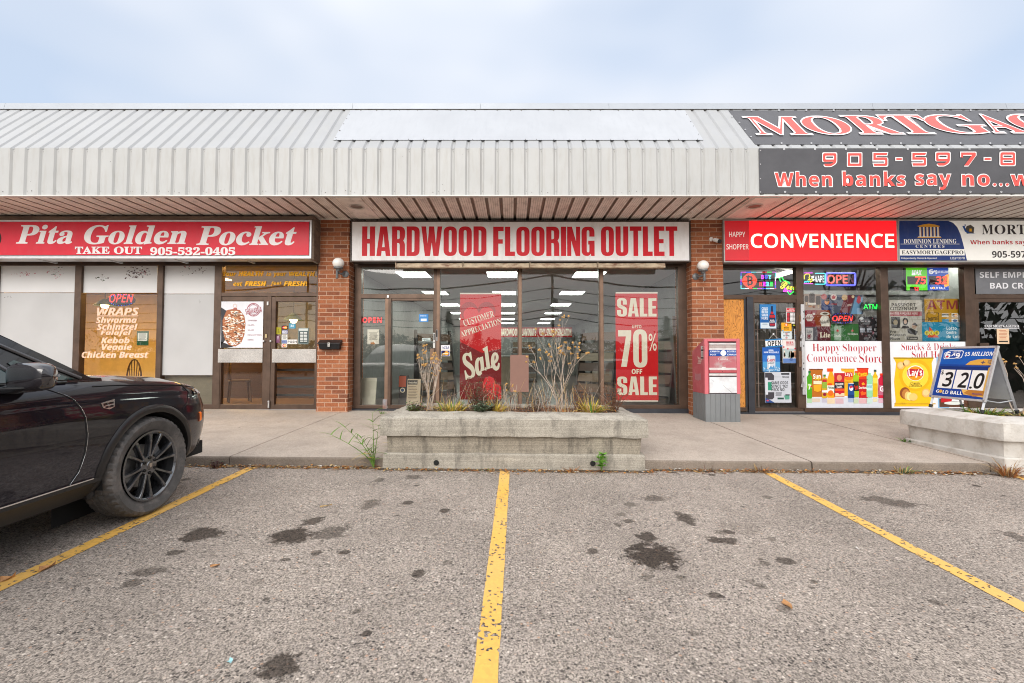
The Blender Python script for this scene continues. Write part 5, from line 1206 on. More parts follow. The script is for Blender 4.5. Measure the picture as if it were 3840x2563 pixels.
# flooring display stands: slanted sample racks and a counter
M_SAMP = [plain('sample_%d' % i, c, .45, vary=.15, scale=3, stretch=(1, 1, 6)) for i, c in enumerate(((.11, .06, .03), (.15, .10, .06), (.06, .035, .025), (.20, .165, .12), (.10, .085, .075)))]
def stand(x, y, lab, rz=0.0, n=6, w=1.0, h=1.75):
    r = root('display_rack', lab, 'display rack', (x, y, zf_h), 'flooring sample racks', False); r.rotation_euler = (0, 0, rz)
    m = MB(); m.box(-w / 2, .1, 0, w / 2, .5, .12)
    for s in (-1, 1): m.hexa([(s * w / 2 - .02, .02, 0), (s * w / 2 + .02, .02, 0), (s * w / 2 + .02, .5, 0), (s * w / 2 - .02, .5, 0), (s * w / 2 - .02, .38, h), (s * w / 2 + .02, .38, h), (s * w / 2 + .02, .5, h), (s * w / 2 - .02, .5, h)])
    m.build('rack_frame', plain('dark_rack', (.05, .045, .04), .5), r)
    for i in range(n):
        b = MB().mat(M_SAMP[(i + int(x * 3)) % 5]); z = .16 + i * (h - .2) / n; d = .03 + .34 * (z / h)
        b.hexa([(-w / 2 + .03, d, z), (w / 2 - .03, d, z), (w / 2 - .03, d + .03, z), (-w / 2 + .03, d + .03, z), (-w / 2 + .03, d + .07, z + .2), (w / 2 - .03, d + .07, z + .2), (w / 2 - .03, d + .1, z + .2), (-w / 2 + .03, d + .1, z + .2)])
        b.build('sample_board', None, r)
for x, y, rz, lab in ((1.95, 11.2, -.7, 'flooring sample rack right of the dead shrub, angled inward'), (2.6, 13.2, -.8, 'flooring sample rack behind the SALE banner side, second back'), (3.1, 10.4, -.9, 'flooring sample rack near the right brick pillar window'), (-1.9, 12.0, .6, 'flooring sample rack behind the heart banner'), (-3.6, 10.8, .9, 'flooring sample rack inside behind the shop door'), (.5, 18.5, 0, 'flooring sample rack far back under the red hanging sign')): stand(x, y, lab, rz)
r = root('service_counter', 'pale service counter deep in the flooring shop', 'counter', (-.4, 16.0, zf_h)); m = MB(); m.box(-1.2, 16, zf_h, .5, 16.6, zf_h + 1.05); m.build('counter_body', plain('counter_wood', (.30, .24, .17), .5), r); m = MB(); m.box(-1.25, 15.95, zf_h + 1.05, .55, 16.65, zf_h + 1.1); m.build('counter_top', M_CEIL, r)
for x, y, h, w, lab in ((3.55, 9.4, 1.9, .28, 'tall brown flooring plank leaning inside by the right pillar'), (3.75, 9.15, 2.3, .2, 'cream door panel leaning inside by the right pillar')):
    m = MB(); m.hexa([(x - w / 2, y, zf_h), (x + w / 2, y, zf_h), (x + w / 2, y + .04, zf_h), (x - w / 2, y + .04, zf_h), (x - w / 2, y + .25, zf_h + h), (x + w / 2, y + .25, zf_h + h), (x + w / 2, y + .29, zf_h + h), (x - w / 2, y + .29, zf_h + h)])
    tag(m.build('leaning_plank', M_SAMP[1] if h < 2 else plain('cream_board', (.5, .46, .36), .5), loc=(x, y, zf_h)), lab, 'plank')
# warm pita shop inside
M_WARM = emitter('warm_bulb', 'ffd890', 28.0)
for x, y, z, lab in ((wx(VA, 722, 720, 10.5), 10.5, wz(VA, 722, 720, 10.5), 'green shaded pendant lamp beside the oval OPEN sign'), (wx(VA, 2020, 820, 10.0), 10.0, wz(VA, 2020, 820, 10.0), 'green shaded pendant lamp seen through the right pita door')):
    r = root('pendant_lamp', lab, 'pendant lamp', (x, y, z), 'pendant lamps in the pita shop')
    m = MB(); m.lathe([(.03, .13), (.06, .11), (.15, .03), (.22, -.03), (.215, -.03), (.14, .025), (.05, .1)], (x, y, z), 'z', 20); m.build('shade', plain('green_shade', (.10, .13, .07), .4), r, True)
    m = MB(); m.ball((x, y, z - .02), .075, 12); m.build('bulb', M_WARM, r, True)
    m = MB(); m.tube([(x, y, z + .12), (x, y, ZCE)], .008, 6); m.build('cord', M_BLACK, r)
def fill_panel(x, y, zc, lab, grp, mm, h=.3):  # glowing panel tucked out of sight, added to brighten a shop room
    r = root('ceiling_light', lab, 'ceiling light', (x, y, zc - .03), grp); m = MB(); m.box(x - .6, y - h, zc - .008, x + .6, y + h, zc - .0005); m.build('diffuser', mm, r)
E_AMB = emitter('warm_fill', 'ffcf80', 34.0)
for x, y, h, l in ((-7.35, 10.6, .3, 'tall white board'), (-11.2, 10.6, .3, 'leftmost white board'), (-6.4, 9.03, .08, 'narrow white board'), (-5.0, 9.03, .08, 'yellow slogan')): fill_panel(x, y, ZCE, 'warm lit ceiling panel in the pita shop, behind the ' + l, 'warm ceiling panels in the pita shop', E_AMB, h)  # unseen panels added to make the amber room brighter
M_OAK = plain('orange_wood', (.10, .046, .016), .45, vary=.2, scale=3, stretch=(1, 1, 8))
m = MB(); m.box(wx(VA, 1112, 1300, 8.95), 8.93, zf_p, wx(VA, 1476, 1300, 8.95), 8.97, wz(VA, 1300, 1195, 8.95)); tag(m.build('low_partition', plain('olive_panel', (.20, .17, .115), .6), loc=(-5.6, 8.95, zf_p)), 'olive grey low panel behind the glass under the narrow white board', 'panel')
r = root('shop_counter', 'orange wooden counter inside the pita shop', 'counter', (-7, 12.2, zf_p)); m = MB(); m.box(-8.9, 12.2, zf_p, -5.0, 12.8, zf_p + 1.0); m.build('counter_body', M_OAK, r); m = MB(); m.box(-8.95, 12.15, zf_p + 1.0, -4.95, 12.85, zf_p + 1.05); m.build('counter_top', plain('amber_top', (.5, .33, .1), .4), r)
r = root('added_divider', 'dim grey brown divider with wooden lower half inside the pita shop doors', 'divider', (-5.4, 10.6, zf_p)); m = MB(); m.box(-6.7, 10.6, zf_p + .95, XH0 - .1, 10.64, zf_p + 2.35); m.build('upper_panel', plain('dim_divider', (.17, .155, .125), .6), r)  # divider added to tone down the amber seen through the doors
m = MB(); m.box(-6.7, 10.58, zf_p, XH0 - .1, 10.66, zf_p + .95); m.build('lower_panel', M_OAK, r)
def chair(x, y, lab, rz):
    r = root('chair', lab, 'chair', (x, y, zf_p), 'wooden chairs in the pita shop', False); r.rotation_euler = (0, 0, rz)
    m = MB(); m.box(-.2, -.2, .43, .2, .2, .47); m.build('seat', M_OAK, r, bevel=.01)
    for sx2 in (-1, 1):
        for sy2 in (-1, 1): m = MB(); m.tube([(sx2 * .17, sy2 * .17, .44), (sx2 * .2, sy2 * .2, 0)], [.02, .016], 6); m.build('leg', M_OAK, r)
    m = MB(); arc = [(-.2 * cos(t), .18, .45 + .45 * sin(t)) for t in [pi * k / 10 for k in range(11)]]; m.tube(arc, .014, 6)
    for k in range(1, 8): xx = -.2 * cos(pi * k / 8); m.tube([(xx * .7, .18, .46), (xx, .18, .45 + .45 * sin(pi * k / 8))], .008, 5)
    m.build('backrest', M_OAK, r)
chair(wx(VA, 985, 1180, 9.6), 9.6, 'wooden hoop back chair in the amber wraps window', 2.9); chair(wx(VA, 1650, 1200, 9.7), 9.7, 'wooden chair behind the left pita shop door', 2.2)
m = MB()
for k in range(4): z = wz(VA, 2020, 1170 + k * 58, 9.0); m.box(wx(VA, 1885, 1200, 9.0), 9.0, z - .022, wx(VA, 2170, 1200, 9.0), 9.02, z + .022)
tag(m.build('window_guard', M_BLACK, loc=(wx(VA, 2020, 1200, 9.0), 9.0, zf_p)), 'black horizontal guard bars inside the right pita shop door', 'guard')

# ================================================================ convenience shop posters
def poster(name, lab, v, D, x0, y0, x1, y1, bgc, draw, cat='poster', group=None):
    a = Art(v, D); a.slab(ink(bgc), x0, y0, x1, y1, .003); draw(a); return a.thing(name, lab, cat, group)
def bottle(a, m, capm, x, y0, y1, w, layer=2, neck=.3, lab=None, labm=None):
    h = y1 - y0; n = w * .34
    a.poly(m, [(x - n / 2, y0 + h * .06), (x + n / 2, y0 + h * .06), (x + n / 2, y0 + h * .14), (x + w * .46, y0 + h * neck), (x + w * .42, y0 + h * .45), (x + w * .48, y0 + h * .6), (x + w * .44, y1 - h * .02), (x + w * .3, y1),
               (x - w * .3, y1), (x - w * .44, y1 - h * .02), (x - w * .48, y0 + h * .6), (x - w * .42, y0 + h * .45), (x - w * .46, y0 + h * neck), (x - n / 2, y0 + h * .14)], layer)
    a.rect(capm, x - n * .62, y0, x + n * .62, y0 + h * .08, layer + 1)
    if labm: a.rect(labm, x - w * .42, y0 + h * lab[0], x + w * .42, y0 + h * lab[1], layer + 1)
def bag(a, m, m2, x0, y0, x1, y1, layer=2):
    w, h = x1 - x0, y1 - y0
    a.poly(m, [(x0, y0), (x1, y0 + h * .01), (x1 - w * .05, y0 + h * .12), (x1 - w * .02, y0 + h * .5), (x1 - w * .04, y0 + h * .9), (x1, y1), (x0 + w * .02, y1), (x0 + w * .06, y0 + h * .9), (x0 + w * .02, y0 + h * .5), (x0 + w * .07, y0 + h * .12)], layer)
    a.rect(m2, x0 + 3, y0 + 2, x1 - 3, y0 + h * .035, layer + 1)
def wp(c): return ink(c)
D_BD = D_FR + .022
a = Art(VH, D_BD)
POW = plain('printed_white_board', (.74, .75, .78), .4, vary=.02)
a.slab(POW, 204, 98, 1690, 1322, .006)
CRM = ink('b01828')
for t, x0, y0, x1, y1 in (('Happy', 326, 148, 830, 326), ('Shopper', 880, 150, 1500, 326), ('Convenience', 228, 332, 1136, 480), ('Store', 1184, 332, 1612, 494)): a.text(CRM, t, 'b', x0, y0, x1, y1, 1, off=-.016)
a.rect(ink('c8ccd6'), 224, 1130, 1690, 1318, 1)
g_ = ink('4a9a1e'); 
bag(a, ink('b0641c'), ink('6a3818'), 260, 606, 520, 1122, 2); a.text(ink('f4efe4'), 'Sun', 'sb', 336, 702, 476, 792, 4, off=.02); a.text(ink('f0d028'), 'Chips', 'sbi', 362, 756, 476, 822, 5); a.rect(ink('e4d8b8'), 342, 826, 492, 888, 4); a.poly(ink('e0a020'), [(340, 900), (495, 890), (480, 1010), (420, 1030), (350, 1010)], 4)
bag(a, ink('e8a820'), ink('c08818'), 845, 600, 1100, 1104, 2); a.ell(ink('e07818'), 992, 760, 78, 56, 4); a.rrect(ink('c01c30'), 912, 672, 1064, 752, 20, 5); a.text(ink('f4efe4'), "Lay's", 'sb', 922, 676, 1052, 756, 6); a.text(ink('a06010'), 'Classic', 's', 930, 828, 1032, 862, 4)
bag(a, ink('d83a18'), ink('b02810'), 1136, 588, 1356, 1000, 2); a.text(ink('f0c820'), 'Cheetos', 'sbi', 1160, 664, 1330, 746, 4, rot=.12, off=.015)
bottle(a, g_, ink('1c6a34'), 270, 642, 1152, 104, 3, .22, (.46, .64), ink('7ab838')); a.text(ink('f4f4ee'), '7', 'sbi', 240, 894, 290, 988, 6); a.ell(ink('c02030'), 300, 930, 14, 18, 7)
bottle(a, ink('c8a028'), ink('2c7a34'), 545, 712, 1146, 104, 4, .16, (.30, .58), ink('88a83a')); a.rect(ink('b8202c'), 504, 800, 582, 850, 7); a.rect(ink('dcdce0'), 496, 1000, 596, 1040, 7); a.ell(ink('8a1834'), 545, 1075, 34, 30, 7)
bottle(a, ink('f09c10'), ink('e84a14'), 665, 598, 1138, 170, 4, .42, (.58, .84), ink('ece6dc')); a.rect(ink('e84a14'), 592, 598, 700, 656, 7); a.text(ink('1c5a2c'), 'Tropicana', 'sbi', 600, 920, 716, 984, 8, rot=-.12); a.ell(ink('e8681a'), 655, 1050, 50, 52, 8); a.ell(ink('e84a14'), 640, 890, 44, 22, 8)
a.rrect(ink('b81c2c'), 722, 680, 910, 1120, 10, 5); a.rrect(ink('e8e4e0'), 720, 655, 908, 684, 6, 6); a.rect(ink('1c2030'), 730, 850, 908, 968, 6); a.text(ink('f0ece4'), 'QUAKER', 'sb', 742, 866, 888, 912, 7); a.text(ink('f0ece4'), 'OATS', 'sb', 766, 918, 866, 960, 7); a.rect(ink('e05020'), 732, 968, 908, 1010, 6); a.rect(ink('dcc8a4'), 738, 1052, 908, 1112, 6); heart(a, ink('c01828'), 824, 1040, 44, 7); a.ell(ink('d88a5a'), 814, 770, 46, 56, 6)
a.rrect(ink('1c4a8c'), 972, 868, 1090, 1144, 14, 6); a.rect(ink('c8ccd4'), 982, 866, 1080, 880, 7); a.ell(ink('f0f0f2'), 1032, 962, 36, 48, 7); a.poly(ink('c01c34'), [(1000, 945), (1014, 922), (1040, 915), (1060, 930), (1066, 950), (1040, 952), (1020, 972)], 8); a.rect(ink('10346c'), 976, 1080, 1088, 1130, 7)
bottle(a, ink('98b818'), ink('d05a24'), 1122, 644, 1130, 116, 5, .2, (.40, .76), ink('1c2c1c')); a.text(ink('d83020'), 'Dew', 'sbi', 1092, 900, 1160, 990, 8, rot=.3)
bag(a, ink('b8141c'), ink('8a1018'), 1170, 800, 1340, 1140, 5); a.text(ink('f4efe4'), 'Doritos', 'sb', 1172, 926, 1312, 976, 7, off=.01); a.poly(ink('e0601c'), [(1200, 1040), (1240, 1010), (1260, 1040), (1310, 1030), (1290, 1080), (1220, 1095)], 7); a.poly(ink('f0a020'), [(1220, 880), (1250, 850), (1290, 890), (1240, 910)], 7)
bottle(a, ink('8ccaa0'), ink('e4ece8'), 1370, 646, 1130, 122, 6, .2, (.5, .74), ink('b8dcd8')); a.text(ink('2a8aa8'), 'Mist', 'si', 1325, 900, 1414, 952, 9)
bottle(a, ink('d8b014'), ink('2c4a3c'), 1474, 622, 1124, 100, 5, .24, (.3, .5), ink('e8d050'))
bottle(a, ink('c01838'), ink('e8401c'), 1586, 690, 1144, 124, 6, .24, (.48, .88), ink('b4627a')); a.text(ink('f4f0f2'), 'G', 'sb', 1556, 926, 1626, 1022, 9)
for x, w, c in ((270, 90, 'a8c8a4'), (390, 150, 'c8b8a8'), (545, 90, 'b8b4c4'), (665, 140, 'd8c4a4'), (820, 150, 'c8a8b0'), (1032, 100, '9cacc8'), (1122, 90, 'b8c4a4'), (1250, 150, 'd0a8ac'), (1370, 100, 'bcd4cc'), (1474, 80, 'd4cca8'), (1586, 100, 'd0a8b8')): a.rect(ink(c), x - w / 2, 1150, x + w / 2, 1150 + R(60, 110), 3)
a.thing('window_poster', 'white board reading Happy Shopper Convenience Store over a row of snacks and drinks', 'sign board')
a = Art(VS, D_BD)
a.slab(POW, -88, 92, 806, 806, .006)
for t, x0, y0, x1, y1 in (('Snacks & Drinks', 58, 108, 642, 184), ('Sold Here', 168, 192, 560, 264)): a.text(CRM, t, 'b', x0, y0, x1, y1, 1, off=-.016)
Y0_, Y2_ = ink('e8b818'), ink('f0cc3c')
bag(a, Y0_, ink('a88a14'), -30, 258, 402, 784, 2); a.ell(ink('e8aa10'), 205, 450, 172, 170, 3, 36); a.ell(Y2_, 205, 455, 140, 138, 4, 36)
a.ell(ink('f4f0e4'), 204, 428, 92, 82, 5, 32); a.ell(ink('e89018'), 204, 430, 84, 76, 6, 32); a.poly(ink('b81c30'), [(116, 392), (160, 380), (205, 388), (250, 380), (288, 394), (288, 452), (245, 462), (205, 452), (160, 466), (120, 452)], 7); a.text(ink('f6f2ea'), "Lay's", 'sb', 130, 388, 276, 476, 8, rot=.04, off=.01)
a.text(ink('4a3410'), 'Classic', 's', 152, 520, 258, 550, 6, off=.008); a.text(ink('4a3410'), 'Classique', 's', 134, 550, 276, 580, 6, off=.008)
a.ell(ink('8a4a20'), 92, 640, 54, 62, 6); a.ell(ink('b87838'), 102, 650, 42, 52, 7)
for k, (x, y, rx, ry) in enumerate(((118, 670, 30, 46), (140, 676, 30, 44), (178, 682, 46, 40))): a.ell(ink('ecd890' if k % 2 else 'e8c070'), x, y, rx, ry, 8 + k)
for x, y, rx, ry in ((48, 346, 40, 42), (110, 320, 40, 38), (318, 640, 46, 46)): a.ell(ink('e6b268'), x, y, rx, ry, 6); a.ell(ink('efc888'), x - 4, y - 4, rx * .7, ry * .7, 7)
a.rect(ink('c8981c'), -20, 750, 420, 760, 5); a.text(ink('5a5a48'), '66 g', 's', 56, 742, 88, 752, 6)
a.rect(ink('8ab4d8'), 440, 254, 560, 800, 1); a.rect(ink('5a3a2c'), 462, 700, 780, 790, 2); a.rect(ink('b81824'), 480, 676, 720, 740, 3); a.poly(ink('e8e8e8'), [(600, 690), (720, 700), (720, 735), (590, 735)], 4); a.ell(ink('d4dcd8'), 618, 748, 108, 18, 4)
a.rect(ink('c0242c'), 640, 640, 780, 690, 2)
a.thing('window_poster', 'white board reading Snacks and Drinks Sold Here with a yellow crisp bag', 'sign board')
# lit lotto jackpot display
D_P = 8.87
a = Art(VE, D_P)
a.slab(ink('1d1d24'), 376, 398, 682, 596, .06)
LG = emitter('lit_lime', '58c818', .55); LB = emitter('lit_lotto_blue', '1848a8', .6); LY = emitter('lit_gold', 'f0a028', .6); SG = emitter('led_digit', 'ff2a1c', 3.0)
a.rect(LG, 378, 430, 530, 592, 1); a.rect(LB, 530, 430, 682, 592, 1); a.rect(LG, 378, 398, 530, 408, 1); a.rect(LB, 530, 398, 682, 408, 1)
a.poly(LY, [(640, 500), (665, 480), (683, 476), (683, 560), (655, 570)], 2)
a.text(ink('f4f4f8', .4), 'MAX', 'sbi', 416, 446, 492, 484, 3, off=.03); a.text(ink('f4f4f8', .4), '6', 'sbi', 540, 440, 572, 476, 3, off=.03); a.text(ink('f4f4f8', .4), '49', 'sbi', 568, 448, 602, 476, 3, off=.03); a.text(ink('f4f4f8', .4), '$5 MILLION', 'sbi', 606, 452, 678, 470, 3)
a.rect(ink('200a0c'), 386, 492, 520, 550, 2); a.rect(ink('200a0c'), 540, 490, 672, 552, 2); a.rect(ink('200a0c'), 404, 568, 470, 594, 2)
a.text(SG, '75', 's', 444, 492, 518, 548, 3, off=.02, shear=.1); a.text(SG, '32', 's', 588, 492, 672, 548, 3, off=.02, shear=.1); a.text(SG, '12', 's', 436, 570, 466, 592, 3, off=.02)
a.text(ink('f4f4f8', .4), 'GOLD BALL', 'sb', 550, 568, 660, 584, 3); a.ell(LY, 574, 576, 8, 8, 4)
a.thing('jackpot_display', 'green and blue lit lottery display with red 75 and 32 in the window', 'display')
# posters behind the glass
D_Q = 8.90
def p1(a):
    a.rect(ink('a08a80'), 1172, 460, 1390, 672, 1)
    for x, y, rx, ry in ((1190, 520, 26, 44), (1265, 510, 38, 66), (1350, 540, 34, 60)): a.rrect(ink('3a2a22'), x - rx, y - ry, x + rx, y + ry, 24, 2); a.rect(ink('c8ae88'), x - 6, y + ry, x + 6, y + ry + 44, 2)
    a.rrect(ink('dcd4cc'), 1210, 574, 1320, 600, 8, 3); a.ell(ink('b87840'), 1240, 625, 26, 12, 3); a.ell(ink('8a4a30'), 1290, 630, 24, 10, 3)
poster('window_poster', 'pale ice cream bar poster behind the glass under the neon VAPE sign', VN, D_Q, 1160, 452, 1392, 674, 'b4a298', p1)
def p2(a):
    a.poly(ink('23376c'), [(1395, 560), (1450, 500), (1530, 560), (1545, 672), (1395, 672)], 1); a.poly(ink('6a2430'), [(1720, 470), (1860, 470), (1770, 725), (1640, 725)], 1); a.poly(ink('6a9ac0'), [(1860, 500), (1965, 500), (1945, 728), (1800, 728)], 2)
    for x, y, r, c in ((1430, 490, 40, 'b86a6a'), (1562, 495, 44, 'd8c8c0'), (1712, 500, 40, 'c8a878'), (1828, 490, 20, 'e0c8a0')): a.ell(ink(c), x, y, r, r, 3)
    a.text(ink('a83038'), 'CHAPMANS', 'sb', 1520, 580, 1610, 606, 4); a.poly(ink('b03038'), [(1562, 462), (1574, 484), (1592, 480), (1582, 500), (1590, 512), (1562, 524), (1534, 512), (1542, 500), (1532, 480), (1550, 484)], 4)
    a.poly(ink('b84a58'), [(1890, 490), (1910, 470), (1935, 500), (1940, 560), (1905, 590), (1875, 560)], 4); a.ell(ink('d89058'), 1470, 560, 34, 40, 4); a.poly(ink('2c1c14'), [(1440, 540), (1490, 500), (1508, 540), (1470, 560)], 5); a.text(ink('e8d8d0'), 'KITKAT', 'sbi', 1752, 590, 1820, 618, 4, rot=.15)
poster('window_poster', 'blue ice cream poster with maple leaf badge behind the glass', VN, D_Q, 1394, 466, 1968, 730, '4c5468', p2)
def p3(a):
    hx = lambda x, y, r: [(x + r * cos(k * pi / 3), y + r * .95 * sin(k * pi / 3)) for k in range(6)]
    a.poly(ink('d0c4c0'), hx(1232, 778, 60), 1); a.poly(ink('d0c4c0'), hx(1292, 728, 20), 1); a.text(ink('7a1c24'), 'Molson', 'bi', 1172, 758, 1284, 798, 2, rot=.1)
    a.poly(ink('8a3a14'), [(1340, 674), (1500, 674), (1520, 720), (1520, 900), (1330, 900), (1290, 790)], 1)
    a.poly(ink('ddd8cc'), [(1376, 800), (1400, 758), (1490, 758), (1512, 800), (1508, 898), (1392, 898)], 2); a.ell(ink('d0ccc0'), 1440, 725, 66, 26, 3); a.ell(ink('5a4c40'), 1444, 722, 36, 14, 4); a.text(ink('2a2422'), 'Molson', 'bi', 1378, 806, 1490, 862, 4, rot=.25)
poster('window_poster', 'red beer poster with a hexagon badge and a cream can', VN, D_Q, 1172, 674, 1522, 902, '86202c', p3)
def p4(a):
    a.rrect(ink('c4c2c4'), 1180, 918, 1280, 1092, 14, 1); a.text(ink('2c3448'), 'Lite', 'b', 1190, 944, 1266, 992, 2); a.ell(ink('7c3c48'), 1226, 1034, 32, 36, 2); a.ell(ink('b0b0b4'), 1226, 1034, 24, 28, 3); a.ell(ink('8a3a48'), 1226, 1034, 18, 22, 4)
    a.rect(ink('5c1824'), 1340, 900, 1520, 1096, 1); a.text(ink('e8dcc8'), 'Lite', 'b', 1372, 980, 1516, 1052, 2, off=.02)
poster('window_poster', 'dark poster reading Lite beside a pale can, lowest row of the window', VN, D_Q, 1172, 902, 1522, 1098, '5a5660', p4)
def p5(a):
    a.rrect(ink('88a48c'), 1572, 888, 1668, 1092, 16, 1); star = lambda x, y, r: [(x + (r if k % 2 == 0 else r * .42) * sin(k * pi / 5), y - (r if k % 2 == 0 else r * .42) * cos(k * pi / 5)) for k in range(10)]
    a.poly(ink('c03030'), star(1618, 958, 28), 2); a.poly(ink('c02828'), star(1822, 958, 22), 2); a.text(ink('e4e8e0'), 'inek', 'b', 1574, 1008, 1668, 1046, 3); a.text(ink('e4e8e0'), 'Heineken', 'b', 1755, 988, 1894, 1014, 3)
poster('window_poster', 'green beer poster with red stars and a tall can', VN, D_Q, 1522, 866, 1908, 1096, '2f6a34', p5)
def p6(a):
    for x in (1960, 2052):
        bottle(a, ink('2c2024'), ink('8a8a90'), x, 820, 1080, 78, 1, .3, (.38, .62), ink('8a8e9c')); a.text(ink('d8dce8'), 'PEPSI', 'sb', x - 32, 930, x + 34, 950, 5)
    a.text(ink('d8d8dc'), 'ZERO', 'sb', 2122, 922, 2198, 942, 2); a.text(ink('d8d8dc'), 'SUGAR', 'sb', 2122, 942, 2220, 962, 2)
    for i in range(26): a.ell(ink(random.choice(('8a4a58', '5c3c44', '9a8a90'))), R(1920, 2230), R(780, 1090), R(4, 14), R(4, 14), 2)
    a.poly(ink('c8ccd0'), [(1908, 800), (1925, 775), (1960, 772), (1978, 798), (1950, 808)], 3)
poster('window_poster', 'black cola poster with two dark bottles reading ZERO SUGAR', VN, D_Q, 1908, 764, 2236, 1098, '26242a', p6)
def p7(a):
    a.rect(ink('c4c0b8'), 262, 662, 490, 742, 1); a.text(ink('4a4644'), 'PASSPORT', 'sb', 274, 684, 446, 708, 2); a.text(ink('4a4644'), 'CITIZENSHIP', 'sb', 264, 711, 458, 735, 2)
    a.rect(ink('9c4850'), 262, 744, 490, 776, 1); a.text(ink('e4d8d4'), 'PHOTOS AVAILABLE HERE', 's', 264, 750, 460, 766, 2, off=.01)
    a.rect(ink('3a3838'), 272, 784, 334, 864, 1); a.ell(ink('8a7a58'), 302, 822, 16, 20, 2)
    a.rect(ink('b8b4ac'), 340, 784, 402, 866, 1); a.ell(ink('2c2624'), 372, 816, 20, 28, 2); a.ell(ink('b89a84'), 372, 818, 11, 16, 3); a.poly(ink('383434'), [(342, 866), (352, 846), (392, 846), (402, 866)], 3)
    a.poly(ink('2c2a2c'), [(386, 872), (412, 862), (462, 888), (448, 914), (390, 898)], 2); a.ell(ink('a88c78'), 436, 846, 18, 22, 3); a.poly(ink('242224'), [(420, 838), (440, 822), (460, 842), (454, 848)], 4)
    for t, y in (('Pro', 880), ('Passport', 904), ('Photo', 928)): a.text(ink('3a3836'), t, 'sb', 264, y, 264 + len(t) * 14, y + 20, 2)
    a.rect(ink('24221f'), 382, 924, 462, 946, 1); a.text(ink('d8d4cc'), '10 minutes', 'sb', 388, 929, 456, 941, 2)
poster('window_poster', 'grey poster reading PASSPORT CITIZENSHIP with two portraits', VE, D_Q, 260, 660, 492, 958, 'a8a49a', p7)
def p8(a):
    a.text(ink('8c3434'), 'ATM', 'sb', 526, 664, 748, 728, 1)
    a.ring(ink('3c3424'), fillet([(526, 752, 10), (614, 752, 10), (614, 836, 10), (526, 836, 10)]), fillet([(530, 756, 8), (610, 756, 8), (610, 832, 8), (530, 832, 8)]), 1); a.text(ink('3c3424'), 'Interac', 'bi', 530, 776, 608, 808, 2, rot=.2)
    a.rect(ink('dcd8d0'), 634, 758, 682, 784, 1); a.rect(ink('2c3038'), 634, 764, 682, 772, 2); a.rect(ink('e4dccc'), 704, 756, 752, 786, 1); circ2(a, 704, 756, 752, 786)
    a.rect(ink('4a90b8'), 636, 798, 684, 822, 1); a.rect(ink('e4e4e0'), 704, 796, 752, 824, 1); a.ell(ink('2c5a8a'), 728, 810, 16, 10, 2)
poster('window_poster', 'yellow poster with large red ATM letters behind the glass', VE, D_Q, 512, 652, 760, 844, 'b88a1c', p8)
def p9(a):
    a.poly(ink('d04a2c'), [(532, 930), (545, 852), (615, 930)], 1)
    for i, (ch, x) in enumerate((('O', 528), ('L', 562), ('G', 598))): a.ell(ink('d8c838'), x, 898, 18, 18, 2); a.text(ink('4a4a18'), ch, 'sb', x - 8, 888, x + 8, 908, 3)
    for t, x1, y in (('Lotto', 740, 853), ('Centre', 738, 883), ('de Loto', 774, 913)): a.text(ink('e4f0f4'), t, 'sb', 668, y, x1, y + 22, 1, off=-.005)
poster('window_poster', 'turquoise poster reading OLG Lotto Centre de Loto', VE, D_Q - .004, 494, 820, 806, 958, '1a86ac', p9)
# posters on the shop door
def q1(a):
    a.rect(ink('1c5a9c'), 490, 300, 668, 360, 1); a.rect(ink('c8d4dc'), 497, 362, 688, 432, 1)
    for i, t in enumerate(('COLD', 'BEER', 'SOLD', 'HERE')): a.text(ink('e8f0f4'), t, 'sb', 510, 174 + i * 39, 586, 206 + i * 39, 2)
    a.lines(ink('5a7a94'), 510, 376, 590, 396, 2, 2)
    a.poly(ink('1c2c50'), [(625, 158), (647, 158), (650, 240), (676, 290), (676, 400), (664, 410), (612, 410), (602, 400), (602, 290), (622, 240)], 2); a.rect(ink('b8242c'), 620, 228, 652, 258, 3); a.rect(ink('b8242c'), 606, 268, 674, 300, 3); a.text(ink('e8e8f0'), 'BUD', 'sb', 612, 326, 664, 342, 3); a.text(ink('e8e8f0'), 'LIGHT', 'sb', 606, 345, 672, 362, 3); a.rect(ink('a82430'), 610, 374, 670, 398, 3)
poster('door_poster', 'blue poster reading COLD BEER SOLD HERE with a dark bottle on the shop door', VP, DS, 488, 138, 688, 434, '2f7ab8', q1)
def q2(a):
    a.rect(ink('c8303c'), 814, 184, 942, 232, 1); a.text(ink('f0e4e4'), 'WELCOME', 'sb', 846, 190, 908, 204, 2); a.text(ink('f0e0e0'), 'BUSINESS HOURS', 'sb', 820, 208, 938, 226, 2)
    a.rect(ink('2a2a2c'), 818, 236, 944, 352, 1)
    for i in range(7): a.rect(ink('c83040'), 822, 242 + i * 15.6, 850, 253 + i * 15.6, 2); a.rect(ink('e8e8e8'), 858, 242 + i * 15.6, 892, 253 + i * 15.6, 2); a.rect(ink('e8e8e8'), 898, 242 + i * 15.6, 940, 253 + i * 15.6, 2)
poster('hours_sign', 'red and white BUSINESS HOURS card on the convenience shop door', VP, DS, 810, 180, 946, 374, 'dcd8d6', q2, 'sign')
poster('door_sticker', 'yellow bitcoin welcome card on the convenience shop door', VP, DS, 752, 362, 876, 466, 'e0a428', lambda a: (a.ell(ink('d8701c'), 812, 388, 24, 22, 1), a.text(ink('f4e8d0'), 'B', 'sb', 803, 376, 821, 400, 2), a.text(ink('3a2c14'), 'Bitcoin', 'sb', 784, 414, 842, 432, 2), a.text(ink('b06010'), 'WELCOME', 'sb', 780, 436, 846, 448, 2), a.ell(ink('5aa0c0'), 768, 456, 10, 8, 2)), 'sticker')
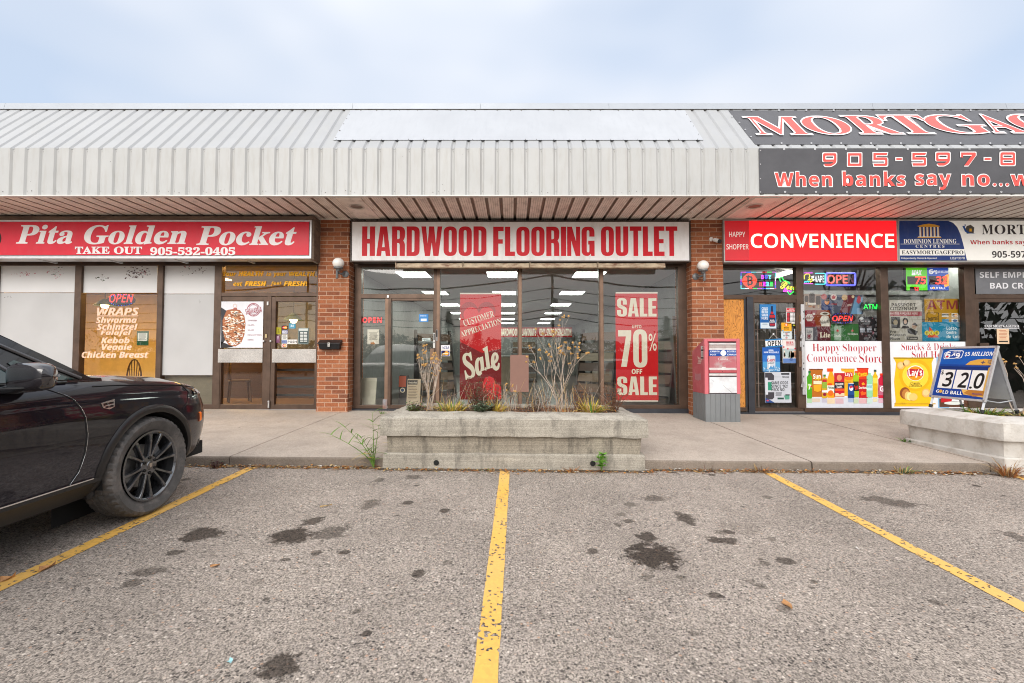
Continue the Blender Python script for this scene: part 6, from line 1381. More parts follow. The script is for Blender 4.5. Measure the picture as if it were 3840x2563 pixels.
def nosign(a, y): a.ring(ink('c83038'), [(814 + 13 * cos(k * .4), y + 12 * sin(k * .4)) for k in range(16)], [(814 + 9 * cos(k * .4), y + 8.5 * sin(k * .4)) for k in range(16)], 2); a.poly(ink('c83038'), [(804, y - 9), (807, y - 11), (824, y + 9), (821, y + 11)], 3)
poster('door_sticker', 'white NO SMOKING NO VAPING card with red circles on the shop door', VP, DS, 750, 468, 880, 562, 'c8d4d6', lambda a: (a.text(ink('1c2a2c'), 'NO SMOKING', 'sb', 772, 474, 856, 486, 1), nosign(a, 500), a.text(ink('1c2a2c'), 'NO VAPING', 'sb', 776, 514, 850, 530, 1), nosign(a, 545)), 'sticker')
poster('door_sticker', 'yellow and black security sticker under the business hours card', VP, DS, 890, 384, 946, 408, '34341c', lambda a: a.rect(ink('c8c83a'), 894, 388, 942, 398, 1), 'sticker')
poster('door_sticker', 'narrow white strip of card logos down the shop door glass', VP, DS, 912, 438, 944, 582, 'd8d8d8', lambda a: [a.rect(ink(c), 917, 446 + i * 22, 939, 460 + i * 22, 1) for i, c in enumerate(('3a3a3a', 'c83820', 'e0a020', '2c5ab0', '2a80b8', '5a8ac0'))], 'sticker')
# hanging OPEN sign, tilted
cx_, cy_ = 658, 610
a = Art(VP, 8.80 - .02)
def rq(x0, y0, x1, y1, r=-.075): return [(cx_ + (x - cx_) * cos(r) - (y - cy_) * sin(r), cy_ + (x - cx_) * sin(r) + (y - cy_) * cos(r)) for x, y in ((x0, y0), (x1, y0), (x1, y1), (x0, y1))]
a.poly(ink('e4e4e2'), rq(556, 562, 762, 660), 0); a.poly(ink('2478b4'), rq(556, 562, 762, 578), 1); a.poly(ink('2478b4'), rq(556, 646, 762, 660), 1)
a.text(ink('101012'), 'OPEN', 'sb', 582, 582, 748, 648, 2, rot=.075)
W_ST = ink('c8c8c4'); a.poly(W_ST, [(654, 498), (657, 500), (602, 566), (598, 565)], 0); a.poly(W_ST, [(654, 500), (657, 498), (705, 553), (702, 555)], 0); a.ell(ink('e0e0e0'), 655, 500, 10, 10, 1)
a.thing('open_sign', 'white and blue tilted card sign reading OPEN hung on a string', 'sign')
def q3(a):
    a.rect(ink('1c58ac'), 522, 668, 734, 760, 1); a.text(ink('e4ecf4'), 'BEER', 'sb', 596, 692, 655, 712, 2); a.text(ink('e4ecf4'), 'NOW AVAILABLE', 'sb', 537, 715, 718, 736, 2)
    a.rect(ink('4a94c8'), 523, 840, 734, 960, 1)
    for i in range(60): x = R(528, 730); y = R(905, 958); a.poly(ink(random.choice(('e4ecf0', 'a8c8dc', '6a8ca8', 'c8d8e0'))), [(x - 8, y + 3), (x, y - 7), (x + 9, y + 4)], 2)
    a.rrect(ink('c4ccd4'), 578, 764, 676, 940, 20, 3); a.rect(ink('e4e8ec'), 596, 768, 612, 936, 4); a.text(ink('b83848'), 'Coors', 'bi', 576, 794, 670, 840, 5, rot=.06, off=.01); a.text(ink('3a4450'), 'LIGHT', 'sb', 586, 848, 664, 866, 5); a.poly(ink('4a8cc0'), [(590, 935), (620, 890), (640, 910), (660, 880), (672, 936)], 5)
poster('door_poster', 'blue poster reading BEER NOW AVAILABLE with a silver can', VP, DS, 521, 666, 735, 962, '2c6cb8', q3)
def q4(a):
    a.rect(ink('a8b8b8'), 768, 680, 958, 790, 1); a.rect(ink('5a7ab0'), 772, 800, 960, 856, 1); a.text(ink('c03040'), 'BEER', 'sb', 812, 592, 900, 620, 2); a.text(ink('c04450'), 'SOLD HERE', 'sb', 812, 626, 900, 642, 2)
    for i in range(24): x = R(785, 945); a.poly(ink(random.choice(('e8d8c8', '5a8a7c', 'd8a080', 'e8a868', 'c8dcd8'))), [(x - 8, R(770, 800)), (x - 5, R(700, 740)), (x + 6, R(700, 740)), (x + 9, R(770, 800))], 2)
    for x, y in ((780, 660), (830, 682), (918, 680)): a.ell(ink('c83444'), x, y, 9, 11, 3)
    a.ell(ink('4a6498'), 872, 812, 22, 18, 3)
poster('door_poster', 'pale poster reading BEER SOLD HERE over a crowd of bottles', VP, DS, 766, 568, 960, 858, 'd8d4d0', q4)
def q5(a):
    DG = ink('403e44'); a.poly(DG, [(552, 976), (630, 976), (662, 1010), (662, 1066), (552, 1066)], 1); a.poly(DG, [(556, 1214), (664, 1214), (664, 1280), (640, 1302), (556, 1302)], 1); a.rect(ink('2f8a6c'), 560, 1090, 632, 1190, 1); a.rect(ink('c8ccd4'), 556, 1036, 586, 1244, 2)
    a.poly(ink('2c4a80'), [(556, 1282), (600, 1302), (668, 1342), (556, 1342)], 2); a.ell(ink('c84a5a'), 584, 1316, 16, 10, 3)
    a.rrect(ink('24242a'), 748, 980, 850, 1000, 6, 1); a.rect(ink('8aa0a0'), 664, 1025, 754, 1028, 1); a.text(ink('202428'), 'PROLINE', 'sb', 760, 1018, 844, 1040, 1)
    for t, x1, y in (('SAME ODDS', 834, 1080), ('SINCE ‘92?', 830, 1122), ('HECK NO!', 796, 1164)): a.text(ink('1c1e22'), t, 'sb', 630, y, x1, y + 36, 1)
    a.lines(ink('3a3c40'), 676, 1216, 760, 1264, 4, 1); a.rrect(ink('20443c'), 704, 1280, 782, 1302, 4, 1); a.poly(ink('5a9a84'), [(784, 1256), (850, 1240), (850, 1300), (800, 1304)], 2); a.rect(ink('2c3036'), 800, 1240, 852, 1254, 3)
poster('door_poster', 'grey poster reading SAME ODDS SINCE 92 HECK NO, lowest on the shop door', VP, DS, 550, 968, 872, 1342, 'bcc0c8', q5)
# office lettering
a = Art(VE, D_OUT)
a.slab(plain('grey_film', (.16, .165, .18), .45), 878, 438, 1420, 618, .003)
LTW = ink('e4e4e8')
for t, x0, x1, y in (('SELF EMPLOYED', 906, 1420, 460), ('BAD CREDIT', 980, 1370, 538)): a.text(LTW, t, 'sb', x0, y, x1, y + 42, 1)
a.thing('window_lettering', 'white SELF EMPLOYED BAD CREDIT lettering on grey film over the office door', 'lettering')
a = Art(VE, D_OUT); a.text(LTW, 'EASYMORTGAGEPRO', 'b', 940, 840, 1188, 858, 1); a.rect(LTW, 938, 863, 1188, 866, 1); a.thing('window_lettering', 'small white EASYMORTGAGEPRO line on the dark office door', 'lettering')
a = Art(VE, D_OUT); a.slab(ink('d8bc9c'), 1030, 868, 1117, 976, .002); a.lines(ink('b05840'), 1042, 878, 1106, 950, 7, 1, .3); a.rect(ink('3a342c'), 1044, 954, 1108, 964, 1); a.thing('window_notice', 'tan printed notice taped to the dark office door', 'notice')
# door grille, wall panels and strip light inside the convenience shop
mb = MB()
gx = [wx(VP, 478, 800, 8.93)] ; zt, zb_ = wz(VP, 600, 330, 8.93), wz(VP, 600, 1400, 8.93); xa, xb = wx(VP, 428, 800, 8.93), wx(VP, 945, 800, 8.93)
for x in (xa + .06, xa + .43): mb.tube([(x, 8.93, zb_), (x, 8.93, zt)], .009, 6)
for y in (444, 576, 708, 838, 970, 1104, 1236): z = wz(VP, 600, y, 8.93); mb.tube([(xa, 8.93, z), (xb, 8.93, z)], .007, 6)
tag(mb.build('door_grille', plain('pinkish_bar', (.40, .30, .27), .5, .3), loc=(xa, 8.93, zb_)), 'thin pinkish security bars behind the convenience shop door glass', 'grille')
mb = MB()
for k in range(9): x = 4.5 + k * .2; mb.box(x, 9.35, zf_c, x + .19, 9.38, zf_c + 2.3)
tag(mb.build('wood_partition', plain('grey_wood_board', (.13, .115, .10), .6, vary=.25, stretch=(4, 1, .5)), loc=(5.4, 9.36, zf_c)), 'grey board partition standing inside the convenience shop door', 'partition')
q0, q1 = at(*pp(VN, 770, 205), 9.6), at(*pp(VN, 1190, 80), 10.0)
r = root('strip_light', 'bright diagonal ceiling strip light above the BUY HERE sign', 'ceiling light', tuple((q0 + q1) / 2))
m = MB(); m.tube([q0, q0 + (q1 - q0) * 1.25], .045, 8); m.build('tube', emitter('tube_light', 'fff8e8', 6.0), r)
m = MB(); m.tube([q0 + Vector((0, .02, .06)), q0 + (q1 - q0) * 1.25 + Vector((0, .02, .06))], .06, 4); m.build('housing', M_CEIL, r)
for x, lab in ((6.4, 'pale ceiling light in the convenience shop behind the neon signs'), (8.6, 'pale ceiling light in the convenience shop behind the jackpot display')): fill_panel(x, 9.03, ZCE, lab, None, M_LIT, .08)  # unseen panels added to light the room and poster backs
r = root('wall_shelf', 'white wall panel and stocked shelf across the convenience shop window', 'shelf', (7, 9.6, zf_c))
m = MB(); za, zb2 = wz(VN, 1700, 462, 9.6), wz(VN, 1700, 405, 9.6); m.box(wx(VN, 1150, 430, 9.6), 9.6, za, wx(VE, 815, 620, 9.6), 9.64, zb2); m.build('header_panel', plain('white_header', (.42, .41, .39), .5), r)
m = MB(); m.box(wx(VN, 1150, 430, 9.6), 9.62, zf_c, wx(VE, 815, 620, 9.6), 9.66, za - .05); m.build('back_panel', plain('dim_shelf_back', (.20, .19, .18), .6), r)

# ================================================================ letter box on the pavement
p0 = on_walk(*pp(VM, 340, 1383)); p1_ = on_walk(*pp(VM, 850, 1390)); D0 = p0.y
pr = on_walk(*pp(VM, 155, 1308))
Xa, Xb, dep = p0.x, p0.x + (850 - 340) * VM[2] * D0 / F, min(.75, max(.5, pr.y - D0))
zb0 = walk_z((Xa + Xb) / 2, D0) ; HZ = lambda y: wz(VM, 595, y, D0)
r = root('mailbox', 'faded red steel mailbox on a grey ribbed base by the right brick pillar', 'mailbox', (Xa, D0, zb0))
zg, zt = HZ(972), HZ(165); Yb = D0 + dep
zr_ = zt - (zt - zg) * .22
M_PINK = plain('sun_faded_red_paint', (.43, .075, .09), .5, 0, .12, 3, dirt=('c2777c', .6, 5, (1, 1, 1)))
M_PINKF = plain('pink_frame_paint', (.58, .14, .165), .45, 0, .08, 3)
M_GREYB = plain('grey_ribbed_plastic', (.175, .185, .19), .55, 0, .1, 3, dirt=('6c7074', .35, 6, (2, 2, .4)))
m = MB(); X, Y = Xa, D0
# base with upright ribs on front and side
m.box(Xa + .006, D0 + .006, zb0 - .01, Xb - .006, Yb - .006, zg)
nf = 7; w = (Xb - Xa) / nf
for i in range(nf): m.box(Xa + i * w + .006, D0, zb0, Xa + (i + 1) * w - .006, D0 + .02, zg - .004)
ns = 7; w = dep / ns
for i in range(ns):
    m.box(Xa, D0 + i * w + .006, zb0, Xa + .02, D0 + (i + 1) * w - .006, zg - .004); m.box(Xb - .02, D0 + i * w + .006, zb0, Xb, D0 + (i + 1) * w - .006, zg - .004)
m.build('ribbed_base', M_GREYB, r)
m = MB(); m.add([(Xa, D0 + .03, zg), (Xa, D0 + .03, zt), (Xa, Yb, zr_), (Xa, Yb, zg), (Xb, D0 + .03, zg), (Xb, D0 + .03, zt), (Xb, Yb, zr_), (Xb, Yb, zg)], [(0, 1, 2, 3), (7, 6, 5, 4), (1, 5, 6, 2), (2, 6, 7, 3), (0, 3, 7, 4), (0, 4, 5, 1)])
m.build('steel_body', M_PINK, r, bevel=.006)
m = MB(); fw = .052
m.box(Xa - .006, D0 - .006, zg - .004, Xa + fw, D0 + .05, zt + .006); m.box(Xb - fw, D0 - .006, zg - .004, Xb + .006, D0 + .05, zt + .006); m.box(Xa + fw, D0 - .004, zt - .042, Xb - fw, D0 + .05, zt + .006)
m.build('front_frame', M_PINKF, r, bevel=.006)
a = Art(VM, D0 + .012)
a.rect(ink('2c1014'), 392, 190, 806, 980, 1)
a.part('slot_recess', r)
a = Art(VM, D0 + .004)
WP = plain('chipped_white_paint', (.62, .60, .59), .45, dirt=('b06468', .55, 9, (1, 1, 2)))
a.slab(WP, 392, 222, 806, 248, .03); a.slab(plain('grey_flap', (.42, .35, .33), .5, dirt=('8a5a5a', .6, 8, (3, 1, 1))), 392, 256, 806, 296, .03); a.slab(WP, 392, 298, 806, 326, .02)
a.part('mail_flap', r)
a = Art(VM, D0 + .002); a.slab(ink('1a4896'), 392, 326, 806, 416, .02)
for t, x0, x1, y in (('CANADA', 406, 544, 336), ('POSTES', 654, 778, 336), ('POST', 406, 490, 384), ('CANADA', 654, 794, 384)): a.text(ink('e4e8f0'), t, 'sb', x0, y, x1, y + 22, 1)
a.rect(ink('dce2ea'), 392, 369, 806, 372, 1); a.ell(ink('ece8e8'), 597, 371, 42, 41, 2, 28)
a.part('name_band', r)
a = Art(VM, D0 + .004); a.slab(plain('worn_pink_door', (.42, .12, .14), .5, 0, .1, 4, dirt=('b4bcb8', .75, 6, (1, 1, 1))), 392, 418, 806, 588, .02); a.text(ink('dccfcf'), 'Canada', 'b', 524, 440, 662, 476, 1); a.rect(ink('c04850'), 640, 440, 650, 452, 1)
a.slab(WP, 392, 588, 806, 622, .02); a.rect(WP, 576, 576, 632, 590, 1); a.slab(M_PINK, 396, 624, 800, 660, .02); a.slab(WP, 392, 672, 806, 704, .02); a.ell(M_BLACK, 588, 644, 6, 6, 1)
a.part('upper_door', r)
a = Art(VM, D0 + .004); a.slab(plain('scratched_white_door', (.66, .68, .70), .42, dirt=('a89a9c', .5, 5, (1, 1, 1))), 396, 722, 800, 960, .02); a.poly(ink('8a8486'), [(590, 845), (594, 845), (725, 952), (720, 954)], 1); a.poly(ink('8a8486'), [(412, 752), (462, 788), (460, 792)], 1)
a.part('lower_door', r)
# decals on the side facing left
SV = Art(VM, plane=(Vector((Xa - .003, 0, 0)), Vector((0, -1, 0)), Vector((0, 0, 1))))
SV.N = Vector((-1, 0, 0))
SV.poly(ink('c8c8c4'), [(268, 268), (326, 268), (324, 466), (270, 458)], 1)
SV.poly(ink('161616'), [(298, 276), (308, 300), (288, 302)], 2); SV.poly(ink('161616'), [(272, 318), (324, 316), (324, 344), (272, 344)], 2)
for y in range(355, 425, 10): SV.poly(ink('3a3a3a'), [(276, y), (316, y), (316, y + 4), (276, y + 4)], 2)
SV.poly(ink('161616'), [(272, 430), (322, 432), (322, 456), (272, 452)], 2)
SV.part('sticker', r)
SV2 = Art(VM, plane=(Vector((Xa - .003, 0, 0)), Vector((0, -1, 0)), Vector((0, 0, 1)))); SV2.N = Vector((-1, 0, 0))
for p in ([(218, 416), (268, 452), (240, 462), (226, 460)], [(232, 470), (288, 462), (280, 480), (232, 488)], [(228, 494), (278, 488), (272, 506), (224, 508)], [(222, 514), (270, 512), (264, 528), (218, 528)]): SV2.poly(ink('d0b0a8'), p, 1)
for k in range(7): SV2.poly(ink('b08488'), [(180 + k * 13, 690 + R(-20, 0)), (187 + k * 13, 680 + R(-20, 10)), (193 + k * 13, 770 + R(-20, 20)), (184 + k * 13, 765 + R(-10, 20))], 1)
SV2.part('wing_emblem', r)

# ================================================================ concrete planters
def planter(name, lab, x0, x1, y0, y1, zg, zr, mat, rough, inner=.26, slope=.045, waist=None, soil='dark_soil'):
    """stepped trough: footing, waist and a thick chamfered rim"""
    r = root(name, lab, 'planter', ((x0 + x1) / 2, (y0 + y1) / 2, zg))
    def ring(o, z, ix=None):                          # a dense rectangle at offset o inward
        pts = []; X0_, X1_, Y0_, Y1_ = x0 + o, x1 - o, y0 + o, y1 - o
        nx, ny = 44, 20
        pts += [(X0_ + (X1_ - X0_) * i / nx, Y0_) for i in range(nx)] + [(X1_, Y0_ + (Y1_ - Y0_) * i / ny) for i in range(ny)]
        pts += [(X1_ - (X1_ - X0_) * i / nx, Y1_) for i in range(nx)] + [(X0_, Y1_ - (Y1_ - Y0_) * i / ny) for i in range(ny)]
        out = []
        for i, (x, y) in enumerate(pts):
            k = rough * mnoise.noise(Vector((x * 5, y * 5, z * 6))) + rough * .6 * mnoise.noise(Vector((x * 19, y * 19, z * 15)))
            cx, cy = (x0 + x1) / 2, (y0 + y1) / 2
            corner = (abs(x - cx) > (X1_ - X0_) / 2 - .03 and abs(y - cy) > (Y1_ - Y0_) / 2 - .03)
            sgnx, sgny = (1 if x < cx else -1), (1 if y < cy else -1)
            q = .012 if corner else 0
            out.append((x + sgnx * q + k * .6, y + sgny * q + k, z - .009 * (x - cx) + k * .8))
        return out
    h = zr - zg
    m = MB(); m.grid([ring(.03, zg - .2), ring(.03, zg + h * .26), ring(.045, zg + h * .285), ring(.10, zg + h * .285)], True); m.build('footing', mat, r, 25)
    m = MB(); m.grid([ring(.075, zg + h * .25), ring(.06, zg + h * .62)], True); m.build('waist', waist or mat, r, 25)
    m = MB(); m.grid([ring(.10, zg + h * .60), ring(.004, zg + h * .605), ring(.0, zg + h * .64), ring(.0, zg + h * .80), ring(.004, zg + h * .925), ring(.02, zg + h * .945), ring(inner - .04, zg + h * .945 + slope), ring(inner, zg + h * .94 + slope), ring(inner + .03, zg + h * .55)], True); m.build('rim', mat, r, 25)
    m = MB(); n1, n2 = 40, 20
    m.grid([[(x0 + inner + (x1 - x0 - 2 * inner) * i / n1, y0 + inner + (y1 - y0 - 2 * inner) * j / n2, zr - .03 + .02 * mnoise.noise(Vector((i * .5, j * .6, x0)))- .009 * (x0 + (x1 - x0) * i / n1 - (x0 + x1) / 2)) for i in range(n1 + 1)] for j in range(n2 + 1)])
    m.build('soil', plain(soil, (.055, .038, .026), .95, 0, .4, 30, .6, 60), r, True)
    return r
XPL0, XPL1 = -1.475, 1.52
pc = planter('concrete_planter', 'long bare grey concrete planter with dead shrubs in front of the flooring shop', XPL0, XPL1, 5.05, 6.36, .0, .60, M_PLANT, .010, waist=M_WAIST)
m = MB(); 
for px_, py_ in ((752, 607), (1812, 612)):
    q = at(*pp(VG, px_, py_), 5.07); m.lathe([(0, -.004), (.03, -.004)], q, 'y', 16)
m.build('drain_hole', plain('hole_black', (.01, .01, .01), .9), pc)
PWX0 = 5.40
pw = planter('white_planter', 'white painted concrete planter under the lottery sandwich board', PWX0, PWX0 + 3.0, 5.03, 6.40, -.05, .535, M_WHITEC, .006)

# ================================================================ sandwich board
ztop = 1.352; yA, yB = 5.615, 6.30; xf, xb_, xt = 5.765, 6.205, 5.985; zf_ = .555
sb_ = root('sandwich_board', 'silver framed lottery sandwich board with $32.0 on the white planter', 'sign board', ((xf + xb_) / 2, (yA + yB) / 2, zf_))
M_TUBE = plain('grey_steel_tube', (.42, .43, .45), .4, .6, .1)
def leg(y, x0, name='leg'):
    m = MB(); b = Vector((x0, y, zf_)); t = Vector((xt, y, ztop)); d = (t - b)
    m.tube([b + d * .03, t], .017, 4); m.build(name, M_TUBE, sb_)
    m = MB(); m.tube([b, b + d * .05], .021, 8); m.build('rubber_foot', M_BLACK, sb_)
for y in (yA, yB): leg(y, xf); leg(y, xb_)
front = Vector((xf - xt, 0, zf_ - ztop)).normalized()   # downwards along the front face
FO = Vector((xt, yB, ztop)); FU = Vector((0, -1, 0)); FV = -front
PLs = (FO + Vector((-.015, 0, .004)), FU, FV)
Lf = (Vector((xf, 0, zf_)) - Vector((xt, 0, ztop))).length; Wd = yB - yA
a = Art(VS, plane=PLs, eps=.001)
def S(u, v): return (u * Wd, -v * Lf * .80)
class SA:
    """board units: u across 0..1, v down 0..1"""
    def __init__(s, art): s.a = art
    def q(s, m, u0, v0, u1, v1, l=1): (x0, y0), (x1, y1) = S(u0, v0), S(u1, v1); s.a.put([(x0, y1), (x1, y1), (x1, y0), (x0, y0)], [(0, 1, 2, 3)], l, m)
    def p(s, m, pts, l=1): v, f = shape_mesh([[S(*q) for q in pts]]); s.a.put(v, f, l, m)
    def e(s, m, u, v, ru, rv, l=1, n=24): s.a.put([S(u + ru * cos(2 * pi * k / n), v - rv * sin(2 * pi * k / n)) for k in range(n)], [tuple(range(n))], l, m)
    def t(s, m, t, st, u0, v0, u1, v1, l=2, off=0.0, shear=0.0):
        vs, fs = text_mesh(t, st, off, shear); xs, ys = [v[0] for v in vs], [v[1] for v in vs]; (x0, y0), (x1, y1) = S(u0, v0), S(u1, v1)
        s.a.put([(x0 + (x - min(xs)) / (max(xs) - min(xs)) * (x1 - x0), y1 + (y - min(ys)) / (max(ys) - min(ys)) * (y0 - y1)) for x, y in vs], fs, l, m)
f = SA(a)
LBl, LB2 = ink('1458b0'), ink('123f94')
f.q(LBl, .0, .0, 1, 1, 0); f.q(LB2, .0, .33, 1, 1, 1)
f.p(ink('e0a848'), [(.52, .34), (.60, .26), (.72, .225), (.86, .21), (1, .225), (1, .34)], 1); f.p(ink('e8b860'), [(.93, .40), (1, .36), (1, .96), (.62, .93), (.56, .83), (.94, .83)], 2); f.p(ink('b87830'), [(.62, .90), (.70, .83), (.98, .83), (.98, .93), (.80, .955)], 3)
f.p(ink('e8eef6'), fillet([(.04, .09, .03), (.16, .03, .03), (.40, .035, .02), (.44, .06, .02), (.42, .20, .03), (.20, .21, .02), (.06, .22, .03)]), 2); f.p(ink('14489c'), fillet([(.055, .10, .03), (.165, .045, .03), (.395, .05, .02), (.425, .07, .02), (.405, .19, .03), (.20, .195, .02), (.07, .205, .03)]), 3)
f.t(ink('f4f4f6'), '6', 'sbi', .075, .065, .19, .20, 4, .02); f.t(ink('f4f4f6'), '49', 'sbi', .20, .09, .38, .20, 4, .02); f.e(ink('d02838'), .13, .168, .03, .02, 5); f.t(ink('e8eef6'), 'LOTTO', 'sb', .22, .055, .38, .08, 4)
f.t(ink('f2f4f6'), '$5 MILLION', 'sbi', .47, .07, .985, .165, 3, .0); f.t(ink('14306c'), '+', 'sb', .80, .25, .88, .31, 3); f.t(ink('14306c'), 'UP', 'sb', .92, .24, .98, .265, 3); f.t(ink('14306c'), 'TO', 'sb', .92, .28, .98, .305, 3)
f.q(ink('0f2e70'), .02, .355, .96, .44, 3); f.q(ink('1a4a98'), .02, .355, .96, .37, 4)
for u0, u1, t in ((.075, .365, '3'), (.39, .665, '2'), (.69, .955, '.0')):
    f.q(ink('eceae8'), u0, .44, u1, .83, 4); 
    if t == '.0': f.e(ink('1a181a'), u0 + .035, .785, .026, .022, 5); f.t(ink('1a181a'), '0', 's', u0 + .075, .49, u1 - .02, .80, 5, .028, .12)
    else: f.t(ink('1a181a'), t, 's', u0 + .085, .49, u1 - .02, .80, 5, .028, .1)
f.t(ink('1a181a'), '$', 's', .085, .46, .14, .56, 5, .01)
f.t(ink('f4f4f4'), 'G', 'sb', .07, .87, .13, .935, 4); f.e(ink('e0a848'), .165, .90, .035, .034, 4); f.t(ink('f4f4f4'), 'LD BALL', 'sb', .21, .875, .60, .945, 4); f.t(ink('5a3a80'), 'MILLION', 'sb', .78, .885, .95, .915, 4)
a.part('front_panel', sb_)
m = MB()
def rail(u0, v0, u1, v1):
    q = [FO + Vector((-.016, 0, .004)) + FU * S(u, v)[0] + FV * S(u, v)[1] for u, v in ((u0, v0), (u1, v0), (u1, v1), (u0, v1))]
    nn = FU.cross(FV).normalized(); m.add([p - nn * .012 for p in q] + [p + nn * .012 for p in q], [(3, 2, 1, 0), (4, 5, 6, 7), (0, 1, 5, 4), (1, 2, 6, 5), (2, 3, 7, 6), (3, 0, 4, 7)])
rail(-.03, -.04, 1.03, .0); rail(-.03, 1.0, 1.03, 1.04); rail(-.045, -.04, -.0, 1.04); rail(1.0, -.04, 1.045, 1.04)
m.build('panel_frame', M_ALU, sb_)
m = MB(); bx = lambda t: xt + (xb_ - xt) * t
m.hexa([(bx(.82) - .006, yA + .02, ztop + (zf_ - ztop) * .80), (bx(.82) + .006, yA + .02, ztop + (zf_ - ztop) * .80), (bx(.82) + .006, yB - .02, ztop + (zf_ - ztop) * .80), (bx(.82) - .006, yB - .02, ztop + (zf_ - ztop) * .80),
        (xt - .002, yA + .02, ztop - .02), (xt + .010, yA + .02, ztop - .02), (xt + .010, yB - .02, ztop - .02), (xt - .002, yB - .02, ztop - .02)])
m.build('back_panel', plain('grey_white_panel', (.68, .69, .69), .45), sb_)
for y in (yA + .005, yB - .005):
    m = MB(); zz = zf_ + .155; xm0, xm1 = xf + (xt - xf) * .19, xb_ + (xt - xb_) * .19
    m.tube([(xm0, y, zz), ((xm0 + xm1) / 2, y, zz - .03), (xm1, y, zz)], .009, 5); m.build('spreader', M_TUBE, sb_)

# ================================================================ the black car
def car_paint(name, base=(.006, .005, .010), dust=(.15, .14, .145)):
    m, n, l, p = newmat(name)
    g = nod(n, 'ShaderNodeNewGeometry'); tcn = nod(n, 'ShaderNodeTexCoord'); s = nod(n, 'ShaderNodeSeparateXYZ'); l.new(tcn.outputs['Object'], s.inputs[0])
    hz = nod(n, 'ShaderNodeMapRange', i_1=.36, i_2=.90, i_3=1.0, i_4=.0); l.new(s.outputs[2], hz.inputs[0])
    pw = nod(n, 'ShaderNodeMath', operation='POWER', i_1=1.6); l.new(hz.outputs[0], pw.inputs[0])
    a = nod(n, 'ShaderNodeTexNoise', i_Scale=95.0, i_Detail=3.0, i_Roughness=.8); mpn = nod(n, 'ShaderNodeMapping', i_Scale=(1, .35, 1)); l.new(tcn.outputs['Object'], mpn.inputs[0]); l.new(mpn.outputs[0], a.inputs['Vector'])
    ar = nod(n, 'ShaderNodeMapRange', i_1=.38, i_2=.74, i_3=.10, i_4=1.1); l.new(a.outputs['Fac'], ar.inputs[0])
    b = nod(n, 'ShaderNodeTexNoise', i_Scale=2.4, i_Detail=4.0); m2 = nod(n, 'ShaderNodeMapping', i_Scale=(1, .4, 3)); l.new(tcn.outputs['Object'], m2.inputs[0]); l.new(m2.outputs[0], b.inputs['Vector'])
    br = nod(n, 'ShaderNodeMapRange', i_1=.35, i_2=.65, i_3=.4, i_4=1.1); l.new(b.outputs['Fac'], br.inputs[0])
    k1 = nod(n, 'ShaderNodeMath', operation='MULTIPLY'); l.new(pw.outputs[0], k1.inputs[0]); l.new(ar.outputs[0], k1.inputs[1])
    k2 = nod(n, 'ShaderNodeMath', operation='MULTIPLY', use_clamp=True); l.new(k1.outputs[0], k2.inputs[0]); l.new(br.outputs[0], k2.inputs[1])
    k3 = nod(n, 'ShaderNodeMath', operation='MULTIPLY_ADD', i_1=.8, i_2=.0, use_clamp=True); l.new(k2.outputs[0], k3.inputs[0])
    mi = nod(n, 'ShaderNodeMix', data_type='RGBA'); mi.inputs[6].default_value = (*base, 1); mi.inputs[7].default_value = (*dust, 1)
    l.new(k3.outputs[0], mi.inputs[0]); l.new(mi.outputs[2], p.inputs['Base Color'])
    p.inputs['Roughness'].default_value = .3; p.inputs['Specular IOR Level'].default_value = .08
    cw = nod(n, 'ShaderNodeMapRange', i_1=0.0, i_2=.6, i_3=1.0, i_4=.35); l.new(k3.outputs[0], cw.inputs[0]); l.new(cw.outputs[0], p.inputs['Coat Weight']); p.inputs['Coat Roughness'].default_value = .03; p.inputs['Coat IOR'].default_value = 1.5
    return m
CP = car_paint('black_car_paint')
M_CLAD = plain('dusty_black_plastic', (.016, .015, .015), .32, 0, .2, 8, spec=.45, dirt=('3a3532', .35, 40, (1, 1, 1)))
M_TYRE = plain('tyre_rubber', (.088, .083, .079), .75, 0, .2, 18, .3, 120, dirt=('9a9088', .6, 6, (1, 1, 1)))
M_RIM = plain('dark_graphite_wheel', (.15, .155, .165), .22, .85, .1, spec=.5, coat=.8)
M_CHR = plain('chrome', (.75, .75, .76), .15, 1.0, .03)
M_CGL = plain('car_window_glass', (.018, .05, .05), .03, 0, .02, spec=.9, coat=.6)
M_AMB = plain('amber_lens', (.80, .16, .01), .2, emit=.25)
M_LAMP = plain('clear_lamp_lens', (.5, .5, .52), .08, .2, .2, 20, coat=1)
M_LAMPD = plain('dark_lamp_housing', (.03, .03, .034), .15, .3, coat=1)
M_GBLK = plain('gloss_black_trim', (.01, .01, .011), .12, 0, .05, coat=.6)
M_LINER = plain('wheel_liner', (.012, .012, .012), .9)
FB, RB_, HW = .985, -4.03, .985                      # front, rear, half width; the front axle is at 0, the rear axle at -2.86
AX2 = -2.86
def sgn_pow(v, p): return math.copysign(abs(v) ** p, v)
def contour():
    """plan outline from the middle of the nose, down the right side, to the middle of the tail: (side offset r, forward f)"""
    o = []
    for k in range(33):                              # nose corner
        t = (pi / 2) * k / 32; o.append((HW * sgn_pow(sin(t), .62), -.02 + (FB + .02) * sgn_pow(cos(t), .44)))
    n = 150
    for k in range(1, n): o.append((HW, -.02 + (RB_ + .52) * k / n))
    for k in range(25):
        t = (pi / 2) * k / 24; o.append((HW * sgn_pow(cos(t), .5), RB_ + .5 - .5 * sgn_pow(sin(t), .6)))
    return o
CT = contour()
def lerp(x, pts):
    if x <= pts[0][0]: return pts[0][1]
    for (a, b), (c, d) in zip(pts, pts[1:]):
        if x <= c:
            t = (x - a) / (c - a); t = t * t * (3 - 2 * t) * .35 + t * .65
            return b + (d - b) * t
    return pts[-1][1]
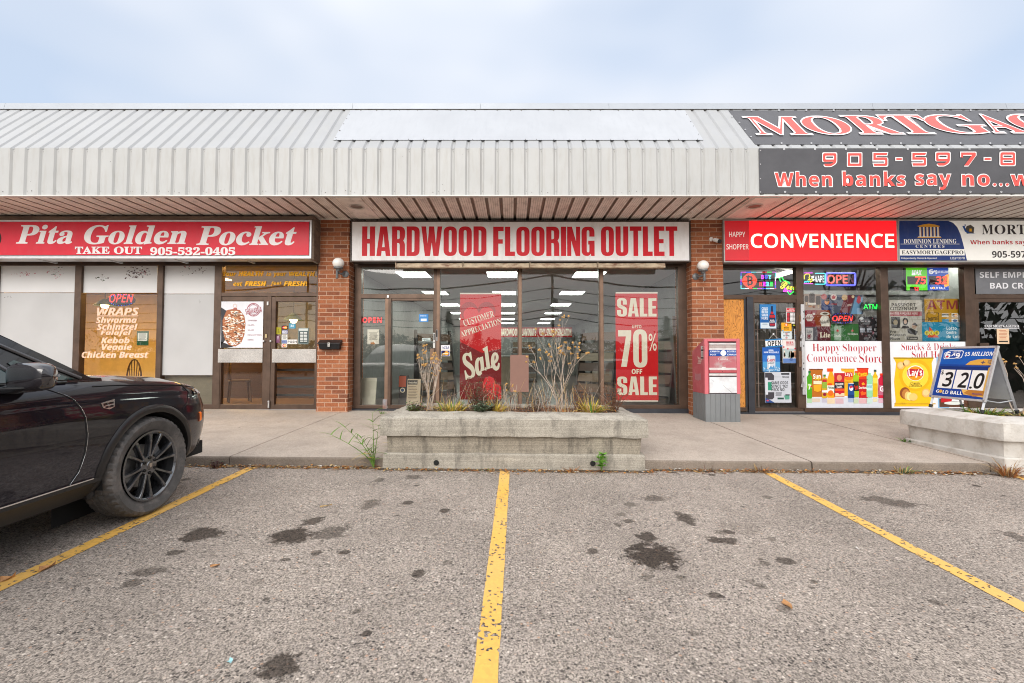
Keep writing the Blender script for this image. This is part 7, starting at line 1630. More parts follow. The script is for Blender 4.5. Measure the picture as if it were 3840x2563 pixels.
ZE = [(-4.03, 1.12), (-2.9, 1.13), (-1.5, 1.115), (-.75, 1.105), (-.35, 1.09), (0, 1.065), (.35, 1.03), (.6, .99), (.78, .945), (.90, .87), (.985, .80)]      # top edge of the body side
ZB = [(-4.03, .42), (-3.6, .34), (-3.2, .32), (.45, .32), (.7, .34), (.985, .36)]
def inset(t, f):
    k = [(0, .10), (.06, .055), (.16, .03), (.30, .012), (.5, .0), (.70, .004), (.80, .016), (.855, .028), (.875, .026), (.93, .05), (.97, .075), (1, .11)]
    return lerp(t, k)
def side_pt(i, t):
    r, f = CT[i]; a, b = CT[max(i - 1, 0)], CT[min(i + 1, len(CT) - 1)]
    tx, ty = b[0] - a[0], b[1] - a[1]; L = sqrt(tx * tx + ty * ty) or 1
    nx, ny = -ty / L, tx / L                         # outward normal (to the right of travel nose -> tail)
    if i == 0: nx, ny = 0, 1
    if i == len(CT) - 1: nx, ny = 0, -1
    z = lerp(f, ZB) + (lerp(f, ZE) - lerp(f, ZB)) * t
    d = inset(t, f)
    if f > .6: d += (t - .55) ** 2 * .12 * min(1, (f - .6) / .3)
    return r - nx * d, f - ny * d, z
def r_at(f, z):
    """side surface offset for a point on the straight flank"""
    zb_, ze_ = lerp(f, ZB), lerp(f, ZE); t = min(1, max(0, (z - zb_) / (ze_ - zb_)))
    r = HW
    if f > -.02:
        c = min(1, max(0, (f + .02) / (FB + .02))) ** (1 / .44); tt = math.acos(min(1, c)); r = HW * sin(tt) ** .62
    return r - inset(t, f)
car = root('parked_car', 'glossy black sports utility car with dusty lower doors, nosed up to the kerb', 'car', (-3.865, 3.70, lot_z(-3.865, 3.70) - .005), None, False)
car.rotation_euler = (radians(1.6), 0, 0)
NT = 44
body = MB()
cols = [[side_pt(i, j / NT) for j in range(NT + 1)] for i in range(len(CT))]
RA = .43
def in_arch(f, z): return min(sqrt((f - ax) ** 2 + (z - .39) ** 2) for ax in (0, AX2)) < RA
idx = {}
for side in (1, -1):
    b = len(body.v)
    for c in cols: body.v += [(p[0] * side, p[1], p[2]) for p in c]
    for i in range(len(cols) - 1):
        for j in range(NT):
            q = [cols[i][j], cols[i + 1][j], cols[i + 1][j + 1], cols[i][j + 1]]
            cf, cz = sum(p[1] for p in q) / 4, sum(p[2] for p in q) / 4
            if q[0][0] > .7 and in_arch(cf, cz): continue
            k = [b + i * (NT + 1) + j, b + (i + 1) * (NT + 1) + j, b + (i + 1) * (NT + 1) + j + 1, b + i * (NT + 1) + j + 1]
            body.f.append(tuple(k)); body.m.append(0)
for k, p in enumerate(body.v):                       # pull the opening's ragged edge onto the wheel circle
    for ax in (0, AX2):
        d = sqrt((p[1] - ax) ** 2 + (p[2] - .39) ** 2)
        if abs(p[0]) > .7 and RA - .035 < d < RA + .012: s = RA / d; body.v[k] = (p[0], ax + (p[1] - ax) * s, .39 + (p[2] - .39) * s)
body.build('body', CP, car, 24)
# bonnet: across from edge to edge
hood = MB(); rows = []
for i in range(len(CT)):
    p = cols[i][NT]
    if p[1] < -.42: break
    f = p[1]; cr = .055 * min(1, max(0, (FB - f) / .5)); row = []
    for j in range(29):
        a = 1 - 2 * j / 28; aa = abs(a)
        z = p[2] + cr * (1 - aa ** 3.2) + .012 * math.exp(-((aa - .74) / .10) ** 2) * min(1, (FB - f) / .4)
        row.append((p[0] * a, f - .10 * (1 - aa * aa) * max(0, -(f - .1)) * 0, z))
    rows.append(row)
hood.grid(rows); hood.build('bonnet', CP, car, True)
# greenhouse
zr = 1.70
def roof_z(f): return lerp(f, [(-4.0, 1.60), (-3.6, 1.66), (-2.4, 1.735), (-1.55, 1.715), (-1.35, 1.675)])
wsb = [(.80, -.41), (.62, -.35), (.32, -.30), (0, -.285)]; wst = [(.62, -1.49), (.45, -1.45), (.22, -1.42), (0, -1.415)]
ws = MB(); full = lambda l: [(-a, b) for a, b in l[:-1]] + [(a, b) for a, b in reversed(l)]
B0, T0 = full(wsb), full(wst); rows = []
for k in range(9):
    t = k / 8; rows.append([(a[0] + (b[0] - a[0]) * t, a[1] + (b[1] - a[1]) * t, 1.115 + .03 * (1 - abs(a[0])) * (1 - t) + (1.68 - 1.115) * t + .055 * sin(pi * t) + .03 * t * (1 - abs(b[0]))) for a, b in zip(B0, T0)])
ws.grid(rows); ws.build('windscreen', M_CGL, car, True)
cowl = MB(); cowl.grid([[(x, f + .04, z - .018) for (x, f, z) in rows[0]], [(x * 1.02, -.36 - .0 * x, 1.11) for (x, f, z) in rows[0]], [(x * 1.1, -.46, 1.08) for (x, f, z) in rows[0]]]); cowl.build('cowl', M_GBLK, car, True)
def gh(f, z):                                        # greenhouse side offset
    t = (z - 1.10) / .58; return .872 - .22 * max(0, t) - .03 * max(0, t) ** 2
sidep = MB()
for s in (1, -1):
    win = [(-.86, 1.13), (-1.36, 1.60), (-2.0, 1.645), (-2.0, 1.13)], [(-2.08, 1.13), (-2.08, 1.645), (-2.75, 1.63), (-3.0, 1.58), (-3.05, 1.15)], [(-3.14, 1.16), (-3.1, 1.56), (-3.55, 1.50), (-3.68, 1.2)], [(-.54, 1.12), (-.80, 1.125), (-.915, 1.245), (-.875, 1.262)]
    shell = MB()
    # pillars and rails around the windows, as one skin with the glass set 6 mm in
    fs_ = [-.34 - .04 * k for k in range(85)]
    rows_ = []
    for f in fs_:
        zt_ = min(roof_z(f), 1.115 + max(0, (-.41 - f)) * .555 + .03 * sin(min(1, max(0, (-.41 - f) / 1.05)) * pi))
        zt_ = max(zt_, 1.10)
        zb2 = lerp(f, ZE) - .012
        rows_.append([(s * gh(f, zb2 + (zt_ - zb2) * k / 8), f, zb2 + (zt_ - zb2) * k / 8) for k in range(9)])
    shell.grid(rows_)
    shell.build('pillar_skin', M_GBLK, car, True)
    for w, nm in zip(win, ('front_window', 'rear_window', 'quarter_window', 'corner_window')):
        g_ = MB(); g_.poly([(s * (gh(f, z) + .006), f, z) for f, z in w]); g_.build(nm, M_CGL, car)
    tr = MB(); w0 = win[0]; tr.tube([(s * (gh(f, z) + .008), f, z) for f, z in (w0[0], w0[1])], .012, 6); tr.tube([(s * (gh(f, z) + .008), f, z) for f, z in ((-.50, 1.125), (-.72, 1.24), (-1.0, 1.40))], .010, 6); tr.build('window_trim', plain('satin_trim', (.16, .16, .17), .3, .6), car, True)  # satin trim; the bars also draw pale highlights along the pillar
    tr = MB(); tr.tube([(s * (gh(f, lerp(f, ZE)) + .012), f, lerp(f, ZE) + .006) for f in [-.62 - .1 * k for k in range(31)]], .010, 6); tr.build('belt_trim', M_GBLK, car, True)
rf = MB(); rows = []
for k in range(25):
    f = -1.415 - 2.59 * k / 24; z = roof_z(f); w = gh(f, z)
    rows.append([(w * (1 - 2 * j / 16), f + (-.07 * (1 - 0) * abs(1 - 2 * j / 16) ** 2 if k == 0 else 0), z - .045 * abs(1 - 2 * j / 16) ** 3 + .02) for j in range(17)])
rf.grid(rows); rf.build('roof', CP, car, True)
rw = MB(); rw.grid([[(.60 * (1 - j / 4), -4.0, 1.60) for j in range(9)], [(.80 * (1 - j / 4), -3.98, 1.10) for j in range(9)]]); rw.build('rear_screen', M_CGL, car)
ub = MB(); ub.box(-.82, -3.85, .30, .82, .82, .42); ub.box(-.6, -3.6, .42, .6, .75, .98); ub.build('underbody', M_LINER, car)
# wheel arch cladding, sills, seams
def strip(name, pts, rad, m, n=5):
    q = MB(); q.tube(pts, rad, n); return q.build(name, m, car, True)
for s in (1, -1):
    for ax in (0, AX2):
        q = MB(); rows = []
        for k in range(41):
            th = radians(-14) + radians(208) * k / 40; row = []
            for rr, out, dpt in ((RA - .008, -.05, 0), (RA - .008, .010, 0), (RA + .012, .018, 0), (RA + .042, .014, 0), (RA + .053, .004, 0), (RA + .055, -.02, 0)):
                f, z = ax + rr * cos(th), .39 + rr * sin(th); row.append((s * (r_at(f, max(.30, z)) + out), f, z))
            rows.append(row)
        q.grid(rows); q.build('arch_cladding', M_CLAD, car, True)
        q = MB(); q.grid([[(s * x, ax + (RA - .01) * cos(radians(-10) + radians(200) * k / 24), .39 + (RA - .01) * sin(radians(-10) + radians(200) * k / 24)) for k in range(25)] for x in (.95, .60)]); q.add([(s * .6, ax - .43, .05), (s * .6, ax + .43, .05), (s * .6, ax + .43, .85), (s * .6, ax - .43, .85)], [(0, 1, 2, 3)]); q.build('wheel_liner', M_LINER, car)
    q = MB(); rows = []
    for k in range(31):
        f = -.44 - 1.98 * k / 30; rows.append([(s * (r_at(f, z) + o), f, z) for z, o in ((.28, -.10), (.285, -.012), (.33, .018), (.40, .022), (.425, .012), (.43, -.02))])
    q.grid(rows); q.build('sill', M_CLAD, car, True)
    strip('sill_trim', [(s * (r_at(f, .425) + .012), f, .428) for f in [-.50 - .05 * k for k in range(38)]], .006, M_CHR)
    def seam(pts): return [(s * (r_at(f, z) + .0004), f, z) for f, z in pts]
    fine = lambda pts: [(pts[i][0] + (pts[i + 1][0] - pts[i][0]) * t / 8, pts[i][1] + (pts[i + 1][1] - pts[i][1]) * t / 8) for i in range(len(pts) - 1) for t in range(8)] + [pts[-1]]
    DSM = [(-.80, 1.085), (-.70, 1.03), (-.645, .99), (-.61, .93), (-.585, .86), (-.575, .75), (-.585, .62), (-.62, .50), (-.67, .43)]
    strip('front_door_seam', seam(fine(DSM)), .0042, M_LINER); strip('door_edge_highlight', [(p[0] + s * .0015, p[1] + .008, p[2]) for p in seam(fine(DSM))], .0009, M_CHR)  # thin chrome line drawn as the highlight along the door edge
    strip('rear_door_seam', seam(fine([(-2.04, 1.10), (-2.03, .8), (-2.03, .43)])), .005, M_LINER); strip('rear_door_seam', seam(fine([(-3.0, 1.1), (-3.02, .95), (-2.78, .86)])), .005, M_LINER)
    strip('bumper_seam', seam(fine([(.40, 1.0), (.44, .93), (.40, .85), (.33, .79)])), .0032, M_LINER)
    strip('bonnet_seam', [(s * (cols[i][NT - 2][0] + .0), cols[i][NT - 2][1], cols[i][NT - 2][2] + .004) for i in range(20, 52)], .003, M_LINER)
    for f in (-1.75, -2.72): strip('door_handle', [(s * (r_at(f, .94) + .012), f, .93), (s * (r_at(f, .94) + .028), f - .03, .935), (s * (r_at(f, .94) + .028), f - .17, .94), (s * (r_at(f, .94) + .012), f - .2, .94)], .013, M_GBLK, 8)
    # head lamp wraps the corner; marker below
    def patch(name, z0, z1, i0, i1, m, out=.006, sl0=0.0, parent=None):
        q = MB(); rows = []
        for i in range(i0, i1 + 1):
            u = (i - i0) / max(1, i1 - i0); a, b = z0 + sl0 * u, z1 + sl0 * u * .5; row = []
            for k in range(7):
                z = a + (b - a) * k / 6; f = CT[i][1]; t = (z - lerp(f, ZB)) / (lerp(f, ZE) - lerp(f, ZB)); p = side_pt(i, min(1, max(0, t)))
                aa, bb = CT[max(i - 1, 0)], CT[i + 1]; tx, ty = bb[0] - aa[0], bb[1] - aa[1]; L = sqrt(tx * tx + ty * ty); row.append((s * (p[0] - ty / L * out * (1 if 0 < k < 6 else -1)), p[1] + tx / L * out * (1 if 0 < k < 6 else -1), p[2]))
            rows.append(row)
        q.grid(rows); return q.build(name, m, parent or car, True)
    h = patch('headlight', .875, .945, 14, 27, M_LAMPD, .007, .012); patch('lamp_lens', .885, .93, 16, 26, M_LAMP, .0115, .012, h)
    patch('daytime_lamp', .50, .82, 20, 21, M_LAMP, .007); patch('side_marker', .635, .74, 25, 26, M_AMB, .010)
    patch('bumper_insert', .37, .48, 2, 24, M_CLAD, .004)
    # mirror
    mr = MB(); R0 = Vector((.985, -1.03, 1.145)); rows = []
    for k in range(15):
        u = k / 14; x = .905 + .345 * u; e = (1 - (2 * u - 1) ** 4) ** .5 * .95 + .05
        hh, dd = (.080 + .010 * (1 - u)) * e, (.078 - .012 * u) * e; zc = 1.165 + .008 * u; row = []
        for j in range(16):
            t = 2 * pi * j / 16; row.append((s * x, -1.02 + .055 * (1 - u) - .05 * u + dd * sgn_pow(cos(t), .6), zc + hh * sgn_pow(sin(t), .62)))
        rows.append(row)
    mr.grid(rows, True); mr = mr.build('mirror', plain('mirror_gloss_black', (.022, .019, .022), .07, 0, .05, coat=1), car, True)
    q = MB(); q.tube([(s * .93, -.94, 1.172), (s * 1.0, -.932, 1.176), (s * 1.12, -.965, 1.172), (s * 1.215, -1.0, 1.176)], [.012, .016, .015, .008], 6); q.build('turn_signal', M_LAMP, mr, True)
    q = MB(); q.hexa([(s * .86, -1.10, 1.075), (s * 1.02, -1.08, 1.075), (s * 1.02, -.93, 1.075), (s * .86, -.88, 1.075), (s * .86, -1.10, 1.115), (s * 1.2, -1.09, 1.12), (s * 1.18, -.97, 1.12), (s * .86, -.88, 1.115)]); q.build('mirror_foot', M_GBLK, mr, bevel=.012)
    # fender crest
    q = MB(); f0, z0 = -.46, .945; pts = [(0, 0), (.115, .016), (.105, -.038), (.06, -.052), (.012, -.036)]
    q.add([(s * (r_at(f0 + a, z0 + b) + o), f0 + a, z0 + b) for o in (.008, -.002) for a, b in pts], [(0, 1, 2, 3, 4), (9, 8, 7, 6, 5)] + [(k, (k + 1) % 5, 5 + (k + 1) % 5, 5 + k) for k in range(5)]); e = q.build('crest', M_CHR, car)
    q = MB(); 
    for a, b, c, d in ((.02, -.006, .05, -.022), (.06, -.004, .10, -.018), (.03, -.028, .055, -.042), (.062, -.026, .095, -.040)): q.add([(s * (r_at(f0 + x, z0 + y) + .0095), f0 + x, z0 + y) for x, y in ((a, b), (c, b + .004), (c, d + .004), (a, d))], [(0, 1, 2, 3)])
    q.build('crest_field', M_GBLK, e)
# grille and tail lamps
gr = MB(); 
for k in range(9): z = .50 + k * .042; gr.tube([(x, FB - .012 - .10 * abs(x) ** 3, z) for x in [-.62 + .124 * j for j in range(11)]], .012, 4)
gr.build('grille', M_GBLK, car); pl_ = MB(); pl_.box(-.26, FB - .01, .55, .26, FB + .012, .67); pl_.build('number_plate', plain('plate_white', (.7, .7, .72), .4), car, bevel=.004)
for s in (1, -1):
    q = MB(); q.hexa([(s * .72, -4.02, .72), (s * .90, -3.92, .72), (s * .90, -3.86, .72), (s * .72, -3.95, .72), (s * .66, -4.04, 1.12), (s * .84, -3.94, 1.12), (s * .84, -3.86, 1.12), (s * .66, -3.95, 1.12)]); q.build('tail_light', plain('red_lens', (.35, .01, .01), .15, coat=1), car, bevel=.01)
# wheels
def wheel(x, y, s):
    R0, RR = .388, .272
    # tread with cut blocks
    t = MB(); seg = 168; rows = []
    prof = [(RR - .002, -.055), (RR + .012, -.062), (RR + .05, -.072), (R0 - .035, -.078), (R0 - .012, -.070), (R0 - .002, -.052), (R0, -.030), (R0 - .008, -.0275), (R0 - .008, -.0245), (R0, -.022), (R0, -.004), (R0 - .008, -.002), (R0 - .008, .002), (R0, .004)]
    prof = prof + [(a, -b) for a, b in reversed(prof[:-3])]
    for r, w in prof:
        row = []
        for k in range(seg):
            a = 2 * pi * k / seg; rr = r
            if r > R0 - .03 and abs(w) > .02 and k % 4 == (0 if abs(w) > .05 else 1): rr = r - .009
            elif r > R0 - .005 and k % 8 == 3: rr = r - .006
            row.append((x + s * (w * 1.62), y + rr * cos(a), .388 + rr * sin(a)))
        rows.append(row)
    t.grid(rows, True); w_ = t.build('wheel', M_TYRE, car, 30)
    so = s * .105
    q = MB(); q.lathe([(RR - .004, so * 1.0), (RR + .004, so * 1.04), (RR - .010, so * 1.05), (RR - .022, so * .93), (RR - .03, so * .5), (RR - .035, -so * .9)], (x, y, .388), 'x', 64); q.build('rim', M_RIM, w_, 30)
    q = MB(); q.lathe([(.0, so * .12), (.165, so * .12), (.168, so * .02), (.168, -.02)], (x, y, .388), 'x', 40); q.build('brake_disc', plain('brake_steel', (.30, .29, .28), .35, .8, .1), w_, 30)
    q = MB(); a0 = radians(20)
    q.hexa([(x + so * .05, y + .10, .388 + .05), (x + so * .5, y + .10, .388 + .05), (x + so * .5, y + .17, .388 + .05), (x + so * .05, y + .17, .388 + .05), (x + so * .05, y + .06, .388 + .16), (x + so * .5, y + .06, .388 + .16), (x + so * .5, y + .12, .388 + .17), (x + so * .05, y + .12, .388 + .17)]); q.build('brake_caliper', plain('caliper_grey', (.2, .2, .2), .5, .5), w_, bevel=.008)
    q = MB()
    for k in range(6):
        for d in (-1, 1):
            a = radians(90 + 60 * k - 12); ai, ao = a + d * .15, a + d * .225
            def P(r, an, off, wd): c, sn = cos(an), sin(an); return (x + off, y + r * c - wd * sn, .388 + r * sn + wd * c)
            st = [(.052, ai, so * .80, .016), (.11, a + d * .165, so * .86, .013), (.18, a + d * .195, so * .96, .0125), (.245, ao, so * 1.02, .017), (.262, ao, so * .98, .020)]
            rows = []
            for r, an, off, wd in st:
                rows.append([P(r, an, off, -wd * .55), P(r, an, off, wd * .55), P(r, an, off - so * .14, wd), P(r, an, off - so * .42, wd * .8), P(r, an, off - so * .42, -wd * .8), P(r, an, off - so * .14, -wd)])
            q.grid(rows, True)
    q.build('spokes', M_RIM, w_, 35)
    q = MB(); q.lathe([(0, so * .93), (.030, so * .93), (.034, so * .88), (.075, so * .82), (.082, so * .70), (.08, so * .4)], (x, y, .388), 'x', 36); q.build('hub', M_RIM, w_, True)
    q = MB()
    for k in range(6): a = radians(30 + 60 * k); q.lathe([(0, so * .93), (.010, so * .93), (.0125, so * .88), (.0125, so * .72)], (x, y + .060 * cos(a), .388 + .060 * sin(a)), 'x', 8)
    q.build('lug_nuts', plain('lug_black', (.02, .02, .02), .25, .7), w_)
    q = MB(); q.add([(x + so * .945, y + a, .388 + b) for a, b in ((-.016, .018), (.016, .018), (.013, -.008), (0, -.020), (-.013, -.008))], [(0, 1, 2, 3, 4)]); q.build('centre_crest', M_CHR, w_)
for s in (1, -1):
    wheel(s * .865, 0, s); wheel(s * .865, AX2, s)

# ================================================================ plants and litter
def leafmat(name, c, v=.35): return plain(name, c, .65, 0, v, 14, spec=.25)
M_TWIG = leafmat('dry_pale_twig', (.45, .37, .30)); M_TWIGR = leafmat('reddish_twig', (.17, .085, .06)); M_SEED = leafmat('tan_seed_head', (.50, .29, .10))
M_GRN = leafmat('green_blade', (.13, .24, .04)); M_YGRN = leafmat('yellow_blade', (.52, .38, .06)); M_STRAW = leafmat('straw_blade', (.48, .33, .15)); M_RUSTB = leafmat('rust_blade', (.34, .13, .04)); M_DKG = leafmat('dull_green_leaf', (.085, .12, .06)); M_BRL = leafmat('brown_leaf', (.17, .095, .055)); M_PURP = leafmat('purple_leaf', (.09, .02, .045))
def blade(mb, p, d, L, w, bend=.5, n=5):
    """one grass blade: a narrow bent ribbon"""
    p = Vector(p); d = Vector(d).normalized(); side = d.cross(Vector((R(-.3, .3), R(-.3, .3), 1))).normalized()
    if side.length < .1: side = Vector((1, 0, 0))
    rows = []; h = Vector((d.x, d.y, 0))
    for i in range(n + 1):
        t = i / n; q = p + d * (L * t) + Vector((0, 0, -bend * L * t * t)) + h * (.3 * bend * L * t * t); ww = w * (1 - t ** 1.6) + .0004
        rows.append([q - side * ww, q + side * ww])
    mb.grid(rows)
def leaf(mb, p, d, L, w):
    p = Vector(p); d = Vector(d).normalized(); s = d.cross(Vector((0, 0, 1)));
    if s.length < .1: s = Vector((1, 0, 0))
    s.normalize(); u = s.cross(d)
    mb.add([p, p + d * L * .45 + s * w + u * w * .3, p + d * L, p + d * L * .45 - s * w + u * w * .3, p + d * L * .5 - u * .0], [(0, 1, 4), (1, 2, 4), (2, 3, 4), (3, 0, 4)])
def grow(mb, tips, p, d, L, r, depth, spread=.5, droop=.0):
    p = Vector(p); d = Vector(d).normalized(); n = 4; pts, q = [p], p.copy(); dd = d.copy()
    for i in range(n):
        dd = (dd + Vector((R(-.10, .10), R(-.10, .10), R(-.03, .10) - droop))).normalized(); q = q + dd * (L / n); pts.append(q.copy())
    mb.tube(pts, [r * (1 - .4 * i / n) for i in range(n + 1)], 5)
    if depth == 0: tips.append((q, dd)); return
    k = random.choice((2, 2, 3))
    for j in range(k):
        s = pts[random.choice((2, 3, 4))] if j else q
        a = R(0, 2 * pi); nd = (dd + Vector((cos(a) * spread, sin(a) * spread, R(0, .25)))).normalized(); grow(mb, tips, s, nd, L * R(.62, .88), r * .62, depth - 1, spread, droop)
def dead_shrub(lab, x, y, z, H, stems, lean, depth, spread, heads=.8, twig=None, rb=.009):
    r = root('dead_shrub', lab, 'shrub', (x, y, z), 'dead shrubs in the planters')
    mb, tips = MB(), []
    for k in range(stems):
        a = R(0, 2 * pi); grow(mb, tips, (x + R(-.05, .05), y + R(-.04, .04), z - .04), (cos(a) * lean * R(.4, 1), sin(a) * lean * R(.4, 1), 1), H * R(.36, .5), rb * R(.6, 1.1), depth, spread)
    mb.build('branches', twig or M_TWIG, r, True)
    sd = MB()
    for q, d in tips:
        if random.random() < heads:
            for j in range(random.randint(2, 4)): sd.ball(q + Vector((R(-.014, .014), R(-.014, .014), R(-.012, .012))), R(.008, .015), 6, (1, 1, R(.7, 1.1)))
    if sd.v: sd.build('seed_heads', M_SEED, r)
zs = .575
def plpos(px, py, y): q = at(px, py, y); return q.x
random.seed(21)
dead_shrub('largest dead shrub, forked pale branches with tan seed heads, below the SALE banners', 0.60, 5.75, zs, .86, 5, .42, 3, .50)
random.seed(5)
dead_shrub('dead shrub with upright pale stems in front of the flooring shop door', -1.03, 5.72, zs, .76, 8, .24, 2, .30)
random.seed(9)
dead_shrub('small leafless shrub with few stems by the blank brown board', -.02, 5.8, zs, .42, 5, .22, 1, .35, .5)
dead_shrub('dead shrub with orange seed heads in the white planter, beside the sandwich board', 6.52, 5.85, .5, .85, 6, .38, 2, .45)
def tuft(lab, x, y, z, n, L, mats, spread=.9, w=.005, bend=.5, rad=.07, name='grass_tuft', group='grass tufts in the planters', cat='grass'):
    mb = MB()
    for i in range(n):
        mb.mat(random.choice(mats)); a = R(0, 2 * pi); e = R(.1, spread); rr = rad * sqrt(R(0, 1))
        blade(mb, (x + rr * cos(a), y + rr * sin(a), z - .02), (cos(a) * e, sin(a) * e, 1), L * R(.45, 1.2), w * R(.9, 1.7), bend * R(.5, 1.4))
    return tag(mb.build(name, loc=(x, y, z), fix=False), lab, cat, group)
tuft('yellow and straw grass tuft left of the heart banner in the grey planter', -.72, 5.52, zs, 150, .30, [M_YGRN, M_STRAW, M_YGRN, M_GRN], rad=.12)
tuft('bright yellow grass tuft below the blank brown board', -.20, 5.55, zs, 120, .26, [M_YGRN, M_YGRN, M_STRAW], rad=.09)
tuft('green and yellow grass tuft near the right end of the grey planter', .97, 5.52, zs, 150, .30, [M_GRN, M_YGRN, M_YGRN, M_STRAW], rad=.10)
tuft('straw coloured grass tuft around the foot of the largest dead shrub', .62, 5.48, zs, 70, .16, [M_STRAW, M_RUSTB], 1.4, rad=.12)
tuft('thick green grass tuft under the sandwich board on the white planter', 5.98, 5.80, .50, 260, .27, [M_GRN, M_GRN, M_GRN, M_STRAW, M_YGRN], 1.1, .006, .7, .16)
tuft('dry straw grass tuft behind the back legs of the sandwich board', 6.45, 5.75, .5, 60, .2, [M_STRAW, M_GRN], rad=.1)
def bushy(lab, x, y, z, H, n, lm, sm, spread=.5, ls=.016, name='leafy_weed', group='leafy weeds in the planters', cat='weed'):
    r = root(name, lab, cat, (x, y, z), group); sm_, lf = MB(), MB()
    for i in range(n):
        a = R(0, 2 * pi); d = Vector((cos(a) * spread * R(.2, 1), sin(a) * spread * R(.2, 1), 1)).normalized(); L = H * R(.5, 1.05); p = Vector((x + R(-.06, .06), y + R(-.06, .06), z - .02)); pts = [p]
        for k in range(6): d = (d + Vector((R(-.2, .2), R(-.2, .2), R(-.06, .08)))).normalized(); p = p + d * L / 6; pts.append(p)
        sm_.tube(pts, [.003 * (1 - k / 8) for k in range(7)], 4, False)
        for k in range(1, 7):
            for j in range(4):
                aa = R(0, 2 * pi); lf.mat(random.choice(lm)); leaf(lf, pts[k], (cos(aa), sin(aa), R(-.2, .8)), ls * R(1.0, 2.0), ls * .55)
    sm_.build('stems', sm, r, False); lf.build('leaves', None, r, fix=False)
bushy('low dull green weed at the left corner of the grey planter', -1.15, 5.40, zs, .17, 40, [M_DKG, M_DKG, M_GRN, M_BRL], M_TWIGR, .9)
bushy('grey green leafy weed hanging over the planter rim below the heart banner', -.36, 5.36, zs - .01, .19, 46, [M_DKG, M_DKG, leafmat('grey_green_leaf', (.14, .18, .12))], M_TWIGR, 1.0, .022)
bushy('tall reddish brown weed in front of the Sale lettering', -.42, 5.62, zs, .44, 40, [M_BRL, M_DKG, M_BRL], M_TWIGR, .5, .016)
bushy('reddish brown weed between the heart banner and the blank brown board', -.13 - .12, 5.78, zs, .38, 30, [M_BRL, M_DKG], M_TWIGR, .45, .012)
bushy('rust brown twiggy weed at the right end of the grey planter', 1.22, 5.58, zs, .42, 46, [M_BRL, M_BRL, M_RUSTB], M_TWIGR, .6, .012)
bushy('thin brown weed between the largest dead shrub and the green tuft', .82, 5.66, zs, .34, 26, [M_BRL, M_RUSTB], M_TWIGR, .5, .011)
bushy('sparse brown weed left of the largest dead shrub', .28, 5.6, zs, .28, 26, [M_BRL, M_DKG], M_TWIGR, .6, .011)
# dry stalks and straw lying in the planter: nobody could count them
mb = MB()
for i in range(800):
    x, y = R(-1.15, 1.25), R(5.30, 6.05); mb.mat(random.choice((M_STRAW, M_RUSTB, M_RUSTB, M_BRL, M_TWIGR))); a = R(0, 2 * pi); blade(mb, (x, y, zs + R(-.02, .03)), (cos(a), sin(a), R(.05, .8)), R(.06, .22), R(.0015, .004), R(.2, .7), 4)
for i in range(130): x, y = R(-1.15, 1.25), R(5.35, 6.0); mb.mat(random.choice((M_TWIG, M_TWIGR, M_STRAW))); mb.tube([(x, y, zs), (x + R(-.06, .06), y, zs + R(.1, .2)), (x + R(-.12, .12), y, zs + R(.2, .42))], [.003, .0025, .001], 4, False)
o = mb.build('dry_undergrowth', fix=False); tag(o, 'dry straw and stalks matted across the soil of the grey planter', 'undergrowth', kind='stuff')
mb = MB()
for i in range(260):
    x, y = R(5.6, 7.9), R(5.3, 6.1); mb.mat(random.choice((M_STRAW, M_RUSTB, M_BRL, M_GRN))); a = R(0, 2 * pi); blade(mb, (x, y, .50 + R(-.02, .02)), (cos(a), sin(a), R(.05, .7)), R(.06, .16), R(.0015, .004), R(.2, .7), 4)
o = mb.build('dry_undergrowth', fix=False); tag(o, 'dry grass litter on the soil of the white planter', 'undergrowth', kind='stuff')
# leaf litter along the kerb
def kerb_y(x): return 5.055 if XPL0 - .02 < x < XPL1 + .02 else (5.0 if x > 5.3 else 5.12)
mb = MB(); LM = [M_STRAW, M_RUSTB, M_BRL, leafmat('orange_leaf', (.46, .20, .05)), M_STRAW, plain('pale_scrap', (.6, .58, .52), .6), M_RUSTB]
for i in range(2600):
    x = R(-3.6, 8.2) if i % 3 else random.choice((R(-3.3, -2.2), R(1.9, 3.6), R(4.0, 5.2), R(-2.3, -1.5)))
    dy = abs(random.gauss(0, .042)) + .004; y = kerb_y(x) - dy; z = lot_z(x, y) + .003 + max(0, .03 - dy) * R(0, .8)
    mb.mat(random.choice(LM)); a = R(0, 2 * pi); leaf(mb, (x, y, z), (cos(a), sin(a), R(-.05, .35)), R(.014, .05), R(.005, .016))
for i in range(240):
    x = R(-3.4, 8); y = kerb_y(x) - R(.0, .08); mb.mat(random.choice((M_STRAW, M_STRAW, M_RUSTB))); a = R(-.5, .5) + random.choice((0, pi)); blade(mb, (x, y, lot_z(x, y) + .008), (cos(a), sin(a) * .4, R(.0, .25)), R(.05, .14), .002, .2, 3)
o = mb.build('leaf_litter', fix=False); tag(o, 'brown and orange leaf litter gathered along the foot of the kerb', 'leaf litter', kind='stuff')
dm = MB(); rows = []
for k in range(180):
    x = -7 + 16 * k / 179; y = kerb_y(x); w = .045 + .03 * mnoise.noise(Vector((x * 3, 0, 4))); rows.append([(x, y - w, lot_z(x, y) + .0025), (x, y + .03, lot_z(x, y) + .006)])
dm.grid(rows); o = dm.build('gutter_dirt', plain('dark_gutter_dirt', (.085, .065, .048), .95, 0, .5, 18, .4, 60), fix=False); tag(o, 'dark strip of dirt in the gutter under the kerb', 'dirt', kind='stuff')
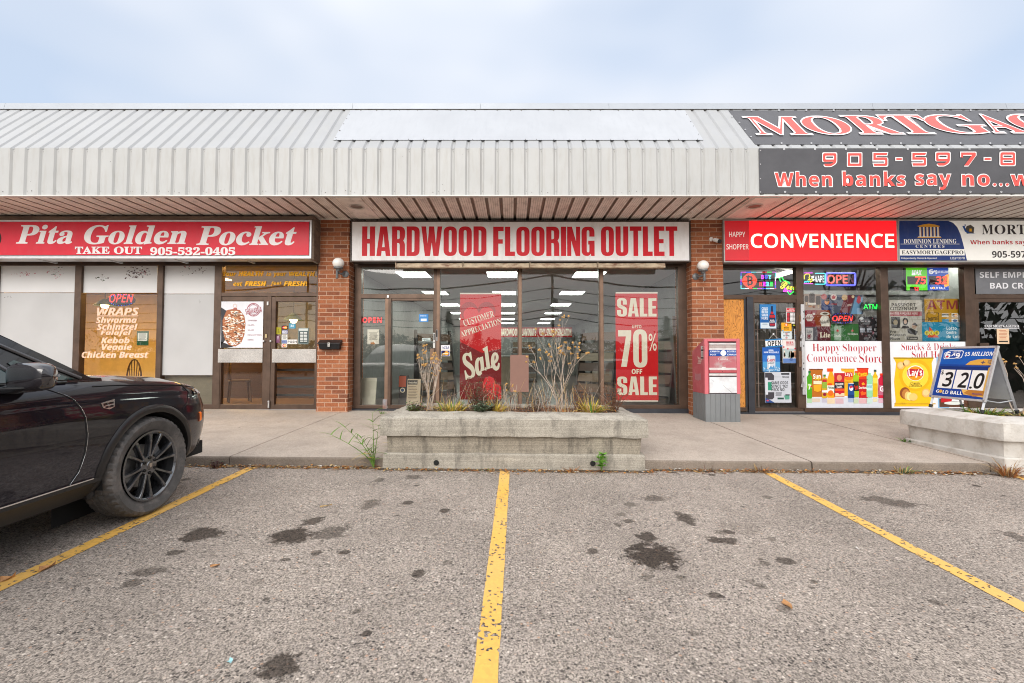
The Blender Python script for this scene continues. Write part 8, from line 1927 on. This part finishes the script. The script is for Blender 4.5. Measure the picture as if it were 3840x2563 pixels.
# weeds growing at the kerb
q = on_lot(*pp(VG, 365, 612))
r = root('reed', 'tall green reed with drooping leaves leaning left at the end of the grey planter', 'reed', (q.x, 5.06, 0))
st_, lf = MB(), MB()
for tx, tz, ty in ((-.03, .60, .03), (-.44, .38, -.10), (.05, .46, .0), (-.16, .32, .05), (-.02, .25, -.05), (-.33, .44, .02)):
    pts = [(q.x + tx * (t ** 1.3), 5.09 + ty * t, .02 + tz * (t if abs(tx) < .1 else t ** .8)) for t in [k / 6 for k in range(7)]]
    st_.tube(pts, [.006 * (1 - k / 8) for k in range(7)], 5)
    for k in range(2, 7):
        for s in (-1, 1):
            lf.mat(random.choice((M_GRN, leafmat('reed_green', (.17, .28, .07)), M_GRN, M_YGRN if k < 4 and s > 0 else M_GRN))); blade(lf, pts[k], (s * R(.4, 1) + tx, R(-.5, .3), R(.3, 1.0)), R(.10, .24), .0075, R(.2, .6))
for i in range(16): lf.mat(random.choice((M_YGRN, M_STRAW, M_GRN))); blade(lf, (q.x + R(-.1, .03), 5.09, R(.05, .2)), (R(-1, .4), R(-.5, .2), R(.1, .8)), R(.1, .22), .005, .6)
st_.build('stems', M_GRN, r, True); lf.build('leaves', None, r, fix=False)
q = on_lot(*pp(VG, 1860, 652)); r = root('green_weed', 'bright green weed with pointed leaves at the foot of the grey planter', 'weed', (q.x, 5.0, lot_z(q.x, 5)))
m1, m2 = MB(), MB(); M_BRG = leafmat('bright_green_leaf', (.15, .36, .04))
for k in range(4):
    dx = R(-.03, .03); pts = [(q.x, 5.02, 0), (q.x + dx, 5.0, .1), (q.x + dx * 1.6, 4.98, .18)]; m1.tube(pts, .004, 5)
    for z in (.06, .10, .14, .18):
        for j in range(5): a = R(0, 2 * pi); leaf(m2, (q.x + dx * z * 8, 5.0, z), (cos(a), sin(a), R(0, .5)), R(.05, .085), .011)
m1.build('stems', M_GRN, r); m2.build('leaves', M_BRG, r, fix=False)
KG = 'small weeds along the kerb'
def kw(lab, v, x, y, n, L, mats, **k): q = on_lot(*pp(v, x, y)); return tuft(lab, q.x, min(q.y, kerb_y(q.x) - .01), lot_z(q.x, q.y), n, L, mats, name='kerb_weed', group=KG, cat='weed', **k)
kw('rust red dry tuft at the front left corner of the white planter', VS, 985, 1478, 150, .30, [M_RUSTB, M_RUSTB, M_BRL, M_STRAW], rad=.05, spread=.75, w=.0026)
kw('straw coloured tuft at the foot of the grey planter, left of the green weed', VG, 1660, 645, 70, .12, [M_STRAW, M_RUSTB], rad=.05, spread=1.6, w=.003)
kw('tiny green tuft at the foot of the grey planter', VG, 1090, 630, 30, .07, [M_GRN, M_DKG], rad=.04, w=.003)
kw('dry brown tuft by the kerb beside the right yellow line', VF, 1742, 1080, 60, .16, [M_STRAW, M_BRL, M_RUSTB], rad=.05, spread=1.3, w=.003)
kw('grey green tuft by the kerb under the middle of the right pavement', VF, 2068, 1084, 60, .18, [M_DKG, M_STRAW, M_GRN], rad=.06, spread=1.0, w=.0035)
kw('dark dry tuft by the kerb under the mailbox', VF, 1605, 1070, 50, .13, [M_BRL, M_STRAW, M_TWIGR], rad=.06, spread=1.5, w=.003)
q = on_lot(600 + 400 * .5534, 1700 + 85 * .5534)
bushy('dark purple leafy weed at the kerb beside the black car', q.x, 5.07, lot_z(q.x, 5.07), .11, 7, [M_PURP, M_PURP, M_BRL, M_DKG], M_TWIGR, .8, .017, 'kerb_weed', KG)
tuft('small green grass tuft on the pavement at the corner of the white planter', on_walk(*pp(VS, 120, 1160)).x, on_walk(*pp(VS, 120, 1160)).y, walk_z(5.4, 6.2), 60, .14, [M_GRN, M_GRN, M_DKG], name='kerb_weed', group=KG, cat='weed', rad=.05, w=.004)
tuft('green sprig in the pavement crack by the shop door hinge', on_walk(*pp(VB, 480, 1478)).x, 8.35, walk_z(-2.5, 8.35), 14, .15, [M_GRN], name='kerb_weed', group=KG, cat='weed', rad=.03, w=.004)
# single leaves and scraps on the tarmac
def scrap(name, lab, cat, x, y, m, L, w, lift=.012):
    q = on_lot(*pp(VF, x, y)); mb = MB(); a = R(0, 2 * pi); rows = []
    for i in range(6):
        t = i / 5; ww = w * sin(pi * (.08 + .9 * t)) ; c = Vector((q.x + cos(a) * L * (t - .5), q.y + sin(a) * L * (t - .5), lot_z(q.x, q.y) + .006)); n = Vector((-sin(a), cos(a), 0)); rows.append([c - n * ww + Vector((0, 0, lift * t)), c, c + n * ww + Vector((0, 0, lift * (1 - t)))])
    mb.grid(rows); tag(mb.build(name, m, loc=(q.x, q.y, lot_z(q.x, q.y)), fix=False), lab, cat)
M_OL = leafmat('tan_leaf', (.50, .26, .11))
scrap('fallen_leaf', 'single tan fallen leaf on the tarmac right of the middle yellow line', 'leaf', 1806, 1391, M_OL, .08, .021)
scrap('fallen_leaf', 'small orange fallen leaf on the tarmac left of the dark oil patches', 'leaf', 493, 1301, M_OL, .05, .016)
scrap('fallen_leaf', 'crumpled orange leaf on the left yellow line', 'leaf', 108, 1306, M_OL, .09, .02, .03)
scrap('fallen_leaf', 'orange leaf on the left yellow line at the edge of the picture by the car', 'leaf', 18, 1331, M_OL, .07, .022, .03)
scrap('paper_scrap', 'tiny pale blue scrap on the tarmac near the bottom left', 'litter', 527, 1522, plain('pale_blue_scrap', (.35, .62, .66), .5), .028, .012)
scrap('cigarette_end', 'white cigarette end on the tarmac right of the right yellow line', 'litter', 1967, 1262, plain('white_scrap', (.75, .72, .68), .6), .05, .006)
scrap('stick', 'short pale stick on the tarmac left of the oil patches', 'litter', 748, 1163, M_STRAW, .10, .007)
scrap('fallen_leaf', 'yellow leaf at the kerb by the right yellow line', 'leaf', 1790, 1078, leafmat('pale_yellow_leaf', (.62, .58, .34)), .10, .03, .02)

# ================================================================ across the lot, behind the camera: what the shop windows and the car's paint reflect
random.seed(3)
mb = MB().mat(leafmat('dark_conifer', (.030, .042, .028))); mb.mat(leafmat('bare_wood_mass', (.075, .062, .048))); mb.mat(leafmat('autumn_foliage', (.14, .095, .04)))
for i in range(16000):
    x = R(-75, 75); h = 4.6 + 2.0 * mnoise.noise(Vector((x * .07, 0, 0))) + 1.2 * mnoise.noise(Vector((x * .4, 3, 0))); z = -2 + (h + 2.2) * R(0, 1) ** .7; y = -66 + R(-4, 4)
    mb.k = 0 if mnoise.noise(Vector((x * .11, 7, 0))) > .12 else (2 if mnoise.noise(Vector((x * .3, 1, 9))) > .25 else 1); s = R(.25, .7)
    mb.add([(x + R(-s, s), y, z + R(-s, s)), (x + R(-s, s), y + R(-.3, .3), z + R(-s, s)), (x + R(-s, s), y, z + R(-s, s))], [(0, 1, 2)])
for i in range(5000):  # unseen row on the right, added to darken the car side's reflection
    y = R(-60, 12); h = 5.5 + 2 * mnoise.noise(Vector((y * .1, 5, 0))); z = -1.5 + (h + 1.7) * R(0, 1) ** .7; x = 27 + R(-3, 3); s = R(.25, .7)
    mb.k = 0 if mnoise.noise(Vector((y * .11, 2, 0))) > .1 else 1
    mb.add([(x, y + R(-s, s), z + R(-s, s)), (x + R(-.3, .3), y + R(-s, s), z + R(-s, s)), (x, y + R(-s, s), z + R(-s, s))], [(0, 1, 2)])
mb.k = 0; mb.box(31, -60, -2, 31.5, 12, 2.5); mb.box(-80, -71, -2.2, 80, -70.5, 2.2)
o = mb.build('treeline', fix=False); tag(o, 'dark line of trees across the lot, seen mirrored in the shop windows', 'trees', kind='stuff')
for x, y, h, lab in ((-9, -48, 9.5, 'tall dark spruce across the lot, mirrored beside the flooring shop door'), (-5.2, -50, 8, 'shorter dark spruce across the lot, mirrored in the flooring shop window'), (21, -44, 8.5, 'dark spruce across the lot, mirrored in the convenience shop window')):
    zb4 = lot_z(x, y); r = root('spruce_tree', lab, 'tree', (x, y, zb4), 'spruces across the lot'); t = MB(); t.tube([(x, y, zb4), (x, y, zb4 + h)], [.18, .02], 7); t.build('trunk', M_TWIGR, r)
    c = MB()
    for i in range(1500):
        u = R(.05, 1) ; a = R(0, 2 * pi); rr = (1 - u) * h * .23 * R(.5, 1.1); p = Vector((x + rr * cos(a), y + rr * sin(a), zb4 + u * h)); d = Vector((cos(a), sin(a), -.35)); s = Vector((-sin(a), cos(a), 0)); L = R(.3, .7)
        c.add([p - s * .14, p + s * .14, p + d * L], [(0, 1, 2)])
    c.build('crown', leafmat('dark_conifer', (.03, .042, .028)), r, fix=False)
r = root('bare_tree', 'large leafless tree across the lot, mirrored in the dark office door', 'tree', (19.5, -8, lot_z(19.5, -8))); mb, tips = MB(), []
grow(mb, tips, (19.5, -8, lot_z(19.5, -8)), (0, 0, 1), 3.2, .22, 5, .55); mb.build('trunk', M_TWIGR, r)
M_POLE = plain('wooden_pole', (.16, .12, .09), .8)
PO = [(-26, -40), (4.6, -34), (30, -36)]
for i, (x, y) in enumerate(PO):
    z0 = lot_z(x, y); r = root('utility_pole', ('wooden utility pole across the lot, mirrored in the %s window' % ('pita shop', 'middle flooring shop', 'office')[i]), 'utility pole', (x, y, z0), 'utility poles across the lot')
    m = MB(); m.tube([(x, y, z0), (x, y, z0 + 13)], [.17, .11], 8); m.build('pole', M_POLE, r, True); m = MB(); m.box(x - 1.1, y - .06, z0 + 11.6, x + 1.1, y + .06, z0 + 11.75); m.box(x - .8, y - .06, z0 + 10.2, x + .8, y + .06, z0 + 10.3); m.build('cross_arm', M_POLE, r); m = MB(); m.lathe([(0, 0), (.25, 0), (.25, .7), (0, .75)], (x + .35, y, z0 + 8.4), 'z', 12); m.build('transformer', M_GREYARM, r)
for k, (dz, dx) in enumerate(((11.8, -1), (11.8, 0), (11.8, 1), (10.35, .5), (9.2, 0), (8.0, 0), (7.2, .2))):
    m = MB(); P_ = [(-70, -42)] + PO + [(75, -38)]
    for (x0, y0), (x1, y1) in zip(P_, P_[1:]): m.tube([(x0 + (x1 - x0) * t / 10, y0 + (y1 - y0) * t / 10 + dx * .3, lot_z(0, -36) + dz - 1.1 * (1 - (2 * t / 10 - 1) ** 2)) for t in range(11)], .035 if k < 5 else .05, 4, False)
    tag(m.build('overhead_wire', M_BLACK, loc=(0, -36, dz)), 'overhead wire across the lot, mirrored in the shop windows', 'wire', 'overhead wires')
z0 = lot_z(-6.5, -22); r = root('lamp_post', 'dark twin headed lamp post across the lot, mirrored over the flooring shop door', 'lamp post', (-6.2, -22, z0)); m = MB(); m.tube([(-6.2, -22, z0), (-6.2, -22, z0 + 7.6)], [.12, .07], 8); m.build('post', M_GREYARM, r); m = MB(); m.box(-7.0, -22.15, z0 + 7.5, -6.35, -21.85, z0 + 7.66); m.box(-6.05, -22.15, z0 + 7.5, -5.4, -21.85, z0 + 7.66); m.build('lamp_heads', M_GREYARM, r)
CP2, CP3 = car_paint('silver_car_paint', (.42, .43, .45), (.4, .38, .35)), car_paint('red_car_paint', (.28, .012, .015), (.25, .2, .18))
def copy_tree(o, parent, swap):
    c = o.copy(); COL.objects.link(c); c.parent = parent
    if swap and o.type == 'MESH' and o.data.materials and o.data.materials[0] == CP:
        c.data = o.data.copy(); c.data.materials[0] = swap
    for ch in o.children: copy_tree(ch, c, swap)
    return c
car['group'] = 'parked cars'
for x, y, a, sw, lab in ((-4.8, -9.5, pi, None, 'black car parked across the lot, mirrored in the flooring shop door'), (6.6, -14, pi, CP2, 'silver car parked across the lot, mirrored in the flooring shop right window'), (-10.5, -14, pi, CP3, 'red car parked across the lot, mirrored in the wraps window'), (12.5, -13, pi, CP3, 'red car parked across the lot, mirrored behind the sandwich board'), (.6, -22, pi / 2, CP2, 'silver car crossing the far lane, mirrored in the middle window')):
    c = copy_tree(car, None, sw); c.location = (x, y, lot_z(x, y)); c.rotation_euler = (0, 0, a); c['label'] = lab
